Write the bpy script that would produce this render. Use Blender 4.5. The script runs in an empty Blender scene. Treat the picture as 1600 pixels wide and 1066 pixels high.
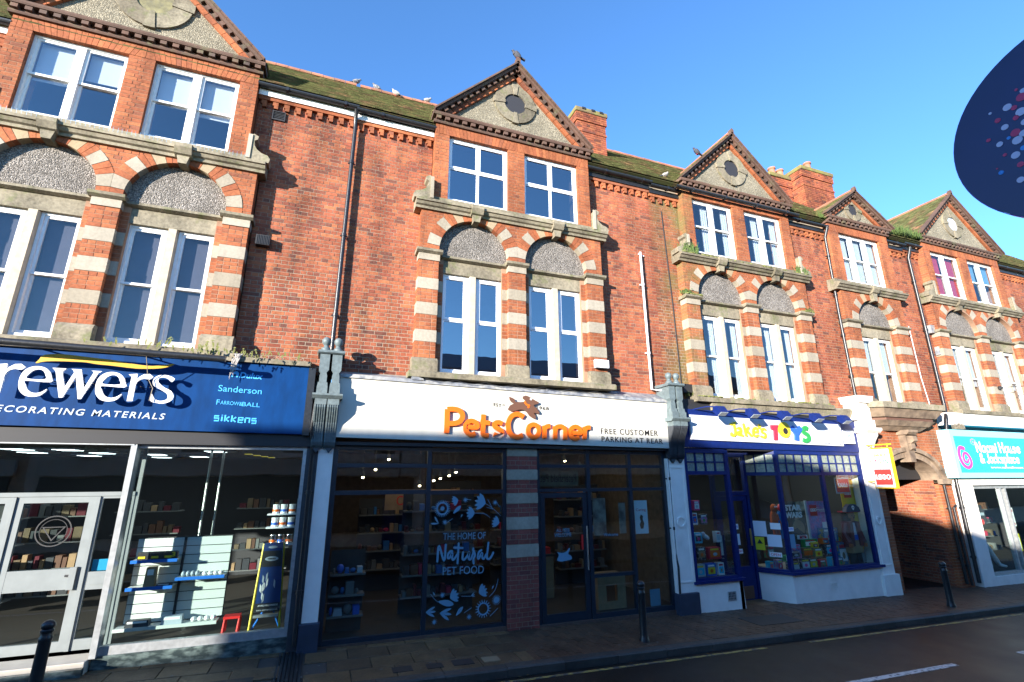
import bpy, math, random
from mathutils import Vector, Matrix
from mathutils.geometry import tessellate_polygon
random.seed(7)
rnd = random.Random(11)
SC = bpy.context.scene
COL = SC.collection
R = math.radians

# ---------------------------------------------------------------- camera
YAW, PITCH, ROLL, FPX = R(20.6253), R(15.6759), R(0.216), 761.33
ZC = 2.53
cam = bpy.data.cameras.new("camera"); camo = bpy.data.objects.new("camera", cam); COL.objects.link(camo)
cy, sy, cp, sp = math.cos(YAW), math.sin(YAW), math.cos(PITCH), math.sin(PITCH)
Rv = Vector((cy, -sy, 0)); Fv = Vector((sy*cp, cy*cp, sp)); Uv = Vector((-sy*sp, -cy*sp, cp))
cr, sr = math.cos(ROLL), math.sin(ROLL)
Ri = Rv*cr - Uv*sr; Ui = Rv*sr + Uv*cr
M = Matrix(((Ri.x, Ui.x, -Fv.x, 0), (Ri.y, Ui.y, -Fv.y, -9.0), (Ri.z, Ui.z, -Fv.z, ZC), (0, 0, 0, 1)))
camo.matrix_world = M
cam.sensor_width = 36; cam.lens = 36*FPX/1600; cam.clip_start = 0.05; cam.clip_end = 3000
SC.camera = camo
# ---------------------------------------------------------------- light
SUN = Vector((-1.45, -1.0, 0.35)).normalized()
EL = math.asin(SUN.z); AZ = math.atan2(SUN.x, SUN.y)
W = bpy.data.worlds.new("World"); SC.world = W; W.use_nodes = True
nt = W.node_tree; nt.nodes.clear()
sk = nt.nodes.new("ShaderNodeTexSky"); sk.sky_type = 'NISHITA'; sk.sun_disc = False
sk.sun_elevation = EL; sk.sun_rotation = AZ % (2*math.pi); sk.air_density = 1.0; sk.dust_density = 0.0; sk.ozone_density = 5.5; sk.altitude = 60
bg = nt.nodes.new("ShaderNodeBackground"); bg.inputs[1].default_value = 0.15
wo = nt.nodes.new("ShaderNodeOutputWorld")
nt.links.new(sk.outputs[0], bg.inputs[0]); nt.links.new(bg.outputs[0], wo.inputs[0])
sl = bpy.data.lights.new("sun", 'SUN'); so = bpy.data.objects.new("sun", sl); COL.objects.link(so)
sl.energy = 4.4; sl.angle = R(0.53); sl.color = (1.0, 0.93, 0.84)
so.rotation_euler = (-SUN).to_track_quat('-Z', 'Y').to_euler()
SC.view_settings.view_transform = 'Standard'; SC.view_settings.look = 'None'
SC.view_settings.exposure = 1.8; SC.view_settings.gamma = 1.0
SC.render.engine = 'CYCLES'
SC.cycles.max_bounces = 5; SC.cycles.transparent_max_bounces = 12; SC.cycles.diffuse_bounces = 4
SC.cycles.glossy_bounces = 3; SC.cycles.caustics_reflective = False; SC.cycles.caustics_refractive = False
SC.cycles.use_denoising = True

# ---------------------------------------------------------------- materials
def _n(nt, t, **k):
    n = nt.nodes.new(t)
    for a, b in k.items(): setattr(n, a, b)
    return n
MATS = {}
def mat(name, c, rough=0.7, var=0.0, vs=3.0, c2=None, bump=0.0, bs=40.0, metal=0.0, spec=0.5, thr=(0.4, 0.65), rr=None, stretch=None):
    """plain surface: base colour, optional second colour in noise patches, optional fine bump"""
    if name in MATS: return MATS[name]
    m = bpy.data.materials.new(name); m.use_nodes = True; MATS[name] = m
    nt = m.node_tree; p = nt.nodes["Principled BSDF"]; L = nt.links.new
    p.inputs["Roughness"].default_value = rough; p.inputs["Metallic"].default_value = metal
    p.inputs["Specular IOR Level"].default_value = spec
    g = _n(nt, "ShaderNodeNewGeometry")
    src = g.outputs["Position"]
    if stretch:
        mp = _n(nt, "ShaderNodeMapping"); mp.inputs["Scale"].default_value = stretch; L(src, mp.inputs[0]); src = mp.outputs[0]
    base = _n(nt, "ShaderNodeRGB"); base.outputs[0].default_value = (*c, 1); out = base.outputs[0]
    if c2 is not None:
        nz = _n(nt, "ShaderNodeTexNoise"); nz.inputs["Scale"].default_value = vs; nz.inputs["Detail"].default_value = 6; L(src, nz.inputs[0])
        rp = _n(nt, "ShaderNodeValToRGB"); rp.color_ramp.elements[0].position = thr[0]; rp.color_ramp.elements[1].position = thr[1]
        L(nz.outputs[0], rp.inputs[0])
        mx = _n(nt, "ShaderNodeMix", data_type='RGBA'); L(rp.outputs[0], mx.inputs[0]); L(out, mx.inputs[6]); mx.inputs[7].default_value = (*c2, 1); out = mx.outputs[2]
        if rr is not None:
            mr = _n(nt, "ShaderNodeMapRange"); L(rp.outputs[0], mr.inputs[0]); mr.inputs[3].default_value = rough; mr.inputs[4].default_value = rr; L(mr.outputs[0], p.inputs["Roughness"])
    if var > 0:
        nz = _n(nt, "ShaderNodeTexNoise"); nz.inputs["Scale"].default_value = vs*2.3; nz.inputs["Detail"].default_value = 8; L(src, nz.inputs[0])
        mr = _n(nt, "ShaderNodeMapRange"); L(nz.outputs[0], mr.inputs[0]); mr.inputs[1].default_value = .25; mr.inputs[2].default_value = .75
        mr.inputs[3].default_value = 1-var; mr.inputs[4].default_value = 1+var
        hs = _n(nt, "ShaderNodeHueSaturation"); L(mr.outputs[0], hs.inputs["Value"]); L(out, hs.inputs["Color"]); out = hs.outputs[0]
    L(out, p.inputs["Base Color"])
    if bump > 0:
        nz = _n(nt, "ShaderNodeTexNoise"); nz.inputs["Scale"].default_value = bs; nz.inputs["Detail"].default_value = 5; L(src, nz.inputs[0])
        b = _n(nt, "ShaderNodeBump"); b.inputs["Strength"].default_value = bump; b.inputs["Distance"].default_value = .01; L(nz.outputs[0], b.inputs["Height"]); L(b.outputs[0], p.inputs["Normal"])
    return m

def piece_mat(name, ramp, rough=0.85, moss=None, mossthr=(0.55, 0.7), bump=0.25, bs=55, mscale=1.2, dirt=0.3, mlo=None):
    """colour that differs from piece to piece (island or object random)"""
    m = bpy.data.materials.new(name); m.use_nodes = True; MATS[name] = m
    nt = m.node_tree; p = nt.nodes["Principled BSDF"]; L = nt.links.new
    p.inputs["Roughness"].default_value = rough; p.inputs["Specular IOR Level"].default_value = 0.3
    g = _n(nt, "ShaderNodeNewGeometry"); oi = _n(nt, "ShaderNodeObjectInfo")
    ad = _n(nt, "ShaderNodeMath", operation='ADD'); L(g.outputs["Random Per Island"], ad.inputs[0]); L(oi.outputs["Random"], ad.inputs[1])
    fr = _n(nt, "ShaderNodeMath", operation='FRACT'); L(ad.outputs[0], fr.inputs[0])
    rp = _n(nt, "ShaderNodeValToRGB"); e = rp.color_ramp.elements
    e[0].position = ramp[0][0]; e[0].color = (*ramp[0][1], 1); e[1].position = ramp[-1][0]; e[1].color = (*ramp[-1][1], 1)
    for q in ramp[1:-1]:
        k = e.new(q[0]); k.color = (*q[1], 1)
    L(fr.outputs[0], rp.inputs[0]); out = rp.outputs[0]
    nz = _n(nt, "ShaderNodeTexNoise"); nz.inputs["Scale"].default_value = 22; nz.inputs["Detail"].default_value = 7; L(g.outputs["Position"], nz.inputs[0])
    n2 = _n(nt, "ShaderNodeTexNoise"); n2.inputs["Scale"].default_value = .9; n2.inputs["Detail"].default_value = 5; L(g.outputs["Position"], n2.inputs[0])
    mp = _n(nt, "ShaderNodeMapping"); mp.inputs["Scale"].default_value = (2.2, 2.2, .32); L(g.outputs["Position"], mp.inputs[0])
    n5 = _n(nt, "ShaderNodeTexNoise"); n5.inputs["Scale"].default_value = 1.3; n5.inputs["Detail"].default_value = 7; L(mp.outputs[0], n5.inputs[0])
    a5 = _n(nt, "ShaderNodeMath", operation='MULTIPLY_ADD'); L(n5.outputs[0], a5.inputs[0]); a5.inputs[1].default_value = 1.3; a5.inputs[2].default_value = -.65; 
    a6 = _n(nt, "ShaderNodeMath", operation='ADD'); L(n2.outputs[0], a6.inputs[0]); L(a5.outputs[0], a6.inputs[1])
    am = _n(nt, "ShaderNodeMath", operation='ADD'); L(nz.outputs[0], am.inputs[0]); L(a6.outputs[0], am.inputs[1])
    mr = _n(nt, "ShaderNodeMapRange"); L(am.outputs[0], mr.inputs[0]); mr.inputs[1].default_value = .6; mr.inputs[2].default_value = 1.4
    mr.inputs[3].default_value = 1-dirt; mr.inputs[4].default_value = 1+dirt*.8
    hs = _n(nt, "ShaderNodeHueSaturation"); L(mr.outputs[0], hs.inputs["Value"]); L(out, hs.inputs["Color"]); out = hs.outputs[0]
    if moss:
        n3 = _n(nt, "ShaderNodeTexNoise"); n3.inputs["Scale"].default_value = mscale; n3.inputs["Detail"].default_value = 9; n3.inputs["Roughness"].default_value = .65; L(g.outputs["Position"], n3.inputs[0])
        r3 = _n(nt, "ShaderNodeValToRGB"); r3.color_ramp.elements[0].position = mossthr[0]; r3.color_ramp.elements[1].position = mossthr[1]; L(n3.outputs[0], r3.inputs[0])
        mx = _n(nt, "ShaderNodeMix", data_type='RGBA'); 
        if name in ("mossy_wall_brick", "mossy_rubbed_brick"):
            sx = _n(nt, "ShaderNodeSeparateXYZ"); L(g.outputs["Position"], sx.inputs[0]); mrx = _n(nt, "ShaderNodeMapRange"); L(sx.outputs[0], mrx.inputs[0]); mrx.inputs[1].default_value = 7.15 if "wall" in name else 8.7; mrx.inputs[2].default_value = 7.8 if "wall" in name else 8.0
            mu = _n(nt, "ShaderNodeMath", operation='MULTIPLY'); L(r3.outputs[0], mu.inputs[0]); L(mrx.outputs[0], mu.inputs[1]); L(mu.outputs[0], mx.inputs[0])
        else: L(r3.outputs[0], mx.inputs[0])
        L(out, mx.inputs[6]); mx.inputs[7].default_value = (*moss, 1); out = mx.outputs[2]
    if "roof_tile" in name:
        mt = _n(nt, "ShaderNodeMapRange"); L(fr.outputs[0], mt.inputs[0]); mt.inputs[3].default_value = .6; mt.inputs[4].default_value = 1.5
        ht = _n(nt, "ShaderNodeHueSaturation"); L(mt.outputs[0], ht.inputs["Value"]); L(out, ht.inputs["Color"]); out = ht.outputs[0]
    L(out, p.inputs["Base Color"])
    n4 = _n(nt, "ShaderNodeTexNoise"); n4.inputs["Scale"].default_value = bs; n4.inputs["Detail"].default_value = 5; L(g.outputs["Position"], n4.inputs[0])
    b = _n(nt, "ShaderNodeBump"); b.inputs["Strength"].default_value = bump; b.inputs["Distance"].default_value = .01; L(n4.outputs[0], b.inputs["Height"]); L(b.outputs[0], p.inputs["Normal"])
    return m

M_BRICK = piece_mat("wall_brick", [(0, (0.2215, 0.0591, 0.0316)), (0.2, (0.31, 0.0946, 0.0457)), (0.42, (0.2569, 0.071, 0.0352)), (0.6, (0.3366, 0.1143, 0.0492)), (0.8, (0.2303, 0.063, 0.0352)), (0.93, (0.1329, 0.0513, 0.0352)), (1, (0.3012, 0.0867, 0.0457))], dirt=.55)
M_BRICKM = piece_mat("mossy_wall_brick", [(0, (0.2215, 0.0591, 0.0316)), (0.2, (0.31, 0.0946, 0.0457)), (0.42, (0.2569, 0.071, 0.0352)), (0.6, (0.3366, 0.1143, 0.0492)), (0.8, (0.2303, 0.063, 0.0352)), (0.93, (0.1329, 0.0513, 0.0352)), (1, (0.3012, 0.0867, 0.0457))], dirt=.55, moss=(.13, .12, .04), mossthr=(.38, .60), mscale=1.1)
M_RUB = piece_mat("rubbed_orange_brick", [(0, (0.2844, 0.0832, 0.0335)), (0.3, (0.3522, 0.1184, 0.0474)), (0.6, (0.2572, 0.0769, 0.0335)), (0.85, (0.3182, 0.1023, 0.0419)), (1, (0.203, 0.0704, 0.0391))], dirt=.5)
M_RUBM = piece_mat("mossy_rubbed_brick", [(0, (0.2844, 0.0832, 0.0335)), (0.3, (0.3522, 0.1184, 0.0474)), (0.6, (0.2572, 0.0769, 0.0335)), (0.85, (0.3182, 0.1023, 0.0419)), (1, (0.203, 0.0704, 0.0391))], dirt=.5, moss=(.13, .13, .045), mossthr=(.42, .60), mscale=1.7)
M_NEWBRICK = piece_mat("new_pier_brick", [(0, (0.21, 0.0525, 0.04)), (0.4, (0.266, 0.075, 0.056)), (0.7, (0.154, 0.045, 0.04)), (1, (0.238, 0.0675, 0.048))])
M_CORN = piece_mat("weathered_cornice_brick", [(0, (0.1011, 0.0618, 0.0486)), (0.5, (0.1415, 0.08, 0.0567)), (1, (0.0809, 0.0581, 0.0486))], moss=(.13, .13, .07), mossthr=(.55, .75), mscale=3)
M_STONE = piece_mat("cream_band_stone", [(0, (0.3142, 0.2729, 0.2076)), (0.5, (0.3519, 0.3092, 0.2423)), (1, (0.2827, 0.2426, 0.1788))], bump=.2, dirt=.25)
M_OLDST = piece_mat("weathered_stone", [(0, (0.202, 0.1754, 0.1213)), (0.5, (0.2448, 0.2117, 0.1502)), (1, (0.1714, 0.1452, 0.1011))], moss=(.13, .145, .055), mossthr=(.54, .74), mscale=4, dirt=.55)
M_BUFF = piece_mat("buff_arch_stone", [(0, (0.3034, 0.224, 0.13)), (0.5, (0.3468, 0.2673, 0.1734)), (1, (0.2746, 0.1951, 0.1156))], dirt=.2)
M_MORT = mat("mortar", (.27, .215, .155), .95, var=.3, vs=2, bump=.3, bs=90)
M_MORTB = mat("fine_red_mortar", (.30, .175, .11), .95, var=.25, vs=2)
M_TILE = piece_mat("mossy_roof_tile", [(0, (0.192, 0.08, 0.048)), (0.5, (0.152, 0.08, 0.056)), (1, (0.224, 0.112, 0.064))], moss=(.105, .11, .04), mossthr=(.30, .52), mscale=2.2, dirt=.75, bump=.6, bs=30)
M_RIDGE = piece_mat("terracotta_ridge_tile", [(0, (.42, .17, .10)), (.5, (.36, .15, .09)), (1, (.30, .14, .09))], moss=(.2, .2, .1), mossthr=(.55, .7), mscale=3)
M_LEADF = mat("lead_flashing", (.17, .18, .20), .55, var=.35, vs=5, c2=(.34, .33, .30), bump=.3, bs=12)
M_PVC = mat("white_upvc", (.80, .82, .86), .35)
M_WPAINT = mat("white_window_paint", (.76, .76, .74), .5, var=.08, vs=6)
M_WALLW = mat("white_masonry_paint", (.82, .78, .72), .6, var=.06, vs=2, c2=(.66, .62, .56), thr=(.55, .85), bump=.1, bs=25)
M_BLACK = mat("black_iron_paint", (.018, .019, .021), .35, var=.3, vs=9, bump=.15)
M_BLACKM = mat("black_matt_plastic", (.02, .02, .022), .6)
M_PIPEW = mat("white_plastic_pipe", (.75, .70, .70), .4)
M_CORBEL = mat("slate_grey_paint", (.12, .155, .16), .55, var=.25, vs=8, c2=(.10, .13, .135), bump=.1)
M_CORBELD = mat("charcoal_paint", (.035, .04, .048), .5, var=.2, vs=8)
M_PLINTH = mat("dark_navy_plinth_paint", (.03, .04, .065), .5, var=.2)
M_NAVY = mat("royal_blue_sign_panel", (.002, .040, .155), .5, var=.08, vs=8, c2=(.002, .032, .12), stretch=(1, 1, .3), spec=.12)
M_TROUGH = M_BLACK
M_WHITE = mat("gloss_white_letter", (.88, .88, .88), .3)
M_YELLOW = mat("golden_yellow_swoosh", (.62, .36, .02), .5, var=.2, vs=14, stretch=(1, 1, 4))
M_PALETXT = mat("pale_print", (.42, .48, .54), .6)
M_CYAN = mat("bright_cyan_print", (.06, .42, .85), .5)
M_CREAM = mat("cream_sign_panel", (.58, .56, .485), .5, var=.05, vs=1.1, c2=(.50, .48, .40), thr=(.5, .8), stretch=(2.5, 1, .35))
M_ORANGE = mat("orange_letter_face", (.80, .14, .008), .4)
M_BROWN = mat("brown_dog_panel", (.13, .06, .035), .5)
M_DARKTX = mat("dark_brown_print", (.02, .017, .015), .6)
M_ANTH = mat("anthracite_blue_frame", (.014, .024, .038), .35, var=.15, vs=5)
M_TOYB = mat("royal_blue_gloss_paint", (.006, .018, .115), .4, var=.2, vs=6, spec=.25)
M_TOYW = mat("white_sign_board", (.60, .62, .66), .45)
M_TY = mat("toy_yellow", (.85, .62, .03), .4); M_TR = mat("toy_red", (.62, .03, .06), .4)
M_TB = mat("toy_blue", (.03, .12, .55), .4); M_TG = mat("toy_green", (.03, .30, .07), .4)
M_HYEL = mat("sign_amber_edge", (.95, .55, .02), .4)
M_LRED = mat("logo_red", (.72, .035, .03), .4)
M_TEAL = mat("turquoise_sign", (.03, .50, .75), .45, var=.05)
M_TEALL = mat("pale_turquoise_return", (.30, .75, .85), .45)
M_PINK = mat("hot_pink_print", (.85, .06, .28), .5)
M_ALU = mat("worn_aluminium", (.50, .52, .52), .38, var=.2, vs=6, metal=.6)
M_DOORW = mat("satin_white_aluminium", (.23, .255, .255), .4, var=.08)
M_MARBLE = mat("green_grey_marble", (.035, .05, .05), .25, c2=(.20, .26, .24), vs=7, thr=(.42, .78), stretch=(1, 1, 2.4))
M_FLOORT = mat("pale_threshold_tile", (.55, .50, .42), .4, var=.1)
M_ROAD = mat("wet_asphalt", (.014, .0135, .0125), .5, var=.2, vs=1.2, bump=.6, bs=110, c2=(.010, .0095, .009), rr=.36, spec=.25, thr=(.35, .65))
M_LINE = mat("worn_white_road_paint", (.55, .55, .53), .6, c2=(.12, .12, .12), vs=18, thr=(.5, .62))
M_YLINE = mat("worn_yellow_road_paint", (.35, .27, .07), .6, c2=(.06, .06, .06), vs=12, thr=(.42, .58))
M_SLAB = piece_mat("paving_slab", [(0, (0.1054, 0.0686, 0.0375)), (0.5, (0.1474, 0.0928, 0.0456)), (1, (0.0789, 0.0525, 0.0311))], rough=.5, dirt=.45, bump=.5, bs=60)
M_PAVER = piece_mat("brown_block_paver", [(0, (0.0856, 0.0489, 0.0305)), (0.4, (0.1197, 0.0654, 0.0375)), (0.7, (0.0685, 0.0457, 0.0305)), (1, (0.1026, 0.0557, 0.0329))], rough=.55, dirt=.45, bump=.5, bs=60)
M_KERB = piece_mat("granite_kerb", [(0, (0.0459, 0.0427, 0.0386)), (1, (0.07, 0.0626, 0.0546))], rough=.6)
M_EARTH = mat("ground_earth", (.06, .055, .05), .9, var=.2)
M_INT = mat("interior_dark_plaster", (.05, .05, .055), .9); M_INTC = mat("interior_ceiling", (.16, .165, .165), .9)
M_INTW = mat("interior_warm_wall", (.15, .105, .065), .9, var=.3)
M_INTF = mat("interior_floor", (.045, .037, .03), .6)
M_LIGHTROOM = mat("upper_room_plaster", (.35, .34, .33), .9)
M_SLATW = mat("white_slatwall", (.6, .64, .62), .5); M_SHELFB = mat("blue_shelf_edge", (.02, .16, .62), .4)
M_STEEL = mat("brushed_steel", (.55, .55, .56), .25, metal=1.0)
M_CARD = mat("kraft_card", (.34, .22, .12), .8, var=.15)
M_RED = mat("bright_red_plastic", (.70, .03, .03), .35)
M_DECAL = mat("pale_blue_vinyl", (.13, .29, .42), .6)
M_PAPER = mat("white_paper", (.72, .76, .82), .8); M_BLIND = mat("white_roller_blind", (.72, .74, .76), .8)
M_VBLIND = mat("grey_vertical_blind", (.085, .08, .10), .8, var=.1)
M_NET = mat("net_curtain", (.55, .58, .60), .9, var=.15, vs=9, stretch=(6, 6, 1))
M_CURR = mat("crimson_curtain", (.42, .03, .07), .9, var=.3, vs=6, stretch=(8, 8, 1))
M_GREEN = mat("ledge_weed_leaf", (.10, .15, .035), .8, var=.4, vs=9); M_TWIG = mat("dry_twig", (.30, .26, .19), .9)
M_MOSS = mat("moss_cushion", (.16, .17, .05), .95, var=.4, vs=12, bump=.8, bs=60)
M_BIRD = mat("pigeon_grey_feather", (.12, .125, .14), .8, var=.3, vs=25, c2=(.3, .3, .3), thr=(.5, .6)); M_BIRDD = mat("dark_feather", (.05, .05, .06), .8, var=.3, vs=25)
M_GULL = mat("pale_feather", (.36, .33, .30), .8, var=.2, vs=25)
M_DISC = mat("deep_navy_disc_face", (.006, .009, .07), .3, spec=.5, c2=(.008, .012, .085), vs=3); M_DISCR = mat("violet_disc_rim", (.06, .03, .42), .4)
M_D1 = mat("dot_crimson", (.42, .02, .10), .5); M_D2 = mat("dot_white", (.42, .45, .62), .5); M_D3 = mat("dot_sky", (.02, .22, .62), .5)
M_SKIN = mat("tan_plastic", (.36, .13, .06), .35); M_SHIRT = mat("white_plastic", (.6, .64, .7), .4); M_COAT = mat("maroon_plastic", (.12, .02, .03), .35)
M_FUR1 = mat("orange_plush", (.55, .10, .02), .9); M_FUR2 = mat("blue_plush", (.02, .14, .40), .9); M_LILAC = mat("lilac_print", (.28, .25, .55), .6, var=.3, vs=9, c2=(.55, .18, .40), thr=(.45, .6))
M_POSTERD = mat("dark_poster_print", (.05, .04, .03), .5, c2=(.65, .5, .32), vs=3.2, thr=(.52, .66))
M_WARN = mat("warning_yellow", (.65, .60, .02), .6)
M_FROST = mat("frosted_obscured_glass", (.20, .24, .22), .25, var=.35, vs=9, c2=(.26, .29, .22))

def roughcast(name, base, dark, sc):
    m = bpy.data.materials.new(name); m.use_nodes = True; nt = m.node_tree; p = nt.nodes["Principled BSDF"]; L = nt.links.new
    p.inputs["Roughness"].default_value = .95
    g = _n(nt, "ShaderNodeNewGeometry")
    v = _n(nt, "ShaderNodeTexVoronoi"); v.inputs["Scale"].default_value = sc; L(g.outputs["Position"], v.inputs["Vector"])
    s = _n(nt, "ShaderNodeSeparateColor"); L(v.outputs["Color"], s.inputs[0])
    rp = _n(nt, "ShaderNodeValToRGB"); e = rp.color_ramp.elements; e[0].color = (*dark, 1); e[1].color = (*base, 1); e[0].position = .1; e[1].position = .6
    k = e.new(.95); k.color = (min(1, base[0]*1.7), min(1, base[1]*1.7), min(1, base[2]*1.75), 1); L(s.outputs[0], rp.inputs[0])
    n2 = _n(nt, "ShaderNodeTexNoise"); n2.inputs["Scale"].default_value = 2.2; n2.inputs["Detail"].default_value = 6; L(g.outputs["Position"], n2.inputs[0])
    mr = _n(nt, "ShaderNodeMapRange"); L(n2.outputs[0], mr.inputs[0]); mr.inputs[1].default_value = .3; mr.inputs[2].default_value = .7; mr.inputs[3].default_value = .75; mr.inputs[4].default_value = 1.15
    hs = _n(nt, "ShaderNodeHueSaturation"); L(mr.outputs[0], hs.inputs["Value"]); L(rp.outputs[0], hs.inputs["Color"]); L(hs.outputs[0], p.inputs["Base Color"])
    b = _n(nt, "ShaderNodeBump"); b.inputs["Strength"].default_value = .9; b.inputs["Distance"].default_value = .02; b.invert = True; L(v.outputs["Distance"], b.inputs["Height"]); L(b.outputs[0], p.inputs["Normal"])
    MATS[name] = m; return m
M_PEB = roughcast("pebbledash", (.20, .18, .155), (.10, .088, .075), 62)
M_PEB2 = roughcast("gable_roughcast", (.25, .22, .155), (.16, .14, .10), 75)

def glassmat(name, refl, tint=(1, 1, 1), trans=(.9, .93, .92), rough=.0, wav=.12):
    m = bpy.data.materials.new(name); m.use_nodes = True; nt = m.node_tree; nt.nodes.clear(); L = nt.links.new
    t = _n(nt, "ShaderNodeBsdfTransparent"); t.inputs[0].default_value = (*trans, 1)
    g = _n(nt, "ShaderNodeBsdfGlossy"); g.inputs[0].default_value = (*tint, 1); g.inputs["Roughness"].default_value = rough
    ge0 = _n(nt, "ShaderNodeNewGeometry")
    dt = _n(nt, "ShaderNodeVectorMath", operation='DOT_PRODUCT'); L(ge0.outputs["Normal"], dt.inputs[0]); L(ge0.outputs["Incoming"], dt.inputs[1])
    ab = _n(nt, "ShaderNodeMath", operation='ABSOLUTE'); L(dt.outputs["Value"], ab.inputs[0])
    om = _n(nt, "ShaderNodeMath", operation='SUBTRACT'); om.inputs[0].default_value = 1.0; L(ab.outputs[0], om.inputs[1])
    pw = _n(nt, "ShaderNodeMath", operation='POWER'); L(om.outputs[0], pw.inputs[0]); pw.inputs[1].default_value = 5
    a0 = _n(nt, "ShaderNodeMath", operation='MULTIPLY_ADD'); a0.inputs[1].default_value = .9; a0.inputs[2].default_value = .06+refl; a0.use_clamp = True; L(pw.outputs[0], a0.inputs[0])
    bf = _n(nt, "ShaderNodeMath", operation='SUBTRACT'); bf.inputs[0].default_value = 1.0; L(ge0.outputs["Backfacing"], bf.inputs[1])
    a = _n(nt, "ShaderNodeMath", operation='MULTIPLY'); L(a0.outputs[0], a.inputs[0]); L(bf.outputs[0], a.inputs[1])
    tn = _n(nt, "ShaderNodeTexNoise"); tn.inputs["Scale"].default_value = 1.1; ge = _n(nt, "ShaderNodeNewGeometry"); L(ge.outputs["Position"], tn.inputs[0])
    bp = _n(nt, "ShaderNodeBump"); bp.inputs["Strength"].default_value = wav; bp.inputs["Distance"].default_value = .02; L(tn.outputs[0], bp.inputs["Height"]); L(bp.outputs[0], g.inputs["Normal"])
    mx = _n(nt, "ShaderNodeMixShader"); L(a.outputs[0], mx.inputs[0]); L(t.outputs[0], mx.inputs[1]); L(g.outputs[0], mx.inputs[2])
    o = _n(nt, "ShaderNodeOutputMaterial"); L(mx.outputs[0], o.inputs[0]); MATS[name] = m; return m
M_GLASS = glassmat("shop_glass", .02, trans=(.86, .92, .90))
M_GLASSU = glassmat("coated_window_glass", .29, trans=(.55, .6, .65))
M_GLASSO = glassmat("old_window_glass", .015, trans=(.85, .88, .9), wav=.35)
M_GLASSM = glassmat("half_reflecting_old_glass", .12, trans=(.85, .88, .9), wav=.35)
def emit(name, c, s):
    m = bpy.data.materials.new(name); m.use_nodes = True; nt = m.node_tree; nt.nodes.clear()
    e = _n(nt, "ShaderNodeEmission"); e.inputs[0].default_value = (*c, 1); e.inputs[1].default_value = s
    o = _n(nt, "ShaderNodeOutputMaterial"); nt.links.new(e.outputs[0], o.inputs[0]); MATS[name] = m; return m
M_LAMP = emit("lit_spot_lamp", (1, .78, .5), 9); M_TUBE = emit("lit_fluorescent_tube", (.85, .95, 1), 1.6)

# ---------------------------------------------------------------- geometry helpers
def add_obj(name, data, parent=None, kind=None):
    o = bpy.data.objects.new(name, data); COL.objects.link(o)
    if parent is not None:
        o.parent = parent; o.matrix_parent_inverse = Matrix.Translation(-Vector(parent.get("_w", (0, 0, 0))))
        o["_w"] = (0.0, 0.0, 0.0)
    if kind: o["kind"] = kind
    return o
def tag(o, label, cat, group=None):
    o["label"] = label; o["category"] = cat
    if group: o["group"] = group
    return o
def thing(name, label, cat, loc=(0, 0, 0), group=None):
    o = bpy.data.objects.new(name, None); COL.objects.link(o); o.location = loc; o["_w"] = tuple(float(v) for v in loc)
    o.empty_display_size = .1
    return tag(o, label, cat, group)

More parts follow.
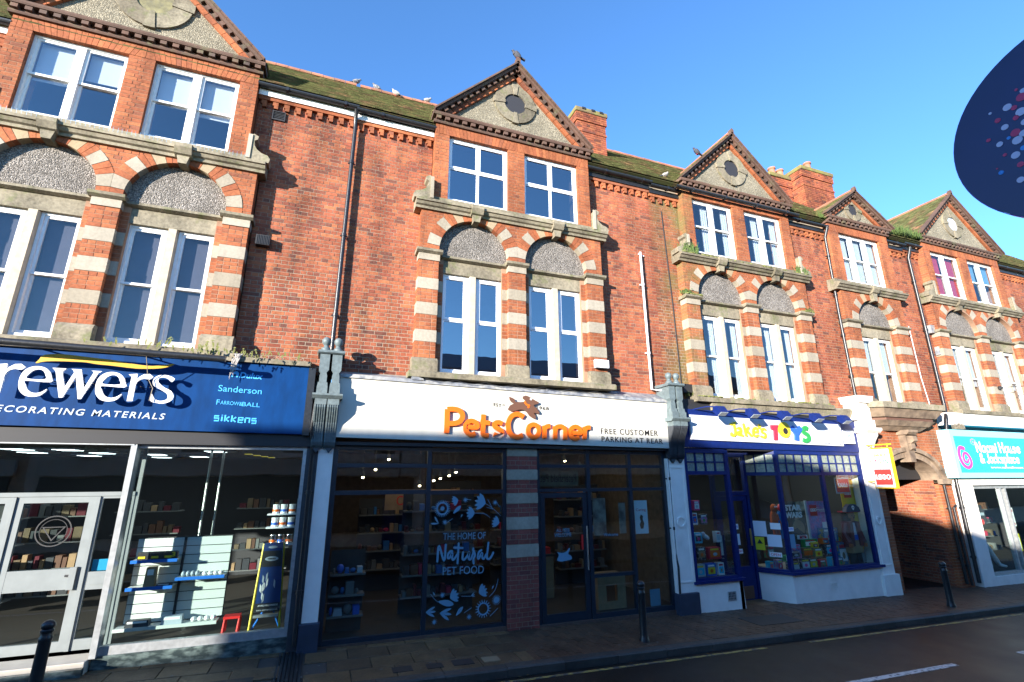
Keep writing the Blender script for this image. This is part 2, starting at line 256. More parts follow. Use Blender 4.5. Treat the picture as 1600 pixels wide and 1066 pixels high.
class MB:
    def __init__(s): s.v = []; s.f = []; s.m = []; s.mats = []
    def _mi(s, m):
        if m is None: return 0
        if m not in s.mats: s.mats.append(m)
        return s.mats.index(m)
    def add(s, vs, fs, m=None):
        b = len(s.v); s.v += [tuple(v) for v in vs]; s.f += [tuple(i+b for i in f) for f in fs]; s.m += [s._mi(m)]*len(fs); return s
    def box(s, x0, x1, y0, y1, z0, z1, m=None, sl=0.0):
        a, b = sl*x0, sl*x1
        return s.add([(x0, y0, z0+a), (x1, y0, z0+b), (x1, y1, z0+b), (x0, y1, z0+a), (x0, y0, z1+a), (x1, y0, z1+b), (x1, y1, z1+b), (x0, y1, z1+a)],
                     [(0, 1, 5, 4), (1, 2, 6, 5), (2, 3, 7, 6), (3, 0, 4, 7), (4, 5, 6, 7), (3, 2, 1, 0)], m)
    def obox(s, c, u, v, w, m=None):
        c, u, v, w = Vector(c), Vector(u), Vector(v), Vector(w)
        P = [c+a*u+b*v+d*w for d in (-1, 1) for b in (-1, 1) for a in (-1, 1)]
        return s.add(P, [(0, 1, 3, 2), (4, 6, 7, 5), (0, 4, 5, 1), (2, 3, 7, 6), (0, 2, 6, 4), (1, 5, 7, 3)], m)
    def prism(s, poly, y0, y1, holes=(), m=None, axis='Y'):
        loops = [list(poly)]+[list(h) for h in holes]
        def P(p, y): return (p[0], y, p[1]) if axis == 'Y' else ((y, p[0], p[1]) if axis == 'X' else (p[0], p[1], y))
        tris = tessellate_polygon([[Vector((p[0], p[1], 0)) for p in l] for l in loops])
        flat = [p for l in loops for p in l]; n = len(flat)
        vs = [P(p, y0) for p in flat]+[P(p, y1) for p in flat]
        fs = [tuple(t) for t in tris]+[tuple(i+n for i in reversed(t)) for t in tris]
        b = 0
        for l in loops:
            k = len(l)
            for i in range(k): fs.append((b+i, b+(i+1) % k, b+(i+1) % k+n, b+i+n))
            b += k
        return s.add(vs, fs, m)
    def tube(s, pts, r, seg=10, m=None, cap=True):
        pts = [Vector(p) for p in pts]; vs = []; fs = []; n = len(pts); rr = r if isinstance(r, (list, tuple)) else [r]*n
        up = None
        for i, p in enumerate(pts):
            d = (pts[min(i+1, n-1)]-pts[max(i-1, 0)]).normalized()
            a = Vector((0, 0, 1)) if abs(d.z) < .9 else Vector((0, 1, 0))
            if up is not None: a = up
            u = (a-d*a.dot(d)).normalized(); up = u; w = d.cross(u)
            for k in range(seg):
                t = 2*math.pi*k/seg; vs.append(p+(u*math.cos(t)+w*math.sin(t))*rr[i])
        for i in range(n-1):
            for k in range(seg):
                a = i*seg+k; b = i*seg+(k+1) % seg; fs.append((a, b, b+seg, a+seg))
        if cap: fs.append(tuple(reversed(range(seg)))); fs.append(tuple(range((n-1)*seg, n*seg)))
        return s.add(vs, fs, m)
    def lathe(s, prof, cx, cyy, seg=16, m=None, z0=0.0):
        vs = []; fs = []; n = len(prof)
        for r, z in prof:
            for k in range(seg):
                t = 2*math.pi*k/seg; vs.append((cx+r*math.cos(t), cyy+r*math.sin(t), z+z0))
        for i in range(n-1):
            for k in range(seg):
                a = i*seg+k; b = i*seg+(k+1) % seg; fs.append((a, b, b+seg, a+seg))
        fs.append(tuple(reversed(range(seg)))); fs.append(tuple(range((n-1)*seg, n*seg)))
        return s.add(vs, fs, m)
    def ellipsoid(s, c, r, seg=12, rings=8, m=None, tilt=None):
        vs = []; fs = []
        for i in range(1, rings):
            ph = math.pi*i/rings
            for k in range(seg):
                t = 2*math.pi*k/seg; v = Vector((r[0]*math.sin(ph)*math.cos(t), r[1]*math.sin(ph)*math.sin(t), r[2]*math.cos(ph)))
                if tilt: v = tilt @ v
                vs.append(Vector(c)+v)
        top = Vector((0, 0, r[2])); 
        if tilt: top = tilt @ top
        vs.append(Vector(c)+top); vs.append(Vector(c)-top); T = len(vs)-2
        for i in range(rings-2):
            for k in range(seg):
                a = i*seg+k; b = i*seg+(k+1) % seg; fs.append((a, a+seg, b+seg, b))
        for k in range(seg): fs.append((T, k, (k+1) % seg)); fs.append((T+1, (rings-2)*seg+(k+1) % seg, (rings-2)*seg+k))
        return s.add(vs, fs, m)
    def mesh(s, name, m=None):
        me = bpy.data.meshes.new(name); me.from_pydata(s.v, [], s.f); 
        ms = s.mats or []
        if m is not None and not ms: me.materials.append(m)
        else:
            for q in ms: me.materials.append(q)
            if len(ms) > 1: me.polygons.foreach_set("material_index", s.m)
        me.update(); return me
    def build(s, name, m=None, parent=None, kind=None, smooth=False, fix=True):
        me = s.mesh(name, m)
        if fix:
            import bmesh
            bm = bmesh.new(); bm.from_mesh(me); bmesh.ops.recalc_face_normals(bm, faces=bm.faces); bm.to_mesh(me); bm.free()
        if smooth:
            me.polygons.foreach_set("use_smooth", [True]*len(me.polygons))
            try: me.set_sharp_from_angle(angle=R(40))
            except Exception: pass
        return add_obj(name, me, parent, kind)

def boxo(name, m, parent, x0, x1, y0, y1, z0, z1, sl=0.0, kind=None, bevel=0.0):
    o = MB().box(x0, x1, y0, y1, z0, z1, sl=sl).build(name, m, parent, kind)
    if bevel:
        md = o.modifiers.new("edge", 'BEVEL'); md.width = bevel; md.segments = 2
    return o
def catmull(p, k=5, closed=False):
    if len(p) < 3: return list(p)
    out = []; n = len(p)
    for i in range(n if closed else n-1):
        if closed: a, b, c, d = p[(i-1) % n], p[i], p[(i+1) % n], p[(i+2) % n]
        else: a, b, c, d = p[max(i-1, 0)], p[i], p[i+1], p[min(i+2, n-1)]
        for j in range(k):
            t = j/k
            out.append(tuple(.5*((2*b[q])+(-a[q]+c[q])*t+(2*a[q]-5*b[q]+4*c[q]-d[q])*t*t+(-a[q]+3*b[q]-3*c[q]+d[q])*t**3) for q in range(2)))
    if not closed: out.append(tuple(p[-1]))
    return out
def ribbon(p, w, cap=True, w2=None, smooth=True):
    """outline polygon of a thick stroke"""
    q = catmull(p, 5) if smooth else list(p)
    n = len(q); Lh = []; Rh = []
    for i in range(n):
        a = q[max(i-1, 0)]; b = q[min(i+1, n-1)]; dx, dz = b[0]-a[0], b[1]-a[1]; l = math.hypot(dx, dz) or 1e-6
        ww = w if w2 is None else w+(w2-w)*i/(n-1)
        nx, nz = -dz/l*ww/2, dx/l*ww/2
        Lh.append((q[i][0]+nx, q[i][1]+nz)); Rh.append((q[i][0]-nx, q[i][1]-nz))
    def capp(c, frm, r, k=5):
        a0 = math.atan2(frm[1]-c[1], frm[0]-c[0]); return [(c[0]+r*math.cos(a0-math.pi*j/(k+1)), c[1]+r*math.sin(a0-math.pi*j/(k+1))) for j in range(1, k+1)]
    e = capp(q[-1], Lh[-1], (w2 if w2 is not None else w)/2) if cap else []
    st = capp(q[0], Rh[0], w/2) if cap else []
    return Lh+e+Rh[::-1]+st
def strokes(mb, sts, w, y0, y1, m=None, step=.0012, cap=True, smooth=True):
    for i, st in enumerate(sts):
        if st[0] == st[-1] and len(st) > 3:
            q = catmull(st[:-1], 5, True); n = len(q); A = []; B = []
            for j in range(n):
                a = q[j-1]; b = q[(j+1) % n]; dx, dz = b[0]-a[0], b[1]-a[1]; l = math.hypot(dx, dz)
                A.append((q[j][0]-dz/l*w/2, q[j][1]+dx/l*w/2)); B.append((q[j][0]+dz/l*w/2, q[j][1]-dx/l*w/2))
            ar = lambda P: abs(sum(P[k-1][0]*P[k][1]-P[k][0]*P[k-1][1] for k in range(len(P))))
            if ar(A) < ar(B): A, B = B, A
            mb.prism(A, y0-i*step, y1, [B], m)
        else: mb.prism(ribbon(st, w, cap, smooth=smooth), y0-i*step, y1, (), m)
    return mb
_fc = [0]
def text(parent, name, s, x0, x1, z0, z1, y, m, ext=.006, bold=0.0, slant=0.0, slope=0.0, axis='Y', space=1.0, flip=False, kind=None):
    """built-in font lettering fitted into a rectangle on a vertical plane"""
    cu = bpy.data.curves.new(name, 'FONT'); cu.body = s; cu.extrude = .5; cu.offset = bold; cu.shear = slant; cu.space_character = space; cu.resolution_u = 4
    ob = bpy.data.objects.new(name, cu); COL.objects.link(ob)
    dg = bpy.context.evaluated_depsgraph_get(); dg.update()
    me = bpy.data.meshes.new_from_object(ob.evaluated_get(dg)); bpy.data.objects.remove(ob); bpy.data.curves.remove(cu)
    xs = [v.co.x for v in me.vertices]; ys = [v.co.y for v in me.vertices]
    ax, bx, ay, by = min(xs), max(xs), min(ys), max(ys)
    for v in me.vertices:
        u = (v.co.x-ax)/(bx-ax); t = (v.co.y-ay)/(by-ay); d = -ext if v.co.z > 0 else 0.0
        U = x0+(x1-x0)*u; Z = z0+(z1-z0)*t+slope*(x1-x0)*u
        v.co = (U, y+d, Z) if axis == 'Y' else (y+d, U, Z)
    me.materials.clear(); me.materials.append(m); me.update()
    import bmesh
    bm = bmesh.new(); bm.from_mesh(me); bmesh.ops.recalc_face_normals(bm, faces=bm.faces); bm.to_mesh(me); bm.free()
    return add_obj(name, me, parent, kind)

# ---------------------------------------------------------------- bricks
CH, BW, JT = 0.075, 0.225, 0.010
class Bricks:
    """collects bricks of one thing; the nearest become objects, the others one joined part"""
    def __init__(s): s.b = []
    def course(s, spans, z, i, y, depth, m, axis='Y', ph=0.0, h=CH):
        stretch = (i % 2 == 0); pitch = BW if stretch else BW/2; off = ph+(0 if stretch else BW/4)
        for a, b in spans:
            k = math.ceil((a+.05-off)/pitch); cuts = [a]
            while off+k*pitch < b-.05: cuts.append(off+k*pitch); k += 1
            cuts.append(b)
            for x0, x1 in zip(cuts, cuts[1:]):
                s.b.append((x0+(JT/2 if x0 > a+1e-6 else 0), x1-(JT/2 if x1 < b-1e-6 else 0), z+JT/2, z+h-JT/2, y, depth, m, axis))
    def flush(s, parent, nind, camx=0.0):
        def dist(q):
            c = (q[0]+q[1])/2; p = Vector((c, q[4], q[2])) if q[7] == 'Y' else Vector((q[4], c, q[2])); return (p-Vector((camx, -9, ZC))).length
        q = sorted(s.b, key=dist) if nind else s.b
        ind = []; rest = []
        cache = {}
        for t in q:
            full = (t[1]-t[0]) > .09
            (ind if (nind and len(ind) < nind and full and t[7] == 'Y') else rest).append(t)
        for t in ind:
            w = round(t[1]-t[0], 3); h = round(t[3]-t[2], 3); k = (w, h, t[5], t[6].name)
            if k not in cache:
                e = .004
                mb = MB(); W2, H2, D = w/2, h/2, t[5]
                mb.add([(-W2+e, 0, -H2+e), (W2-e, 0, -H2+e), (W2-e, 0, H2-e), (-W2+e, 0, H2-e), (-W2, e, -H2), (W2, e, -H2), (W2, e, H2), (-W2, e, H2), (-W2, D, -H2), (W2, D, -H2), (W2, D, H2), (-W2, D, H2)],
                       [(0, 1, 2, 3), (0, 4, 5, 1), (1, 5, 6, 2), (2, 6, 7, 3), (3, 7, 4, 0), (4, 8, 9, 5), (5, 9, 10, 6), (6, 10, 11, 7), (7, 11, 8, 4)])
                cache[k] = mb.mesh("brick", t[6])
            o = add_obj("brick", cache[k], parent); o.location = ((t[0]+t[1])/2, t[4]+rnd.uniform(-.002, .0025), (t[2]+t[3])/2+rnd.uniform(-.0015, .0015))
        if rest:
            mb = MB()
            for t in rest:
                y = t[4]+rnd.uniform(-.002, .0025); dz = rnd.uniform(-.0015, .0015); D = t[5]
                if t[7] == 'Y':
                    P = lambda x, yy, z: (x, yy, z)
                    a, b = y, y+D
                else:
                    P = lambda x, yy, z: (yy, x, z)
                    a, b = t[4], t[4]+D
                x0, x1, z0, z1 = t[0], t[1], t[2]+dz, t[3]+dz
                vs = [P(x0, a, z0), P(x1, a, z0), P(x1, a, z1), P(x0, a, z1), P(x0, b, z0), P(x1, b, z0), P(x1, b, z1), P(x0, b, z1)]
                mb.add(vs, [(0, 1, 2, 3), (0, 4, 5, 1), (1, 5, 6, 2), (2, 6, 7, 3), (3, 7, 4, 0)], t[6])
            mb.build("brickwork", None, parent, "stuff", fix=False)
        s.b = []
def sub(spans, a, b):
    r = []
    for p, q in spans:
        if b <= p or a >= q: r.append((p, q)); continue
        if a > p: r.append((p, a))
        if b < q: r.append((b, q))
    return r
def clip_poly(poly, f):
    """keep where f(p)>=0, f linear"""
    out = []; n = len(poly)
    for i in range(n):
        a, b = poly[i-1], poly[i]; fa, fb = f(a), f(b)
        if (fa >= 0) != (fb >= 0):
            t = fa/(fa-fb); out.append((a[0]+(b[0]-a[0])*t, a[1]+(b[1]-a[1])*t))
        if fb >= 0: out.append(b)
    return out
T_B_e=[(-3.765,3.87),(-3.772,3.949),(-3.799,4.016),(-3.854,4.069),(-3.92,4.089),(-3.981,4.088),(-4.046,4.061),(-4.095,4.006),(-4.117,3.926),(-4.115,3.837),(-4.093,3.749),(-4.036,3.681),(-3.97,3.655),(-3.901,3.655),(-3.844,3.675),(-3.801,3.722),(-3.785,3.772),(-3.83,3.731),(-3.886,3.708),(-3.948,3.714),(-4.0,3.755),(-4.032,3.82),(-4.042,3.875)]
T_B_eh=[(-4.038,3.909),(-4.021,3.983),(-3.979,4.031),(-3.92,4.047),(-3.871,4.022),(-3.843,3.973),(-3.835,3.909)]
T_B_w=[(-3.783,4.08),(-3.622,4.081),(-3.655,4.038),(-3.65,3.992),(-3.593,3.802),(-3.521,4.03),(-3.543,4.069),(-3.563,4.079),(-3.443,4.079),(-3.367,3.798),(-3.295,4.034),(-3.295,4.058),(-3.326,4.071),(-3.199,4.071),(-3.24,4.038),(-3.371,3.649),(-3.407,3.647),(-3.493,3.98),(-3.585,3.661),(-3.627,3.655),(-3.737,4.032)]
T_B_r=[(-2.865,4.047),(-2.756,4.064),(-2.75,3.971),(-2.723,4.021),(-2.671,4.063),(-2.602,4.071),(-2.551,4.032),(-2.591,3.987),(-2.659,3.995),(-2.706,3.98),(-2.739,3.942),(-2.752,3.899),(-2.75,3.65),(-2.82,3.646),(-2.822,3.966),(-2.822,4.014)]
T_B_s=[(-2.268,4.021),(-2.302,3.966),(-2.35,4.009),(-2.415,4.032),(-2.463,4.02),(-2.479,3.989),(-2.461,3.942),(-2.379,3.874),(-2.291,3.831),(-2.245,3.761),(-2.25,3.701),(-2.294,3.657),(-2.37,3.63),(-2.451,3.638),(-2.53,3.666),(-2.531,3.776),(-2.493,3.712),(-2.437,3.674),(-2.377,3.673),(-2.326,3.697),(-2.318,3.745),(-2.346,3.792),(-2.435,3.847),(-2.501,3.879),(-2.538,3.925),(-2.543,3.985),(-2.516,4.035),(-2.451,4.066),(-2.359,4.064)]
T_B_swoosh=[(-3.986,4.133),(-3.958,4.187),(-3.934,4.247),(-3.868,4.273),(-3.69,4.289),(-3.305,4.264),(-3.095,4.251),(-2.844,4.211),(-2.593,4.197),(-2.416,4.232),(-2.316,4.248),(-2.39,4.197),(-2.517,4.163),(-2.783,4.143),(-3.079,4.163),(-3.288,4.173),(-3.413,4.19),(-3.598,4.187),(-3.778,4.179),(-3.9,4.163)]
T_PC=[[[(2.051,3.756),(2.052,3.318)],[(2.051,3.756),(2.169,3.762),(2.266,3.745),(2.332,3.691),(2.339,3.608),(2.282,3.533),(2.177,3.499),(2.067,3.495)]],[[(2.423,3.446),(2.618,3.441),(2.622,3.504),(2.573,3.544),(2.507,3.557),(2.443,3.529),(2.407,3.455),(2.414,3.384),(2.458,3.324),(2.523,3.3),(2.598,3.327)]],[[(2.752,3.687),(2.745,3.362),(2.773,3.301),(2.861,3.298)],[(2.693,3.543),(2.881,3.528)]],[[(3.129,3.521),(3.061,3.55),(2.993,3.537),(2.971,3.484),(3.027,3.433),(3.106,3.394),(3.123,3.341),(3.062,3.293),(2.961,3.321)]],[[(3.565,3.665),(3.495,3.711),(3.413,3.719),(3.32,3.677),(3.262,3.579),(3.251,3.482),(3.273,3.377),(3.342,3.305),(3.445,3.281),(3.549,3.321)]],[[(3.776,3.532),(3.692,3.497),(3.662,3.42),(3.678,3.346),(3.748,3.294),(3.819,3.296),(3.879,3.351),(3.893,3.438),(3.858,3.502),(3.776,3.532)]],[[(4.015,3.518),(4.009,3.268)],[(4.014,3.463),(4.063,3.503),(4.136,3.516)]],[[(4.246,3.514),(4.238,3.263)],[(4.245,3.459),(4.295,3.505),(4.382,3.513),(4.455,3.466),(4.464,3.389),(4.457,3.257)]],[[(4.602,3.398),(4.804,3.392),(4.795,3.465),(4.733,3.513),(4.657,3.511),(4.592,3.459),(4.576,3.381),(4.611,3.304),(4.685,3.278),(4.775,3.308)]],[[(4.913,3.524),(4.894,3.272)],[(4.91,3.468),(4.963,3.509),(5.041,3.512)]]]
T_dog=[(3.269,4.05),(3.281,3.99),(3.321,3.943),(3.368,3.924),(3.286,3.882),(3.24,3.804),(3.274,3.778),(3.367,3.777),(3.484,3.809),(3.566,3.807),(3.637,3.766),(3.695,3.692),(3.766,3.651),(3.819,3.64),(3.826,3.686),(3.779,3.761),(3.851,3.748),(3.899,3.739),(3.906,3.778),(3.853,3.842),(3.782,3.894),(3.794,3.917),(3.891,3.943),(3.892,3.977),(3.82,4.001),(3.748,4.042),(3.677,4.077),(3.617,4.096),(3.551,4.071),(3.557,4.027),(3.604,3.996),(3.58,3.967),(3.497,3.957),(3.403,3.958),(3.368,4.017),(3.321,4.036)]
T_collar=[(3.592,3.968),(3.621,3.919),(3.686,3.895),(3.668,3.866),(3.724,4.024)]
T_toyJ=[[(8.746,3.706),(8.876,3.745)],[(8.837,3.723),(8.857,3.518),(8.801,3.448),(8.731,3.453),(8.739,3.501)],[(8.944,3.616),(9.001,3.632),(9.03,3.591),(9.009,3.467),(9.061,3.455)],[(9.014,3.55),(8.942,3.527),(8.926,3.472),(9.0,3.467)],[(9.133,3.719),(9.169,3.457)],[(9.177,3.554),(9.266,3.647)],[(9.2,3.583),(9.323,3.454)],[(9.413,3.547),(9.533,3.55),(9.528,3.62),(9.477,3.647),(9.414,3.603),(9.396,3.505),(9.449,3.444),(9.538,3.474)],[(9.611,3.721),(9.623,3.686),(9.597,3.643)],[(9.786,3.607),(9.726,3.633),(9.672,3.596),(9.68,3.54),(9.759,3.515),(9.767,3.459),(9.704,3.422),(9.635,3.448)]]
T_toyT=[(9.97,3.726),(10.211,3.734),(10.2,3.676),(10.174,3.675),(10.126,3.376),(10.019,3.373),(10.057,3.665),(10.013,3.606),(9.967,3.633)]
T_toyO=[(10.393,3.625),(10.58,3.63),(10.432,3.814),(10.406,3.596),(10.481,3.598),(10.422,3.673)]
T_toyY=[[(10.644,3.697),(10.768,3.542),(10.752,3.376)],[(10.943,3.699),(10.778,3.542)]]
T_toyS=[[(11.178,3.663),(11.104,3.697),(11.023,3.651),(11.037,3.578),(11.163,3.508),(11.163,3.421),(11.051,3.375),(10.967,3.402)]]
T_nat=[[(2.01,1.133),(2.03,1.388),(2.129,1.134),(2.15,1.398)],[(2.27,1.282),(2.235,1.284),(2.194,1.232),(2.196,1.177),(2.23,1.183),(2.271,1.259),(2.274,1.165),(2.3,1.148),(2.359,1.223)],[(2.384,1.407),(2.371,1.082)],[(2.303,1.344),(2.457,1.328)],[(2.467,1.257),(2.461,1.155),(2.492,1.137),(2.561,1.212),(2.582,1.267),(2.575,1.148),(2.607,1.135),(2.632,1.177),(2.666,1.27)],[(2.657,1.311),(2.653,1.279),(2.69,1.205),(2.66,1.128),(2.666,1.064)],[(2.81,1.275),(2.765,1.249),(2.74,1.171),(2.758,1.138),(2.82,1.231),(2.825,1.15),(2.857,1.133),(2.901,1.202)],[(2.94,1.394),(2.915,1.161),(2.939,1.12),(2.984,1.142),(3.034,1.224)]]
T_daisy=[(2.069,2.004),(2.213,2.001),(2.854,0.32),(2.996,0.308),(3.099,0.442),(3.183,0.435)]
T_burst=[(2.123,1.771),(2.491,2.144),(3.063,2.084),(2.119,0.594),(2.6,0.215),(1.995,0.193)]
T_tulip=[(2.354,2.147),(2.24,2.12),(2.877,2.078),(2.682,2.126),(2.67,1.912),(2.517,1.916),(3.147,1.723),(3.011,1.767),(2.254,0.536),(2.396,0.595),(2.771,0.575),(2.915,0.636)]
T_sprig=[(2.008,1.752),(1.885,1.821),(1.841,0.351),(2.012,0.349),(2.081,0.321),(2.286,0.282),(2.628,0.541),(2.699,0.563)]
T_leaf=[(2.267,1.913),(2.409,2.044),(2.414,1.843),(2.439,1.899),(2.365,0.253),(2.486,0.386),(2.045,0.5),(2.321,0.434),(3.009,0.62),(3.045,0.681),(1.952,0.655),(1.988,0.6)]
T_stem=[[(2.877,2.073),(3.009,1.992),(3.174,1.85)],[(2.92,2.141),(3.009,1.992)],[(2.9,2.004),(3.031,1.971)],[(2.676,1.907),(2.847,1.898),(2.967,1.826)],[(2.522,2.153),(2.597,2.142)],[(3.096,2.084),(3.157,2.008)],[(2.169,1.77),(2.259,1.828)],[(1.915,0.623),(1.986,0.54),(2.045,0.492)],[(2.457,0.55),(2.628,0.537)],[(2.968,0.506),(3.072,0.606),(3.129,0.776)],[(2.513,0.288),(2.642,0.355)],[(2.981,0.194),(3.126,0.305)]]
T_swirl=[(16.921,3.282),(16.758,3.302),(16.667,3.167),(16.674,2.975),(16.778,2.815),(16.95,2.757),(17.11,2.846),(17.123,2.994),(17.03,3.127),(16.906,3.155),(16.826,3.051),(16.851,2.933),(16.962,2.904),(17.017,2.978)]
T_sun=[(17.449,3.473),(17.577,3.476)]
GS = -0.0185
def gz(x): return GS*x
# ---------------------------------------------------------------- ground
ground = MB().box(-70, 120, -60, 60, -1.5, -.20, sl=GS).build("ground", M_EARTH, None, "structure")
road = MB().box(-45, 80, -6.5, -1.62, -.6, -.12, sl=GS).build("road", M_ROAD, None, "structure")
far_pavement = MB().box(-45, 80, -12.0, -6.5, -.6, 0, sl=GS).build("far_pavement", M_PAVER, None, "structure")
pavement = MB().box(-45, 80, -1.46, .35, -.6, -.02, sl=GS).build("pavement", M_MORT if False else mat("pavement_joint_sand", (.05, .045, .04), .9), None, "structure")
# kerb stones
def kerb_mesh():
    mb = MB().prism([(-1.62, -.5), (-1.62, -.025), (-1.60, -.004), (-1.46, 0), (-1.46, -.5)], -.447, .447, axis='X'); return mb.mesh("kerb_stone", M_KERB)
KM = kerb_mesh()
x = -11.7
while x < 32:
    o = add_obj("kerb_stone", KM, pavement); o.location = (x+.45, 0, gz(x+.45)+rnd.uniform(-.004, .004)); o.rotation_euler = (0, -math.atan(GS), 0); x += .9
# slabs in front of the paint shop, small pavers further on
def slab_mesh(w, d, m, name):
    e = .006; mb = MB(); a, b = w/2, d/2
    mb.add([(-a+e, -b+e, 0), (a-e, -b+e, 0), (a-e, b-e, 0), (-a+e, b-e, 0), (-a, -b, -e), (a, -b, -e), (a, b, -e), (-a, b, -e), (-a, -b, -.05), (a, -b, -.05), (a, b, -.05), (-a, b, -.05)],
           [(0, 1, 2, 3), (0, 4, 5, 1), (1, 5, 6, 2), (2, 6, 7, 3), (3, 7, 4, 0), (4, 8, 9, 5), (5, 9, 10, 6), (6, 10, 11, 7), (7, 11, 8, 4)]); return mb.mesh(name, m)
SM = slab_mesh(.59, .44, M_SLAB, "paving_slab")
nsl = 0
for r_ in range(4):
    y = -1.23+.45*r_
    x = -9.0+(.3 if r_ % 2 else 0)
    while x < 3.2:
        if not (-.38 < x+.3 < .0 and r_ >= 0):
            o = add_obj("paving_slab", SM, pavement); o.location = (x+.3, y, gz(x+.3)+rnd.uniform(-.004, .003)); o.rotation_euler = (rnd.uniform(-.004, .004), -math.atan(GS)+rnd.uniform(-.004, .004), 0)
        x += .60
mb = MB(); x = 3.2; col_ = 0
while x < 27:
    y = -1.455; first_ = col_ % 2
    while y < .33:
        d = .1 if first_ else .2; first_ = 0; z = gz(x+.05)+rnd.uniform(-.003, .003); g = .003; t = rnd.uniform(-.0015, .0015)
        y1 = min(y+d, .34)
        mb.add([(x+g, y+g, z), (x+.1-g, y+g, z+t), (x+.1-g, y1-g, z), (x+g, y1-g, z-t), (x+g, y+g, z-.02), (x+.1-g, y+g, z-.02), (x+.1-g, y1-g, z-.02), (x+g, y1-g, z-.02)],
               [(0, 1, 2, 3), (0, 4, 5, 1), (1, 5, 6, 2), (2, 6, 7, 3), (3, 7, 4, 0)])
        y += d
    x += .1; col_ += 1
mb.build("block_paver", M_PAVER, pavement, "stuff", fix=False)
# drainage channel cover, patches of darker pavers
mb = MB()
for i in range(7): mb.box(-.36+i*.05, -.33+i*.05, -1.44, .1, -.03, .004, sl=GS)
mb.build("drain_grating", M_BLACK, pavement)
for (a, b, c, d) in [(1.15, 1.42, -1.32, -1.12), (1.62, 1.85, -1.32, -1.14), (2.0, 2.3, -1.32, -1.1), (7.9, 9.0, -1.1, -.55), (-1.5, -.6, -1.3, -.9)]:
    boxo("dark_inset_cover", M_BLACKM, pavement, a, b, c, d, -.01, .007, sl=GS)
boxo("light_tile_inset", mat("buff_tile", (.26, .20, .12), .5), pavement, 2.45, 2.7, -1.32, -1.12, -.01, .007, sl=GS)
# road markings
def marking(name, m, x0, x1, y0, y1):
    return MB().box(x0, x1, y0, y1, -.125, -.116, sl=GS).build(name, m, road)
for i in range(6): marking("centre_line_dash", M_LINE, 5.2+i*6.0-12, 9.5+i*6.0-12, -3.36, -3.26)
marking("kerbside_line", M_YLINE, -10, 7.3, -1.80, -1.74); marking("kerbside_line", M_YLINE, 8.3, 30, -1.80, -1.74)

# ---------------------------------------------------------------- bollards
def bollard(x, y, label, first=None):
    if first is None:
        t = thing("bollard", label, "bollard", (x, y, gz(x)), "black bollards along the kerb")
        mb = MB(); mb.lathe([(.085, -.02), (.085, .03), (.072, .06), (.064, .10), (.060, .70), (.066, .72), (.066, .745), (.058, .76), (.056, .79), (.064, .80), (.064, .82), (.05, .835)], x, y, 20, z0=gz(x)); mb.build("post", M_BLACK, t, smooth=True)
        mb = MB(); mb.ellipsoid((x, y, gz(x)+.865), (.068, .068, .058), 18, 12); mb.build("rounded_cap", M_BLACK, t, smooth=True)
        return t
    t = first.copy(); COL.objects.link(t); t.location = (x, y, gz(x)); t["label"] = label
    for ch in first.children:
        c = ch.copy(); COL.objects.link(c); c.parent = t; c.matrix_parent_inverse = ch.matrix_parent_inverse
    return t
b0 = bollard(5.27, -1.2, "black iron bollard in front of the glazed pet shop door, middle of the three")
bollard(-2.79, -1.25, "black iron bollard before the paint shop door, cut off by the bottom of the picture", b0)
bollard(13.28, -1.22, "black iron bollard near the alley arch, rightmost of the three", b0)

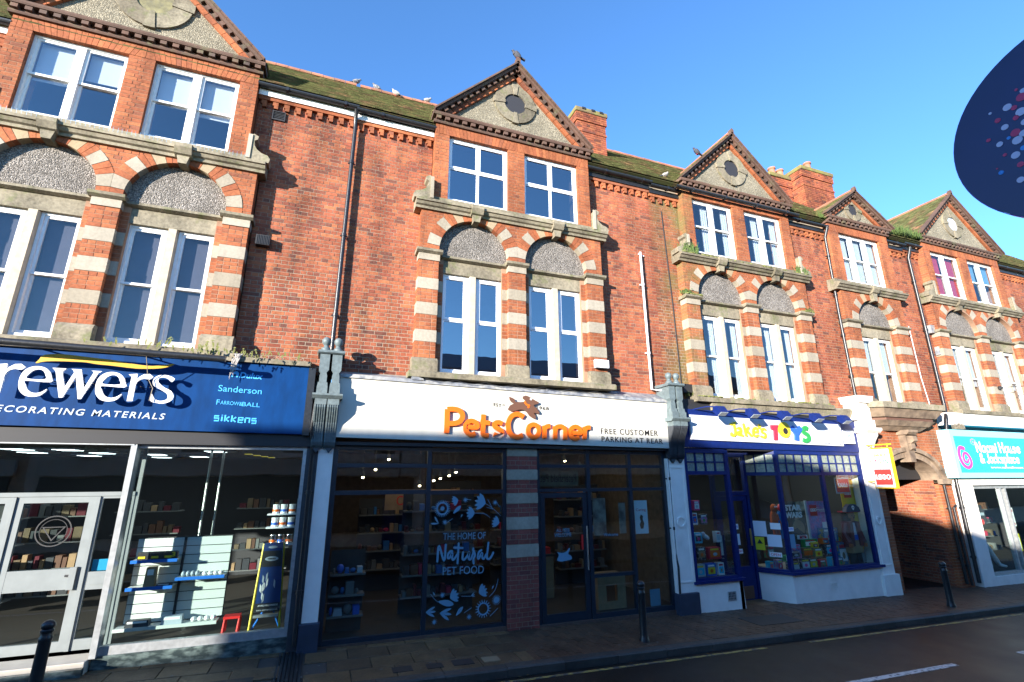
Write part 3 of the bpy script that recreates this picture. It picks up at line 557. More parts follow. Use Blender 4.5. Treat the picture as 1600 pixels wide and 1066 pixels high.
# ---------------------------------------------------------------- windows
def rectframe(mb, x0, x1, z0, z1, y0, y1, t, tb=None, m=None):
    tb = t if tb is None else tb
    mb.box(x0, x0+t, y0, y1, z0, z1, m); mb.box(x1-t, x1, y0, y1, z0, z1, m)
    mb.box(x0+t, x1-t, y0, y1, z1-t, z1, m); mb.box(x0+t, x1-t, y0, y1, z0, z0+tb, m)
def pane(parent, x0, x1, z0, z1, y, m): return MB().box(x0, x1, y, y+.006, z0, z1).build("pane", m, parent)
def window(B, x0, x1, z0, z1, y, cols, split, fm, gm, t=.06, back=None, bmat=None, bz=None, sash=True, gap=None, mull=.0, label=None, drape=None):
    """window part: frame mesh, children pane / blind"""
    mb = MB(); rectframe(mb, x0, x1, z0, z1, y-.02, y+.08, t*.6, t*.8)
    xs = []; n = cols; a0, a1 = x0+t*.6, x1-t*.6; w = (a1-a0-mull*(n-1))/n
    for i in range(n):
        a = a0+i*(w+mull); xs.append((a, a+w))
        if i and mull: mb.box(a-mull, a, y-.03, y+.08, z0+t*.8, z1-t*.6)
    zm = z0+(z1-z0)*split; cells = []
    for (a, b) in xs:
        if sash:
            mb2 = mb; rectframe(mb, a+.002, b-.002, zm-.02, z1-t*.6-.002, y+.0, y+.03, .045, .04); rectframe(mb, a+.002, b-.002, z0+t*.8+.002+(gap or 0 if i == n-1 else 0), zm+.02, y+.035, y+.065, .045, .055)
            cells += [(a+.045, b-.045, zm+.02, z1-t*.6-.045, y+.012), (a+.045, b-.045, z0+t*.8+.055, zm-.02, y+.047)]
        else:
            rectframe(mb, a+.002, b-.002, zm+.002, z1-t*.6-.002, y-.012, y+.04, .05, .05); rectframe(mb, a+.002, b-.002, z0+t*.8+.002, zm-.002, y+.002, y+.04, .028, .03)
            cells += [(a+.05, b-.05, zm+.05, z1-t*.6-.05, y+.012), (a+.028, b-.028, z0+t*.8+.03, zm-.03, y+.02)]
            mb.box(a+.06, b-.06, y-.022, y-.012, z1-t*.6-.035, z1-t*.6-.015)
    f = mb.build("window", fm, B)
    if label: f["label"] = label
    for c in cells: pane(f, *c[:4], c[4], gm)
    if drape:
        for (a, b) in xs:
            n = 6; w = (b-a)*.34; P = [(b-w+w*i/n, y+.12+(.02 if i % 2 else 0)) for i in range(n+1)]
            MB().prism(P+[(p[0], p[1]+.006) for p in reversed(P)], z0+.03, z1-.05, axis='Z').build("curtain", drape, f)
    if bmat:
        for (a, b) in xs:
            zt = z1-.05; zb = zt-(zt-z0)*(bz if not isinstance(bz, (list, tuple)) else bz[xs.index((a, b))])
            if zt-zb > .05: MB().box(a+.03, b-.03, y+.11, y+.118, zb, zt).build("blind", bmat, f)
    return f

# ---------------------------------------------------------------- terrace pieces
def sprism(mb, prof, x0, x1, m=None): return mb.prism(prof, x0, x1, axis='X', m=m)
def roof_tiles(B, x0, x1, fn, ntop, name="roof_tile", fall=None):
    pass
def slope_tiles(mb, o, u, v, n, lu, lv, inside=None, tw=.165, gauge=.105):
    """tiles laid on a plane: o origin at eaves, u along eaves, v up the slope, n outward"""
    o, u, v, n = Vector(o), Vector(u).normalized(), Vector(v).normalized(), Vector(n).normalized()
    rows = int(lv/gauge)
    for r in range(rows):
        off = (tw/2 if r % 2 else 0); k = 0
        while k*tw+off < lu+tw:
            a = max(k*tw+off-tw, 0); b = min(k*tw+off-.004, lu); k += 1
            if b-a < .02: continue
            t0 = r*gauge; t1 = t0+gauge+.03; h = .018+rnd.uniform(0, .012); tw_ = rnd.uniform(-.005, .005)
            c = o+u*((a+b)/2)+v*t0
            if inside and not inside(c): continue
            P = [o+u*a+v*t0+n*(h+tw_), o+u*b+v*t0+n*(h-tw_), o+u*b+v*t1+n*.004, o+u*a+v*t1+n*.004, o+u*a+v*t0, o+u*b+v*t0]
            mb.add(P, [(0, 1, 2, 3), (4, 5, 1, 0), (1, 5, 2), (0, 3, 4)])
RIDGE_Y, RIDGE_Z, EAVE_Y, EAVE_Z = 3.38, 13.36, .0, 9.98
def gutter(B, x0, x1, z, y=.06, m=M_BLACK):
    mb = MB(); prof = []
    for i in range(9):
        a = math.pi+math.pi*i/8; prof.append((y+.065*math.cos(a), z+.065*math.sin(a)))
    for i in range(8, -1, -1):
        a = math.pi+math.pi*i/8; prof.append((y+.055*math.cos(a), z+.055*math.sin(a)))
    mb.prism(prof, x0, x1, axis='X')
    g = mb.build("gutter", m, B)
    x = x0+.5
    while x < x1-.1:
        sprism(MB(), [(y-.075, z+.01), (y-.07, z-.06), (y, z-.085), (y+.07, z-.05), (y+.07, z+.01), (y+.06, z+.01), (y+.06, z-.04), (y, z-.07), (y-.06, z-.05), (y-.065, z+.01)], x, x+.05).build("gutter_bracket", m, g); x += 1.1
    return g
def downpipe(B, pts, m, r=.034, name="downpipe"):
    p = MB().tube(pts, r, 12).build(name, m, B, smooth=True)
    for i in range(len(pts)-1):
        a, b = Vector(pts[i]), Vector(pts[i+1])
        if abs(a.z-b.z) > 1.5 and abs(a.x-b.x) < .6:
            k = int(abs(a.z-b.z)/1.8)+1
            for j in range(k):
                c = a.lerp(b, (j+.5)/k); MB().lathe([(r+.002, -.03), (r+.012, -.03), (r+.012, .03), (r+.002, .03)], c.x, c.y, 12, z0=c.z).build("pipe_collar", m, p, smooth=True)
                boxo("pipe_bracket", m, p, c.x-.07, c.x+.07, c.y+.03, c.y+.05, c.z-.012, c.z+.012)
    return p

def wall(B, br, x0, x1, z0=4.25, z1=9.78, y=.22, m=M_BRICK, zo=0.0, fascia=M_WPAINT, mort=M_MORT, exl=0.0, exr=0.0):
    """plain brick wall with dentil course, fascia, gutter"""
    z0 += zo; z1 += zo
    MB().box(x0, x1, y+.005, y+.3, z0, z1+.3).build("wall_backing", mort, B)
    n = int(round((z1-.1-z0)/CH)); h = (z1-.1-z0)/n
    for i in range(n):
        up = z0+i*h > 8.05+zo; br.course([(x0-(exl if up else 0), x1+(exr if up else 0))], z0+i*h, i, y, .08, m, h=h)
    if exl: MB().box(x0-exl, x0-.001, y+.005, y+.3, 8.05+zo, z1+.3).build("wall_backing", mort, B); x0 -= exl
    if exr: MB().box(x1+.001, x1+exr, y+.005, y+.3, 8.05+zo, z1+.3).build("wall_backing", mort, B); x1 += exr
    # dentils and projecting courses
    zt = z1-.1
    MB().box(x0, x1, y-.07, y+.1, zt, zt+.07).build("eaves_band", M_RUB, B)
    k = int((x1-x0)/.2); mb = MB()
    for i in range(k):
        c = x0+(i+.5)*(x1-x0)/k; mb.box(c-.05, c+.05, y-.055, y+.05, zt-.085, zt-.002); mb.box(c-.025, c+.05, y-.056, y+.05, zt-.15, zt-.087)
    mb.build("dentil_course", M_RUB, B, "stuff")
    boxo("fascia_board", fascia, B, x0, x1, y-.10, y+.1, zt+.074, zt+.2)
    gutter(B, x0-.02, x1+.02, zt+.26, y-.17)

def voussoir(mb, c, r0, r1, a0, a1, y0, y1, clips=(), m=None, k=3):
    P = [(c[0]+r1*math.cos(a0+(a1-a0)*i/k), c[1]+r1*math.sin(a0+(a1-a0)*i/k)) for i in range(k+1)]+[(c[0]+r0*math.cos(a1-(a1-a0)*i/k), c[1]+r0*math.sin(a1-(a1-a0)*i/k)) for i in range(k+1)]
    for f in clips:
        P = clip_poly(P, f)
        if len(P) < 3: return False
    mb.prism(P, y0, y1, m=m); return True

def bay(B, br, xc, dz, s=1.0, style='upvc', single=False, rub=M_RUB, ocentre=M_LEADF, apex=12.2, half=1.98, moss=False, oz=11.1, big=True):
    X = lambda u: xc+u*s
    Z = lambda z: z+dz
    if single:
        PO = [(-1.3, -.905), (.665, 1.3)]; PO = [(-1.3, -.78), (.78, 1.3)]; arches = [0.0]; AR = .77; hw = 1.3; win_l = [(-.67, .67)]; PI = [(-.78, -.67), (.67, .78)]
        uh = 1.32; UP = [(-1.32, -.9), (.9, 1.32)]; UW = [(-.9, .9)]; sh = 1.5
    else:
        PO = [(-2.1, -1.695), (-.195, .195), (1.695, 2.1)]; arches = [-.945, .945]; AR = .755; hw = 2.1; win_l = [(-1.585, -.305), (.305, 1.585)]; PI = [(-1.695, -1.585), (-.305, -.195), (.195, .305), (1.585, 1.695)]
        uh = 1.88; UP = [(-1.88, -1.57), (-.2, .2), (1.57, 1.88)]; UW = [(-1.57, -.2), (.2, 1.57)]; sh = 2.23
    XS = lambda sp: [(X(a), X(b)) for a, b in sp]
    spring = Z(7.03 if not single else 6.93)
    RO = AR+.255
    # cores
    mb = MB()
    for a, b in XS(PO): mb.box(a+.004, b-.004, .005, .45, Z(4.4), Z(6.93))
    for a, b in XS(PI): mb.box(a-.01, b+.01, .105, .45, Z(4.4), Z(6.93))
    P = [(X(-hw)+.004, Z(6.93))]
    for c in arches:
        P.append((X(c)-AR*s-.002, Z(6.93)))
        for i in range(25):
            a = math.pi-math.pi*i/24; P.append((X(c)+(AR*s+.002)*math.cos(a), spring+(AR+.002)*math.sin(a)))
        P.append((X(c)+AR*s+.002, Z(6.93)))
    P += [(X(hw)-.004, Z(6.93)), (X(hw)-.004, Z(8.0)), (X(-hw)+.004, Z(8.0))]
    mb.prism(P, .005, .45)
    for a, b in XS(UP): mb.box(a+.004, b-.004, .005, .45, Z(8.0), Z(9.8))
    mb.box(X(-uh)+.004, X(uh)-.004, .012, .45, Z(9.80), Z(10.28))
    mb.build("bay_core", M_MORTB, B)
    # lower piers: brick and stone bands
    bands = [(4.73, 5.05, 4), (5.29, 5.60, 4), (5.85, 6.13, 4), (6.37, 6.75, 5)]
    for z0, z1, n in bands:
        h = (z1-z0)/n
        for i in range(n):
            br.course(XS(PO), Z(z0)+i*h, i, 0.0, .22, rub, ph=X(0)+.05*(i % 2), h=h); br.course(XS(PI), Z(z0)+i*h, i+1, .10, .15, rub, ph=X(0), h=h)
    for z0, z1 in [(5.05, 5.29), (5.60, 5.85), (6.13, 6.37)]:
        for a, b in XS(PO): boxo("stone_band", M_STONE, B, a-.004, b+.004, -.006, .23, Z(z0)+.004, Z(z1)-.004)
        for a, b in XS(PI): boxo("stone_band", M_STONE, B, a, b, .094, .22, Z(z0)+.004, Z(z1)-.004)
    for a, b in XS(PO):
        MB().prism([(-.06, Z(4.45)), (-.06, Z(4.66)), (-.008, Z(4.73)), (.2, Z(4.73)), (.2, Z(4.45))], a-.04, b+.04, axis='X').build("pier_plinth", M_OLDST, B)
        boxo("impost_block", M_STONE, B, a-.012, b+.012, -.02, .2, Z(6.75), Z(6.89))
        MB().prism([(-.03, Z(6.89)), (-.085, Z(6.925)), (-.09, Z(6.975)), (.2, Z(6.975)), (.2, Z(6.89))], a-.06, b+.06, axis='X').build("impost_cap", M_OLDST, B)
    sprism(MB(), [(-.15, Z(4.33)), (-.16, Z(4.42)), (-.12, Z(4.45)), (.3, Z(4.46)), (.3, Z(4.33))], X(-hw)-.1, X(hw)+.1).build("bay_cill", M_OLDST, B)
    if moss:
        mb = MB()
        for i in range(150):
            a = X(-hw+2*hw*rnd.random()**1.8); zz, yy = rnd.choice([(4.455, -.12), (6.985, -.06), (8.07, -.13), (8.09, -.10)])
            if zz == 6.985: a = X(rnd.choice((rnd.uniform(-2.14, -1.7), rnd.uniform(1.7, 2.14))))
            mb.ellipsoid((a, yy+rnd.uniform(-.03, .03), Z(zz)), (rnd.uniform(.03, .08), .03, rnd.uniform(.012, .03)), 7, 5)
        mb.build("moss_cushion", M_MOSS, B, "stuff")
    # tympana, transoms
    for c in arches:
        cx = X(c); r = (AR+.01)*s
        Pp = [(cx-r, Z(6.86))]+[(cx+r*math.cos(math.pi-math.pi*i/24), spring+(AR+.01)*math.sin(math.pi*i/24)) for i in range(25)]+[(cx+r, Z(6.86))]
        MB().prism(Pp, .13, .3).build("pebbledash_tympanum", M_PEB, B)
        boxo("window_head_stone", M_OLDST, B, cx-AR*s+.005, cx+AR*s-.005, .12, .3, Z(6.57), Z(6.85))
        MB().prism([(.10, Z(6.85)), (.03, Z(6.88)), (.03, Z(6.925)), (.14, Z(6.95)), (.14, Z(6.85))], cx-AR*s+.003, cx+AR*s-.003, axis='X').build("transom_ledge", M_OLDST, B)
    # voussoirs
    seq = [(-6, 5, 'n'), (5, 20, 'c'), (20, 27, 'r'), (27, 34, 'r'), (34, 47, 'c'), (47, 53, 'r'), (53, 59, 'r'), (59, 71, 'b'), (71, 77.5, 'r'), (77.5, 84, 'r')]
    mm = {'n': rub, 'c': M_STONE, 'r': rub, 'b': M_BUFF}
    zc_ = Z(7.87)
    for ci, c in enumerate(arches):
        cx = X(c)
        cl = [lambda p: zc_-p[1]]
        if not single: cl.append((lambda p: -(p[0]-xc)-.002) if c < 0 else (lambda p: (p[0]-xc)-.002))
        for a0, a1, k in seq:
            for sg in (0, 1):
                A0, A1 = R(a0+.25), R(a1-.25)
                if sg: A0, A1 = math.pi-A1, math.pi-A0
                mb = MB()
                if voussoir(mb, (cx, spring), AR*s, RO*s, A0, A1, -.006-(.004 if k == 'c' else 0), .16, cl): mb.build("voussoir", mm[k], B)
        zt = spring+AR
        MB().prism([(cx-.065, zt-.05), (cx+.065, zt-.05), (cx+.1, Z(7.9)), (cx-.1, Z(7.9))], -.11, .16).build("keystone", M_OLDST, B)
        sprism(MB(), [(-.06, Z(7.86)), (-.15, Z(7.90)), (-.21, Z(8.0)), (-.21, Z(8.07)), (.0, Z(8.12)), (0, Z(7.86))], cx-.13, cx+.13).build("keystone_cap", M_OLDST, B)
    # spandrel courses
    n = 12; h = (Z(7.87)-Z(6.98))/n
    for i in range(n):
        zz = Z(6.98)+(i+.5)*h; sp = [(X(-hw), X(hw))]
        for c in arches:
            d = zz-spring; q = RO*RO-d*d; w_ = math.sqrt(q)*s if q > 0 else 0
            if w_: sp = sub(sp, X(c)-w_, X(c)+w_)
        br.course(sp, Z(6.98)+i*h, i, 0.0, .22, rub, ph=X(0), h=h)
    # string course / cill of upper windows
    sprism(MB(), [(0, Z(7.87)), (-.05, Z(7.87)), (-.06, Z(7.92)), (-.10, Z(7.94)), (-.13, Z(7.99)), (-.16, Z(8.0)), (-.165, Z(8.05)), (-.02, Z(8.12)), (-.02, Z(8.2)), (.25, Z(8.22)), (.25, Z(7.87))], X(-sh), X(sh)).build("string_course", M_OLDST, B)
    # scrolls
    if not single:
        for sg in (-1, 1):
            q = [(1.90, 8.12), (1.90, 8.62), (1.97, 8.68), (2.05, 8.64), (2.04, 8.57), (1.99, 8.54), (2.0, 8.44), (2.05, 8.36), (2.13, 8.3), (2.24, 8.27), (2.29, 8.2), (2.27, 8.12)]
            MB().prism([(X(sg*a), Z(b-.05)) for a, b in q], -.10, .14).build("scroll_bracket", M_OLDST, B)
            a, b = sorted((X(sg*1.885), X(sg*1.955))); boxo("scroll_fillet", M_STONE, B, a, b, -.12, -.10, Z(8.1), Z(8.6))
    # upper piers
    n = 21; h = (Z(9.79)-Z(8.2))/n
    for i in range(n): br.course(XS(UP), Z(8.2)+i*h, i, 0.0, .22, rub, ph=X(0), h=h)
    # gauged lintel
    k = int(2*uh*s/.079); 
    cents = [(a+b)/2 for a, b in UW]
    lm = {}
    for i in range(k):
        u0 = X(-uh)+i*(2*uh*s)/k; u1 = X(-uh)+(i+1)*(2*uh*s)/k
        def top(u):
            for (a, b) in XS(UW):
                c = (a+b)/2; hh = (b-a)/2+.12
                if abs(u-c) < hh: return u+(u-c)*.12*(1-0*abs(u-c)/hh)
            return u
        t0, t1 = top(u0), top(u1)
        if t1 < t0+.02: t1 = t0+.05
        t0 = max(t0, X(-uh)); t1 = min(t1, X(uh))
        MB().prism([(u0+.003, Z(9.79)), (u1-.003, Z(9.79)), (t1-.003, Z(10.025)), (t0+.003, Z(10.025))], -.004+rnd.uniform(-.002, .002), .12).build("soldier_brick", rub, B)
    # cornice
    e = uh+.06
    sprism(MB(), [(0, Z(10.028)), (-.045, Z(10.03)), (-.06, Z(10.06)), (-.06, Z(10.09)), (.2, Z(10.09)), (.2, Z(10.028))], X(-e), X(e)).build("cornice_moulding", M_CORN, B)
    nd = int(2*e*s/.19)
    for i in range(nd):
        c = X(-e)+(i+.5)*2*e*s/nd
        boxo("dentil", M_CORN, B, c-.05, c+.05, -.115, .02, Z(10.093), Z(10.168))
    sprism(MB(), [(0, Z(10.17)), (-.13, Z(10.17)), (-.145, Z(10.2)), (-.15, Z(10.235)), (.2, Z(10.28)), (.2, Z(10.17))], X(-e)-.03, X(e)+.03).build("cornice_top_band", M_CORN, B)
    # gable
    zb = Z(10.27); za = Z(apex); hf = half*s
    MB().prism([(X(-uh), zb-.05), (X(uh), zb-.05), (xc, za-.05)], .03, .3).build("gable_roughcast", M_PEB2, B)
    for sg in (-1, 1):
        d = Vector((sg*hf, 0, zb-za)); Ls = d.length; d.normalize(); nrm = Vector((sg*(za-zb), 0, hf)).normalized()
        A = Vector((xc, 0, za))
        def lay(name, off, th, y0, y1, m, pieces=None, gap=0.006, frac=1.0, kind=None):
            end = Ls-off*1.0-.02; st = off*(hf/(za-zb)) if False else off*.95
            if pieces is None: segs = [(st*.0+ (0 if off < .06 else st), end)]
            else:
                k = max(1, int((end-st)/pieces)); segs = [(st+(end-st)*i/k+gap/2, st+(end-st)*(i+frac)/k-gap/2) for i in range(k)]
            for a, b in segs:
                c = A+d*((a+b)/2)-nrm*(off+th/2); c.y = (y0+y1)/2
                MB().obox(c, d*((b-a)/2), (0, (y1-y0)/2, 0), nrm*(th/2)).build(name, m, B)
        lay("verge_tile", 0.0, .035, -.20, .35, M_CORN, .165)
        lay("verge_band", .037, .06, -.15, .2, M_CORN)
        lay("dentil", .10, .07, -.12, .1, M_CORN, .19, frac=.5)
        lay("verge_band", .10, .07, -.05, .1, M_CORN)
        lay("verge_brick", .172, .10, -.035, .1, rub, .235, gap=.01)
        # tiled roof of the gable running back
        yb = max(.4, (za-EAVE_Z)/(RIDGE_Z-EAVE_Z)*(RIDGE_Y-EAVE_Y)+EAVE_Y)
        mbt = MB(); lu = yb+.25
        def ins(c, _dz=0): return c.z > EAVE_Z+(c.y-EAVE_Y)-.12
        slope_tiles(mbt, A+d*Ls+Vector((0, -.05, 0)), (0, 1, 0), -d, nrm, lu, Ls, inside=ins)
        if mbt.v: mbt.build("gable_roof_tile", M_TILE, B, "stuff", fix=False)
        c = A+d*(Ls/2)-nrm*.03; c.y = yb/2; MB().obox(c, d*(Ls/2), (0, yb/2, 0), nrm*.02).build("gable_roof_deck", M_TILE, B)
    yy = .0
    while yy < yb:
        MB().prism([(-.09, -.06), (-.1, -.04), (-.045, .035), (0, .055), (.045, .035), (.1, -.04), (.09, -.06)], 0, .29).build("ridge_tile", M_RIDGE, B).location = (xc, yy-.1, za+.01); yy += .3
    MB().prism([(xc-.05, za-.05), (xc+.05, za-.05), (xc+.06, za+.06), (xc, za+.12), (xc-.06, za+.06)], -.2, -.1).build("gable_finial", M_CORN, B)
    # oculus
    oc = (xc-.02, Z(oz)); r0, r1 = (.27, .52) if not single else (.2, .37)
    if big: r0, r1 = .30, .62
    for i in range(8):
        a0 = R(45*i-22.5+1); a1 = R(45*i+22.5-1); kk = i % 2 == 0
        h_ = 9 if kk else 22
        a0 = R(45*i-h_/1.0+.4); a1 = R(45*i+h_-.4)
        if not kk: a0, a1 = R(45*i-45+9.5+0), R(45*i+45-9.5)
        mb = MB(); voussoir(mb, oc, r0*(.93 if kk else 1), r1*(1.05 if kk else 1), a0, a1, (-.03 if kk else -.012), .1, k=6); mb.build("oculus_stone", M_OLDST, B)
    MB().prism([(oc[0]+(r0+.01)*math.cos(2*math.pi*i/24), oc[1]+(r0+.01)*math.sin(2*math.pi*i/24)) for i in range(24)], .015, .1).build("oculus_panel", ocentre, B)
    return dict(X=X, Z=Z, XS=XS, UW=UW, win_l=win_l, hw=hw, uh=uh, arches=arches)

def lower_lights(B, W_, fm, gm, sash, split=.52, blind=None, bz=1.0, mull=M_OLDST, drape=None):
    X, Z = W_['X'], W_['Z']
    for a, b in W_['win_l']:
        a, b = X(a), X(b); c = (a+b)/2
        MB().prism([(c-.085, .2), (c-.06, .11), (c+.06, .11), (c+.085, .2), (c+.085, .34), (c-.085, .34)], Z(4.46), Z(6.57), axis='Z').build("stone_mullion", M_BUFFL, B)
        for p, q in ((a+.0, c-.085), (c+.085, b)):
            window(B, p, q, Z(4.5), Z(6.57), .2, 1, split, fm, gm, t=.07, sash=sash, bmat=blind, bz=bz, drape=drape)
M_BUFFL = mat("pale_buff_mullion", (.46, .39, .28), .8, var=.2, vs=4)
M_HOOD = mat("weathered_hood_stone", (.26, .19, .13), .85, var=.3, vs=3, c2=(.12, .085, .06), thr=(.45, .7), bump=.3, bs=30)

def shell(B, x0, x1, zo=0.0, y1=6.7, inner=M_LIGHTROOM):
    mb = MB()
    mb.box(x0+.01, x0+.11, .5, y1, -.4, 9.9+zo); mb.box(x1-.11, x1-.01, .5, y1, -.4, 9.9+zo); mb.box(x0+.11, x1-.11, y1-.1, y1, -.4, 9.9+zo)
    mb.box(x0+.11, x1-.11, .53, y1-.1, 7.25+zo, 7.4+zo); mb.box(x0+.11, x1-.11, .46, y1-.1, 3.9+zo, 4.3+zo); mb.box(x0+.11, x1-.11, .46, y1-.1, 9.85+zo, 9.93+zo)
    mb.build("inner_walls", inner, B)
    # upper room partition so that the windows look into rooms, not through the house
    boxo("room_partition", inner, B, x0+.11, x1-.11, 3.6, 3.7, 4.3+zo, 9.85+zo)
def main_roof(B, x0, x1):
    mb = MB(); L_ = math.hypot(RIDGE_Y-EAVE_Y, RIDGE_Z-EAVE_Z); v = Vector((0, RIDGE_Y-EAVE_Y, RIDGE_Z-EAVE_Z)).normalized(); n = Vector((0, -v.z, v.y))
    slope_tiles(mb, (x0, EAVE_Y, EAVE_Z+.05), (1, 0, 0), v, n, x1-x0, L_)
    mb.build("roof_tile", M_TILE, B, "stuff", fix=False)
    MB().prism([(EAVE_Y+.0, EAVE_Z), (RIDGE_Y, RIDGE_Z), (6.8, EAVE_Z), (6.8, EAVE_Z-.1), (RIDGE_Y, RIDGE_Z-.15), (EAVE_Y+.1, EAVE_Z-.05)], x0, x1, axis='X').build("roof_deck", M_TILE, B)
    rm = MB().prism([(-.11, -.09), (-.12, -.06), (-.05, .04), (0, .06), (.05, .04), (.12, -.06), (.11, -.09)], 0, .29, axis='X').mesh("ridge_tile", M_RIDGE)
    x = x0
    while x < x1-.1:
        o = add_obj("ridge_tile", rm, B); o.location = (x, RIDGE_Y, RIDGE_Z+.08+rnd.uniform(-.006, .006)); x += .30

# chewing gum spots and fallen leaves on the paving
mb = MB()
for i in range(130):
    x_ = rnd.uniform(-6, 16); y_ = rnd.uniform(-1.4, .1); r_ = rnd.uniform(.012, .026); z_ = gz(x_)+.004
    mb.add([(x_+r_*math.cos(k*1.0472), y_+r_*math.sin(k*1.0472)*.8, z_) for k in range(6)], [(0, 1, 2, 3, 4, 5)])
mb.build("gum_spot", mat("grey_gum", (.16, .15, .14), .8), pavement, "stuff", fix=False)
mb = MB()
for i in range(40):
    x_ = rnd.uniform(-6, 18); y_ = rnd.choice((rnd.uniform(-1.75, -1.65), rnd.uniform(-.1, .02))); z_ = gz(x_)+(.008 if y_ > -1.5 else -.108); a = rnd.uniform(0, 6.3); q = Vector((math.cos(a), math.sin(a), 0)); w = Vector((-math.sin(a), math.cos(a), 0)); c = Vector((x_, y_, z_))
    mb.add([c-q*.03, c+w*.014+Vector((0, 0, .006)), c+q*.03, c-w*.014+Vector((0, 0, .008))], [(0, 1, 2, 3)])
tag(mb.build("fallen_leaf", mat("brown_leaf", (.16, .09, .03), .8), None, "stuff", fix=False), "brown dead leaves lying in the gutter and along the shop fronts", "leaves")
def cols(B, x0, x1, y, w, z0, z1, m, name): return boxo(name, m, B, x0, x1, y, y+w, z0, z1)
# paired console bracket with ball finials, on the party lines
def party_pilaster(label, xc, dz, shaftx, shaft_m, panel, lower):
    t = thing("party_pilaster", label, "pilaster", (xc, 0, gz(xc)), "pilasters between the shops")
    a, b = shaftx
    boxo("plinth", M_PLINTH, t, a-.03, b+.03, -.07, .2, gz(xc)-.05, .36+dz, bevel=.01)
    s = boxo("shaft", shaft_m, t, a, b, -.02, .2, .36+dz, 3.02+dz, bevel=.006)
    if panel:
        rectframe_mb = MB(); rectframe(rectframe_mb, a+.05, b-.05, .55+dz, 2.85+dz, -.035, -.02, .03); rectframe_mb.build("raised_panel_edge", shaft_m, s)
        c = (a+b)/2; MB().prism([(c+.11*math.cos(i*math.pi/12), 1.72+dz+.11*math.sin(i*math.pi/12)) for i in range(24)], -.045, -.02, [[(c+.075*math.cos(-i*math.pi/12), 1.72+dz+.075*math.sin(-i*math.pi/12)) for i in range(24)]]).build("roundel", shaft_m, s)
    for sg in (-1, 1):
        cx = xc+sg*.1; w = .092
        # fluted console, curving forward towards its top
        prof = [(0.2, 3.0), (-.06, 3.0), (-.10, 3.04), (-.12, 3.1), (-.13, 3.25), (-.17, 3.42), (-.25, 3.56), (-.30, 3.66), (-.30, 3.7), (.2, 3.7)]
        MB().prism([(p[0], p[1]+dz) for p in prof], cx-w, cx+w, axis='X').build("console", M_CORBELD if lower else M_CORBEL, t)
        if not lower or True:
            for k in range(5):
                u = cx-w+.02+k*(2*w-.04)/4
                MB().prism([(p[0]-.012, p[1]+dz) for p in prof[2:-1]]+[(p[0]+.01, p[1]+dz) for p in reversed(prof[2:-1])], u-.006, u+.006, axis='X').build("flute_rib", M_CORBELD if lower else M_CORBEL, t)
        boxo("console_head", M_CORBEL, t, cx-w, cx+w, -.31, .2, 3.70+dz, 3.80+dz)
        # pedestal
        MB().box(cx-.085, cx+.085, -.30, .2, 3.88+dz, 4.0+dz).prism([(cx-.085, 4.0+dz), (cx+.085, 4.0+dz), (cx+.075, 4.08+dz), (cx-.075, 4.08+dz)], -.27, .2).box(cx-.06, cx+.06, -.25, .2, 4.08+dz, 4.2+dz).prism([(cx-.06, 4.2+dz), (cx+.06, 4.2+dz), (cx+.045, 4.25+dz), (cx+.08, 4.30+dz), (cx+.08, 4.58+dz), (cx-.08, 4.58+dz), (cx-.08, 4.30+dz), (cx-.045, 4.25+dz)], -.25, .2).build("pedestal", M_CORBEL, t)
        MB().lathe([(.075, 0), (.08, .03), (.07, .05), (.045, .075), (.04, .10), (.062, .13), (.075, .165), (.075, .2), (.055, .235), (.02, .255)], cx, -.17, 16, z0=4.64+dz).build("ball_finial", M_CORBEL, t, smooth=True)
        MB().prism([(p[0], p[1]) for p in [(cx-.06, 3.0+dz), (cx+.06, 3.0+dz), (cx, 2.92+dz)]], -.09, .1).build("console_drop", M_CORBELD, t)
    sprism(MB(), [(.2, 3.80+dz), (-.32, 3.80+dz), (-.35, 3.83+dz), (-.37, 3.85+dz), (-.37, 3.88+dz), (.2, 3.88+dz)], xc-.24, xc+.24).build("console_cap", M_CORBEL, t)
    sprism(MB(), [(.2, 4.58+dz), (-.27, 4.58+dz), (-.30, 4.60+dz), (-.30, 4.64+dz), (.2, 4.64+dz)], xc-.22, xc+.22).build("pedestal_cap", M_CORBEL, t)
    return t
party_pilaster("slate grey double bracket with ball finials left of the cream pet shop sign", -.04, .02, (-.10, .14), M_WALLW, False, False)
party_pilaster("slate grey double bracket above the white pilaster left of the toy shop", 7.17, -.10, (6.95, 7.41), M_WALLW, True, True)

# ================================================================= A: paint shop
A = thing("brick_shop_building", "red brick building over the blue paint shop sign, leftmost in the terrace", "building", (-5, .2, 0), "brick terrace over the shops")
brA = Bricks(); zoA = .10
shell(A, -10, 0.0)
wall(A, brA, -10, -5.86, zo=0.05, exr=.23); wall(A, brA, -1.62, 0.0, zo=0.05, exl=.23)
WA = bay(A, brA, -3.74, zoA, oz=11.12, ocentre=mat("lichened_oculus_panel", (.20, .18, .09), .9, var=.3, c2=(.12, .11, .07), vs=5), big=True)
X, Z = WA['X'], WA['Z']
window(A, X(-1.57), X(-.2), Z(8.22), Z(9.79), .1, 2, .52, M_WPAINT, M_GLASSM, bmat=M_BLIND, bz=[.5, .36], mull=.1, gap=.0, label="white sash window with a half drawn blind")
window(A, X(.2), X(1.57), Z(8.22), Z(9.79), .1, 2, .52, M_WPAINT, M_GLASSM, bmat=M_BLIND, bz=[.47, .52], mull=.1, label="white sash window with its blinds drawn halfway")
lower_lights(A, WA, M_WPAINT, M_GLASSO, True, .5, M_VBLIND, .98)
main_roof(A, -10, 0.0)
brA.flush(A, 300)
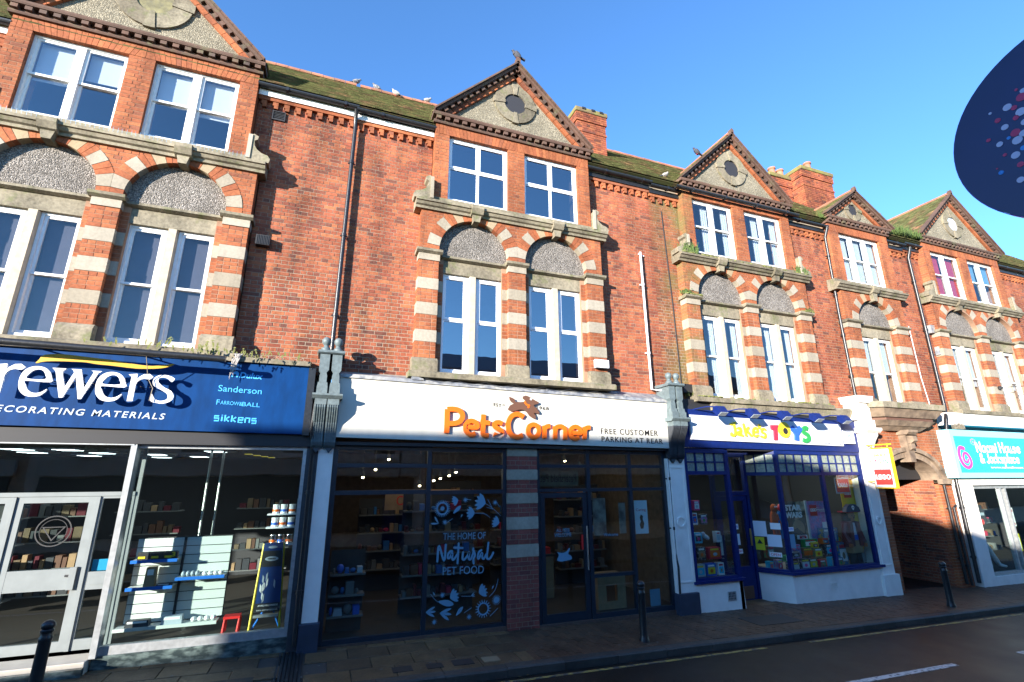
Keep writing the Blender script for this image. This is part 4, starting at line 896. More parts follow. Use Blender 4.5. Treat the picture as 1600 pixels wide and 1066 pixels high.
downpipe(A, [(-.03, -.02, 9.88), (-.03, .10, 9.72), (-.02, .12, 9.5), (-.05, .12, 4.62)], M_BLACK, .04)
def airbrick(B, x0, x1, z0, z1, y=.21):
    mb = MB(); rectframe(mb, x0, x1, z0, z1, y-.02, y+.02, .02); n = 5
    for i in range(n): mb.box(x0+.02, x1-.02, y-.01, y, z0+.02+(z1-z0-.04)*(i+.25)/n, z0+.02+(z1-z0-.04)*(i+.6)/n)
    mb.box(x0+.02, x1-.02, y+.005, y+.01, z0+.02, z1-.02)
    return mb.build("air_vent", M_BLACKM, B)
airbrick(A, -1.58, -1.34, 9.35, 9.56)
vb = thing("wall_vent_cowl", "black louvred vent cowl on the brick wall right of the paint shop windows", "vent", (-1.4, .2, 6.6))
mb = MB(); mb.box(-1.52, -1.29, .08, .22, 6.61, 6.80)
for i in range(8): mb.box(-1.505+i*.026, -1.493+i*.026, .07, .08, 6.62, 6.79)
mb.build("cowl", M_BLACKM, vb)
# ledge over the sign
sprism(MB(), [(.2, 4.52), (-.16, 4.46), (-.16, 4.38), (.2, 4.38)], -9.5, -.36).build("sign_ledge", M_OLDST, A)
# --- sign
sgA = thing("fascia_sign", "royal blue paint shop fascia sign with large white letters and a yellow brush stroke", "shop sign", (-4.5, -.1, 3.2), "fascia signs over the shops")
MB().prism([(-9.5, 3.30), (-.38, 3.235), (-.38, 4.375), (-9.5, 4.44)], -.10, .2).build("blue_panel", M_NAVY, sgA)
boxo("panel_return", M_TROUGH, sgA, -.38, -.27, -.12, .2, 3.22, 4.36)
def shape(name, poly, y0, y1, m, parent, holes=(), dx=0, dz=0, k=3):
    q = catmull(poly, k, True)
    return MB().prism([(a+dx, b+dz) for a, b in q], y0, y1, [[(a+dx, b+dz) for a, b in catmull(h, k, True)] for h in holes]).build(name, m, parent)
def sharp(name, poly, y0, y1, m, parent, dx=0, dz=0): return MB().prism([(a+dx, b+dz) for a, b in poly], y0, y1).build(name, m, parent)
sharp("letter_r", T_B_r, -.25, -.22, M_WHITE, sgA, -1.536, .039)
shape("letter_e", T_B_e, -.25, -.22, M_WHITE, sgA, [T_B_eh])
sharp("letter_w", T_B_w, -.25, -.22, M_WHITE, sgA)
shape("letter_e", T_B_e, -.25, -.22, M_WHITE, sgA, [T_B_eh], .883, -.022)
sharp("letter_r", T_B_r, -.25, -.22, M_WHITE, sgA)
shape("letter_s", T_B_s, -.25, -.22, M_WHITE, sgA, k=2)
text(sgA, "letter_b", "B", -5.35, -4.75, 3.62, 4.33, -.22, M_WHITE, ext=.035, bold=.01, slant=.1)
shape("brush_stroke", T_B_swoosh, -.25, -.22, M_YELLOW, sgA, k=3)
for i in range(14):
    xx = -3.9+i*.12; boxo("letter_standoff", M_BLACKM, sgA, xx, xx+.012, -.22, -.1, 3.9-.003*i, 3.912-.003*i)
text(sgA, "lettering", "DECORATING MATERIALS", -4.49, -2.34, 3.45, 3.545, -.1, M_PALETXT, bold=.015, slant=.18, slope=-.021, space=1.25)
text(sgA, "lettering", "Dulux", -1.42, -1.075, 4.12, 4.215, -.1, M_CYAN, bold=.03, slant=.15, slope=-.02)
shape("dog_emblem", [(-1.53, 4.13), (-1.54, 4.18), (-1.50, 4.215), (-1.46, 4.22), (-1.43, 4.19), (-1.44, 4.13), (-1.465, 4.13), (-1.47, 4.17), (-1.505, 4.17), (-1.51, 4.13)], -.106, -.1, M_CYAN, sgA)
text(sgA, "lettering", "Sanderson", -1.69, -1.06, 3.885, 3.985, -.1, M_CYAN, slope=-.03)
text(sgA, "lettering", "F", -1.685, -1.64, 3.67, 3.75, -.1, M_CYAN, slope=-.03)
text(sgA, "lettering", "ARROW&", -1.63, -1.32, 3.675, 3.735, -.1, M_CYAN, slope=-.03)
text(sgA, "lettering", "BALL", -1.32, -1.06, 3.662, 3.728, -.1, M_CYAN, slope=-.03)
# squared lettering of the fourth name
def blocky(s, x0, z0, h, w, t, gap, y, m, parent, slope):
    G = {'s': [((1, 1), (0, 1), (0, .55), (1, .55), (1, 0), (0, 0))], 'i': [((.15, .95), (.15, 0)), ((.15, 1.32), (.15, 1.18))], 'k': [((0, 1.35), (0, 0)), ((.95, 1), (.15, .5), (.95, 0))],
         'e': [((.1, .5), (1, .5), (1, 1), (0, 1), (0, 0), (1, 0))], 'n': [((0, 0), (0, 1)), ((0, 1), (1, 1), (1, 0))]}
    W_ = {'i': .3}; mb = MB(); x = x0
    for ch in s:
        for st in G[ch]: mb.prism(ribbon([(x+a*w, z0+b*h+(x-x0)*slope) for a, b in st], t, False, smooth=False), y-.006, y)
        x += w*W_.get(ch, 1)+gap
    return mb.build("lettering", m, parent)
blocky("sikkens", -1.68, 3.415, .075, .062, .022, .034, -.1, M_CYAN, sgA, -.045)
# trough light above the sign
tl = thing("trough_light", "long black tubular trough light on arms above the blue paint shop sign", "light", (-4, -.5, 4.35))
MB().tube([(-9.5, -.5, 4.43), (-1.58, -.5, 4.33)], .05, 14).build("light_tube", M_TROUGH, tl, smooth=True)
for x_ in (-7.5, -5.6, -4.0, -2.75, -1.75): MB().tube([(x_, -.5, 4.36), (x_-.12, -.1, 4.40), (x_-.12, .2, 4.42)], .013, 6).build("arm", M_TROUGH, tl)
# twigs caught on the ledge
tw = MB()
for i in range(420):
    x_ = rnd.uniform(-6.2, -.5); y_ = rnd.uniform(-.16, .1); z_ = 4.47+rnd.uniform(0, .03); a = rnd.uniform(0, 6.3); l = rnd.uniform(.03, .11)
    tw.tube([(x_, y_, z_), (x_+l*math.cos(a), y_+l*.4*math.sin(a), z_+rnd.uniform(-.01, .07))], .0025, 3, cap=False)
tag(tw.build("nest_twigs", M_TWIG, None, "stuff"), "dry twigs and bird spikes strewn along the ledge over the blue sign", "twigs")
tw = MB()
for i in range(60):
    for xx in (X(-1.9)+i*.064,): tw.tube([(xx, -.1, Z(8.07)), (xx+rnd.uniform(-.01, .01), -.12, Z(8.17))], .0022, 3, cap=False)
tag(tw.build("bird_spikes", M_STEEL, None, "stuff"), "row of fine bird spikes on the ledge under the paint shop's gable windows", "bird spikes")
hg = thing("hanging_tuft", "pale plastic scrap and string dangling from the ledge over the blue sign", "scrap", (-1.45, -.2, 4.4))
mb = MB()
for i in range(7): mb.tube([(-1.52+.02*i, -.18, 4.50), (-1.5+rnd.uniform(-.04, .06), -.2, 4.40), (-1.5+rnd.uniform(-.06, .02), -.2, 4.25-.03*i)], [.012, .014, .003], 5)
mb.build("scrap", M_GULL, hg)
MB().tube([(-2.62, -.52, 4.34), (-2.6, -.3, 4.0), (-2.52, -.28, 3.85), (-2.53, -.29, 3.66)], .006, 5).build("string", M_TWIG, hg)

# --- paint shop front
gA = gz(-1.5)
boxo("soffit_band", M_BLACKM, A, -9.5, -.08, -.04, .45, 3.04, 3.24)
boxo("fascia_soffit_strip", M_ALU, A, -9.5, -2.68, -.03, .0, 3.02, 3.038)
fr = MB(); rectframe(fr, -2.70, -.28, .21, 3.04, .06, .16, .055, .11); fr.box(-2.72, -2.645, -.02, .06, .2, 3.04); wA = fr.build("display_window", M_ALU, A)
pane(wA, -2.64, -.335, .32, 2.985, .10, M_GLASS)
pane(wA, -2.70, -2.695, .32, 3.0, .2, M_GLASS)
rt = MB(); rectframe(rt, .17, .55, .2, 3.04, 0, .05, .04); 
for v in range(len(rt.v)): a_, b_, c_ = rt.v[v]; rt.v[v] = (-2.70+b_, a_, c_)
rt.build("window_return", M_DOORW, wA)
boxo("marble_riser", M_MARBLE, A, -2.70, -.27, .03, .3, -.05, .21)
boxo("jamb_column", M_CORBELD, A, -.28, -.10, .0, .3, -.05, 3.1)
downpipe(A, [(-.2, -.16, 3.9), (-.24, -.14, 3.3), (-.19, -.06, 3.05), (-.17, -.06, .1)], M_BLACK, .032)
# door set
y_ = .5
dr = MB(); rectframe(dr, -4.12, -3.18, .20, 2.28, y_, y_+.05, .085, .13); dr.box(-4.035, -3.265, y_+.002, y_+.048, 1.0, 1.28)
dA = dr.build("glazed_door", M_DOORW, A); pane(dA, -4.035, -3.265, 1.28, 2.195, y_+.02, M_GLASS); pane(dA, -4.035, -3.265, .33, 1.0, y_+.02, M_GLASS)
boxo("handle", M_DOORW, dA, -3.30, -3.22, y_-.05, y_, 1.0, 1.30); boxo("lock_plate", M_STEEL, dA, -3.36, -3.31, y_-.012, y_, 1.17, 1.2)
dr = MB(); rectframe(dr, -5.10, -4.16, .20, 2.28, y_, y_+.05, .085, .13); dr.box(-5.015, -4.245, y_+.002, y_+.048, 1.0, 1.28)
dB = dr.build("glazed_door", M_DOORW, A); pane(dB, -5.015, -4.245, 1.28, 2.195, y_+.02, M_GLASS); pane(dB, -5.015, -4.245, .33, 1.0, y_+.02, M_GLASS)
sf = MB(); sf.box(-3.175, -3.125, y_-.02, y_+.06, .2, 2.28); rectframe(sf, -3.124, -2.70, .2, 2.28, y_, y_+.05, .03, .14); sf.box(-3.09, -2.73, y_+.002, y_+.048, .98, 1.22); sf.box(-9, -2.70, y_-.01, y_+.06, 2.285, 2.345)
sf.box(-4.155, -4.125, y_-.02, y_+.06, .2, 2.28)
sA = sf.build("side_light", M_DOORW, A); pane(sA, -3.09, -2.73, 1.22, 2.25, y_+.02, M_GLASS); pane(sA, -3.09, -2.73, .34, .98, y_+.02, M_GLASS)
boxo("letter_plate", M_DOORW, sA, -3.05, -2.78, y_-.008, y_, 1.05, 1.15)
pane(A, -9, -2.70, 2.345, 3.03, y_+.02, M_GLASS)
boxo("entrance_soffit", M_INTC, A, -9, -2.72, .0, y_, 3.04, 3.07)
for x_ in (-4.25, -3.2): MB().lathe([(.1, 0), (.11, -.012), (.07, -.014)], x_, .22, 16, z0=3.04).build("soffit_downlight", M_ALU, A)
boxo("threshold_step", M_FLOORT, A, -9, -2.72, -.12, .6, -.02, .20, bevel=.01); boxo("step_kerb", M_MARBLE, A, -9, -2.715, -.20, -.12, -.05, .14)
nb = thing("blue_notice", "plain bright blue card leaning inside the paint shop's side light", "notice", (-2.9, .56, 1.2)); boxo("card", mat("sky_blue_card", (.02, .36, .68), .5), nb, -3.08, -2.80, .56, .575, 1.225, 1.38)
# window decal of the door
dc = thing("door_decal", "round white outline badge etched on the paint shop door glass", "decal", (-3.6, .515, 1.85))
mb = MB(); ring = lambda c, r, n=40: [(c[0]+r*math.cos(2*math.pi*i/n), c[1]+r*math.sin(2*math.pi*i/n)) for i in range(n)]
FA = mat("faint_etch", (.05, .05, .05), .8)
mb.prism(ring((-3.62, 1.80), .215), .512, .516, [ring((-3.62, 1.80), .20)[::-1]]); mb.prism(ring((-3.62, 1.80), .165), .512, .516, [ring((-3.62, 1.80), .158)[::-1]])
mb.prism([(-3.76, 1.86), (-3.48, 1.86), (-3.62, 1.66)], .511, .5155, [[(-3.735, 1.848), (-3.62, 1.685), (-3.505, 1.848)]]); mb.build("badge", FA, dc)
# interior
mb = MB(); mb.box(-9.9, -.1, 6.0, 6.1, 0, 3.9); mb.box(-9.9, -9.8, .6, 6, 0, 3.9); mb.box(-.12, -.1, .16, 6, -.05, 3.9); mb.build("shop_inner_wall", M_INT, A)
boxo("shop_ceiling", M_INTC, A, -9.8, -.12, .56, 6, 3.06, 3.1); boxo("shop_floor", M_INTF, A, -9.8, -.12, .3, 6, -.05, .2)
for j, (x_, yy) in enumerate([(-4.9, 2.0), (-4.2, 2.0), (-5.2, 3.2), (-4.1, 3.2), (-3.3, 3.6), (-1.9, 1.9), (-4.8, 4.6), (-2.7, 4.6), (-3.6, 5.2)]):
    c = boxo("ceiling_light", M_ALU, A, x_-.28, x_+.28, yy-.28, yy+.28, 3.03, 3.06)
    for k in range(3): boxo("tube", M_TUBE, c, x_-.2, x_+.12, yy-.2+k*.18, yy-.19+k*.18, 3.022, 3.03)
for k in range(4): boxo("ceiling_reflector", M_TY, A, -1.45+.09*k, -1.33+.09*k, 1.9+.55*k, 2.1+.55*k, 2.98, 3.0)
for x_ in (-1.95, -1.75): MB().tube([(x_, 1.6, .2), (x_, 1.6, 3.05)], .02, 8).build("display_pole", M_ALU, A)
for x_, yy in ((-5.5, 2.6), (-4.6, 3.0), (-3.4, 4.0), (-1.2, 4.5)):
    for zz in (.5, .95, 1.4, 1.85):
        sh = boxo("stock_shelf", M_INTC, A, x_-.6, x_+.6, yy, yy+.3, zz, zz+.02); xx = x_-.55
        while xx < x_+.5:
            w_ = rnd.uniform(.06, .14); boxo("stock_tin", rnd.choice([M_CARD, M_INT, M_INTC, M_INTW, M_INT, M_CORBELD, M_COAT, M_BROWN]), sh, xx, xx+w_, yy+.03, yy+.2, zz+.02, zz+.02+rnd.uniform(.1, .25)); xx += w_+.02
# slatwall display
sw_ = thing("slatwall_display", "white slatwall panel with blue edged shelves behind the paint shop window", "display panel", (-1.9, .62, .45))
n = 9
for half_, (a, b) in enumerate(((-2.57, -1.955), (-1.92, -1.285))):
    for i in range(n):
        z0 = .45+i*(1.19/n); boxo("slat", M_SLATW, sw_, a, b, .62, .64, z0+.006, z0+1.19/n-.006)
boxo("backing_board", M_BLACKM, sw_, -2.58, -1.275, .64, .66, .44, 1.65)
boxo("upright", M_BLACKM, sw_, -1.955, -1.92, .60, .64, .44, 1.65)
for (a, b, z0) in [(-2.56, -1.96, 1.33), (-2.56, -1.97, .955), (-1.95, -1.29, 1.06), (-2.62, -1.31, .42)]:
    s1 = boxo("shelf", M_SLATW, sw_, a, b, .38, .62, z0, z0+.02); boxo("shelf_edge", M_SHELFB if z0 > .5 else M_SLATW, s1, a, b, .365, .38, z0-.015, z0+.03)
tp = thing("boxed_tool_row", "black and yellow boxed tools on the top slatwall shelf", "tool boxes", (-2.2, .5, 1.36))
for i in range(3): q = boxo("carton", M_BLACKM, tp, -2.50+i*.17, -2.34+i*.17, .44, .5, 1.35, 1.46); boxo("label_strip", M_TY, q, -2.49+i*.17, -2.40+i*.17, .435, .44, 1.37, 1.40)
boxo("price_card", M_BLACKM, tp, -2.0, -1.97, .44, .46, 1.35, 1.46)
text(tp, "price_figure", "3", -2.06, -2.01, 1.38, 1.45, .433, M_TY, ext=.004, bold=.03)
for nm, lb, mt_, (a, b, z0, hh) in [("packaged_tool", "tall blister pack standing on the middle left slatwall shelf", M_CARD, (-2.36, -2.22, .975, .27)), ("blade_packs", "dark flat packs on the middle left slatwall shelf", M_CORBELD, (-2.2, -2.0, .975, .03)), ("roller_sleeves", "clear wrapped paint roller sleeves on the right slatwall shelf", M_PALETXT, (-1.9, -1.65, 1.08, .08)), ("wrapped_brushes", "white wrapped brushes on the right slatwall shelf", M_WHITE, (-1.62, -1.32, 1.08, .06)), ("paint_tray", "dark paint tray on the bottom slatwall shelf", M_CORBELD, (-2.5, -2.2, .44, .09)), ("roller_box", "clear box of rollers on the bottom slatwall shelf", M_PALETXT, (-2.05, -1.78, .44, .11)), ("cloth_packs", "folded white dust sheets on the bottom slatwall shelf's right end", M_WHITE, (-1.68, -1.33, .44, .07))]:
    t = thing(nm, lb, "goods", ((a+b)/2, .5, z0))
    if "roller_s" in nm or "cloth" in nm or "brush" in nm:
        for i in range(4): MB().ellipsoid((a+(b-a)*(i+.5)/4, .48, z0+hh/2), ((b-a)/8, .06, hh/2), 10, 6).build("pack", mt_, t, smooth=True)
    else:
        MB().prism([(a, z0), (b, z0), (b-.01, z0+hh), (a+.01, z0+hh)], .42, .54).build("body", mt_, t); boxo("printed_card", M_WHITE, t, a+.03, b-.03, .415, .42, z0+hh*.6, z0+hh*.9)
# ladder with poster
ld = thing("step_ladder", "yellow and blue step ladder with a dark blue advertising board", "ladder", (-.66, .5, .2))
for sg, x_ in ((-1, -.86), (1, -.42)): MB().tube([(x_, .42, .2), (x_+(-sg)*.07, .5, 1.5)], .018, 6).build("stile", M_TY, ld)
for i, z_ in enumerate((.42, .66)): boxo("tread", M_ALU, ld, -.82+.015*i, -.46-.015*i, .42, .5, z_, z_+.035)
MB().tube([(-.84, .7, .2), (-.62, .52, .62)], .015, 6).build("brace", M_SHELFB, ld); MB().tube([(-.44, .7, .2), (-.60, .52, .62)], .015, 6).build("brace", M_SHELFB, ld)
bd = MB().prism([(-.81, .50), (-.44, .50), (-.50, 1.52), (-.78, 1.52)], .40, .415).build("advert_board", mat("deep_blue_advert", (.008, .04, .17), .5), ld)
MB().prism([(-.795, 1.16), (-.49, 1.16), (-.505, 1.40), (-.785, 1.40)], .396, .40).build("black_band", M_BLACKM, bd); MB().prism([(-.81, .50), (-.445, .50), (-.452, .63), (-.804, .63)], .396, .40).build("black_band", M_BLACKM, bd)
MB().prism([(-.645+.1*math.cos(i*.524), 1.28+.035*math.sin(i*.524)) for i in range(12)], .392, .396).build("oval_badge", M_PALETXT, bd); MB().prism([(-.645+.07*math.cos(i*.524), 1.455+.02*math.sin(i*.524)) for i in range(12)], .392, .40).build("oval_badge", M_PALETXT, bd)
text(bd, "lettering", "WERNER", -.705, -.585, 1.27, 1.292, .391, M_BLACKM, ext=.003, bold=.03)
text(bd, "lettering", "AVAILABLE INSIDE", -.77, -.48, .585, .61, .395, M_WHITE, ext=.003, bold=.02); text(bd, "lettering", "www.wernerco.co.uk", -.78, -.475, .52, .55, .395, M_WHITE, ext=.003)
for i in range(9):
    x_ = rnd.uniform(-.76, -.52); z_ = rnd.uniform(.7, 1.1); MB().obox((x_, .397, z_), (.012, 0, .05*rnd.choice((-.4, .4))), (0, .002, 0), (.0, 0, .05)).build("ladder_picture", rnd.choice([M_PALETXT, M_WHITE, M_RED]), bd)
st_ = thing("step_stool", "bright red plastic step stool on the paint shop window floor", "stool", (-1.1, .5, .25))
MB().box(-1.23, -1.0, .42, .60, .44, .475).build("seat", M_RED, st_)
for x_ in (-1.23, -1.03):
    for yy in (.43, .59): MB().tube([(x_+.015, yy, .24), (x_+.025, yy, .44)], [.026, .018], 6).build("leg", M_RED, st_)
tr_ = thing("tin_rack", "white wire rack of paint tins at the right edge of the paint shop window", "rack", (-.5, .6, 1.5))
for z_ in (1.94, 1.73, 1.46): boxo("rack_shelf", M_PVC, tr_, -.80, -.36, .5, .72, z_, z_+.02)
boxo("rack_post", M_ALU, tr_, -.36, -.33, .5, .72, .3, 2.2)
k = 0
for z_ in (1.96, 1.75, 1.48):
    for x_, cc in ((-.68, "left"), (-.56, "middle"), (-.43, "right")):
        row = {1.96: "top", 1.75: "middle", 1.48: "bottom"}[z_]
        t = thing("paint_tin", f"paint tin at the {cc} of the {row} shelf of the white rack", "paint tin", (x_, .6, z_), "paint tins on the rack")
        MB().lathe([(.052, 0), (.054, .005), (.052, .01), (.052, .13), (.056, .135), (.054, .145), (.045, .147)], x_, .6, 14, z0=z_).build("tin", M_STEEL if z_ < 1.5 else M_PVC, t, smooth=True)
        MB().lathe([(.0535, .03), (.0535, .07)], x_, .6, 14, z0=z_).build("label_band", (M_ORANGE if k % 2 == 0 else M_TB), t); k += 1

# ================================================================= B: pet shop
Bd = thing("brick_shop_building", "red brick building over the cream pet shop sign with white uPVC windows", "building", (3.5, .2, 0), "brick terrace over the shops")
brB = Bricks(); shell(Bd, 0.0, 7.25)
wall(Bd, brB, 0.0, 1.42, exr=.2); wall(Bd, brB, 5.62, 7.25, zo=-.05, fascia=M_BLACK, exl=.22)
WB = bay(Bd, brB, 3.51, 0.0, oz=11.1, ocentre=mat("slate_oculus_panel", (.025, .025, .03), .7), big=False, apex=12.2)
X, Z = WB['X'], WB['Z']
for a, b in WB['UW']: window(Bd, X(a), X(b), Z(8.22), Z(9.79), .1, 2, .53, M_PVC, M_GLASSU, sash=False)
lower_lights(Bd, WB, M_PVC, M_GLASSU, False, .53)
main_roof(Bd, 0.0, 7.25)
brB.flush(Bd, 300, 2.0)
downpipe(Bd, [(6.82, .14, 7.86), (6.83, .14, 4.45), (7.02, .02, 4.42)], M_PIPEW, .028, "white_waste_pipe")
MB().tube([(6.81, .14, 7.84), (6.81, .2, 7.84), (6.96, .2, 7.80)], .02, 8).build("pipe_bend", M_PIPEW, Bd)
# chimney
def chimney(B, x0, x1, y0, y1, z0, z1, m=M_BRICK, pots=()):
    c = MB().box(x0+.01, x1-.01, y0+.01, y1-.01, z0, z1).build("chimney", M_MORT, B); br = Bricks()
    n = int((z1-z0)/CH)
    for i in range(n):
        e = .035 if i >= n-4 else (.02 if i == n-9 else 0)
        br.course([(x0-e, x1+e)], z0+i*CH, i, y0-e, .11, m); 
        br.course([(y0-e+.11, y1+e)], z0+i*CH, i+1, x0-e, .11, m, axis='X')
    for t in br.b: pass
    br.flush(c, 0)
    boxo("chimney_cap", M_MOSSCAP, c, x0-.07, x1+.07, y0-.07, y1+.07, z1-.03, z1+.13, bevel=.03)
    for (px, py) in pots: MB().lathe([(.13, 0), (.14, .05), (.12, .1), (.11, .27), (.14, .30), (.14, .35), (.09, .36)], px, y0+.12, 16, z0=z1+.08).build("chimney_pot", M_RIDGE, c, smooth=True)
    MB().prism([(y0-.06, z0+.02), (y0-.045, z0+.16), (y0+.0, z0+.16), (y0+.0, z0+.02)], x0-.04, x1+.04, axis='X').build("chimney_flashing", M_PVC, c)
    return c
M_MOSSCAP = mat("yellow_lichen_cap", (.20, .18, .05), .95, c2=(.15, .10, .06), vs=5, bump=.6)
chimney(Bd, 6.15, 7.12, 1.75, 2.75, 11.55, 13.15)
for x_ in (6.3, 6.62, 6.9): boxo("cap_slot", M_BLACKM, Bd, x_, x_+.12, 1.66, 1.7, 13.20, 13.27)
# flashing above sign
FL = MB(); FL.add([(0.0, .22, 4.40), (7.25, .22, 4.36), (7.25, -.11, 4.18), (0.0, -.11, 4.31), (0.0, -.13, 4.24), (7.25, -.13, 4.11)], [(0, 1, 2, 3), (3, 2, 5, 4)]); FL.build("lead_flashing", M_LEADF, Bd)
for x_ in (1.55, 4.1, 5.95, 6.7): boxo("lead_roll", M_LEADF, Bd, x_, x_+.03, -.12, .2, 4.30-.018*x_, 4.33-.018*x_)
MB().prism([(1.36, 4.36), (1.58, 4.30), (1.60, 4.27), (1.38, 4.27)], -.14, -.05).build("lead_apron", M_LEADF, Bd)
# cable loops
cb = MB(); 
for k in range(7):
    a = 1.6+k*.6; cb.tube([(a+t*.6, -.16, 4.33-.013*a-.05*math.sin(math.pi*t)) for t in (0, .2, .4, .6, .8, 1)], .006, 5, cap=False)
cb.build("slack_cable", M_BLACKM, Bd)
al = thing("alarm_box", "small white alarm box on the pet shop's right window pier", "alarm box", (5.42, -.05, 4.85))
boxo("case", M_PVC, al, 5.27, 5.60, -.10, -.008, 4.80, 4.98, bevel=.01); boxo("underside", M_BLACKM, al, 5.3, 5.57, -.09, -.01, 4.785, 4.80)
# sign
sgB = thing("fascia_sign", "long cream pet shop fascia sign with raised orange letters", "shop sign", (3.5, -.1, 3.2), "fascia signs over the shops")
MB().prism([(.10, 3.205), (7.10, 3.13), (7.10, 4.12), (.10, 4.255)], -.10, .2).build("cream_panel", M_CREAM, sgB)
strokesets = T_PC
nms = ["letter_p", "letter_e", "letter_t", "letter_s", "letter_c", "letter_o", "letter_r", "letter_n", "letter_e", "letter_r"]
for nm, sts in zip(nms, strokesets):
    wst = .092 if nm in ("letter_p", "letter_c") else .086
    strokes(MB(), sts, wst, -.155, -.115, cap=False).build(nm, M_ORANGE, sgB)
sharp("dog_emblem", T_dog, -.155, -.135, M_BROWN, sgB)
strokes(MB(), [T_collar[:3]], .035, -.161, -.155).build("dog_collar", M_ORANGE, sgB)
c_ = T_collar[3]; MB().prism(ring(c_, .022, 12), -.161, -.155).build("collar_tag", M_ORANGE, sgB); c_ = T_collar[4]; MB().prism(ring(c_, .02, 12), -.161, -.155).build("dog_eye", M_WHITE, sgB)
text(sgB, "lettering", "FREE CUSTOMER", 5.30, 6.71, 3.395, 3.51, -.1, M_DARKTX, slope=-.005, space=1.15, bold=.006)
text(sgB, "lettering", "PARKING AT REAR", 5.31, 6.82, 3.238, 3.345, -.1, M_DARKTX, slope=-.012, space=1.15, bold=.006)
text(sgB, "lettering", "EST", 2.965, 3.12, 3.862, 3.925, -.1, M_DARKTX, slope=-.12, space=1.2, bold=.015); text(sgB, "lettering", "D", 3.15, 3.20, 3.868, 3.905, -.1, M_DARKTX)
text(sgB, "lettering", "1968", 3.87, 4.13, 3.84, 3.905, -.1, M_DARKTX, slope=-.05, space=1.2, bold=.015)
boxo("sign_soffit", M_BLACKM, Bd, .1, 7.08, -.04, .4, 3.08, 3.135)
# frames
Y0, Y1 = .08, .17; fzb = lambda x: gz(x)+.02
fB = MB()
for x_ in (.15, 1.77, 3.22): fB.box(x_, x_+.075, Y0, Y1, fzb(x_), 3.10)
for z_ in (.03, 2.28, 2.73, 3.03): fB.box(.226, 1.769, Y0+.003, Y1-.003, z_-.02, z_+.05); fB.box(1.846, 3.219, Y0+.003, Y1-.003, z_-.035, z_+.035)
wB = fB.build("display_window", M_ANTH, Bd)
for (a, b) in ((.226, 1.769), (1.846, 3.219)):
    for (c, d) in ((.08, 2.28), (2.33, 2.7), (2.78, 3.02)): pane(wB, a, b, c-.0, d, .12, M_GLASS)
fB = MB()
for x_ in (3.91, 5.03, 6.02, 6.88): fB.box(x_, x_+.075, Y0, Y1, gz(x_)-.02, 3.08)
for a, b in ((3.986, 5.029), (5.106, 6.019), (6.096, 6.879)):
    for z_ in (2.26, 2.72, 3.0): fB.box(a, b, Y0+.003, Y1-.003, z_, z_+.06)
for a, b in ((5.106, 6.019), (6.096, 6.879)): fB.box(a, b, Y0+.003, Y1-.003, -.05, .04)
fB.box(5.106, 6.019, Y0+.003, Y1-.003, .66, .72)
wC = fB.build("display_window", M_ANTH, Bd)
for a, b in ((5.106, 6.019), (6.096, 6.879)):
    for (c, d) in ((.04, 2.26), (2.32, 2.72), (2.78, 3.0)): pane(wC, a, b, c, d, .12, M_GLASS)
for (c, d) in ((2.32, 2.72), (2.78, 3.0)): pane(wC, 3.986, 5.029, c, d, .12, M_GLASS)
dd = MB(); rectframe(dd, 4.0, 5.015, -.04, 2.24, .10, .16, .09, .14); dd = dd.build("glazed_door", M_ANTH, Bd); pane(dd, 4.09, 4.925, .10, 2.15, .13, M_GLASS)
MB().tube([(4.955, .03, .82), (4.955, .03, 1.62)], .017, 10).build("pull_handle", M_STEEL, dd, smooth=True)
for z_ in (.9, 1.54): MB().tube([(4.955, .03, z_), (4.955, .1, z_)], .01, 8).build("handle_stud", M_STEEL, dd)
boxo("door_sticker", M_RED, dd, 4.86, 4.90, .095, .099, 1.18, 1.45)
# brick pier with pale bands
pr_ = MB().box(3.30, 3.905, .035, .3, -.12, 3.10).build("pier_core", M_MORT, Bd); brp = Bricks()
zz = -.10; i = 0; sb = [(2.93, 3.10), (2.49, 2.68), (2.06, 2.25), (1.60, 1.82), (1.12, 1.34)]
def inband(z): return any(a-.02 < z+CH/2 < b+.02 for a, b in sb)
segs = [(-.10, 1.12), (1.34, 1.60), (1.82, 2.06), (2.25, 2.49), (2.68, 2.93)]
for a, b in segs:
    n = max(1, round((b-a)/.075)); h = (b-a)/n
    for i in range(n): brp.course([(3.295, 3.91)], a+i*h, i, .03, .1, M_NEWBRICK, h=h, ph=3.295)
for a, b in sb: boxo("stone_band", M_STONE, Bd, 3.29, 3.915, .022, .14, a+.004, b-.004)
brp.flush(Bd, 0)
mb = MB().box(.15, 3.29, .05, .3, -.15, .01); mb.box(3.91, 6.96, .05, .3, -.2, -.045); mb.build("brick_plinth_course", M_CORN, Bd)
downpipe(Bd, [(6.985, .0, 3.0), (6.985, .0, 1.0), (7.0, -.03, .75), (6.98, -.03, .1)], M_BLACK, .022)
def room_light(name, parent, x, y, z, sx, sy, e, c):
    l = bpy.data.lights.new(name, 'AREA'); l.shape = 'RECTANGLE'; l.size = sx; l.size_y = sy; l.energy = e; l.color = c
    o = bpy.data.objects.new(name, l); COL.objects.link(o); o.location = (x, y, z); return o
room_light("pet_shop_ceiling_lamps", Bd, 2.0, 2.0, 3.15, 2.6, 2.2, 5, (1, .8, .6)); room_light("pet_shop_ceiling_lamps", Bd, 5.4, 2.0, 3.15, 2.4, 2.2, 2.2, (1, .8, .55))
room_light("paint_shop_ceiling_lamps", A, -3.2, 3.0, 3.0, 5, 3, 14, (.85, .95, 1))
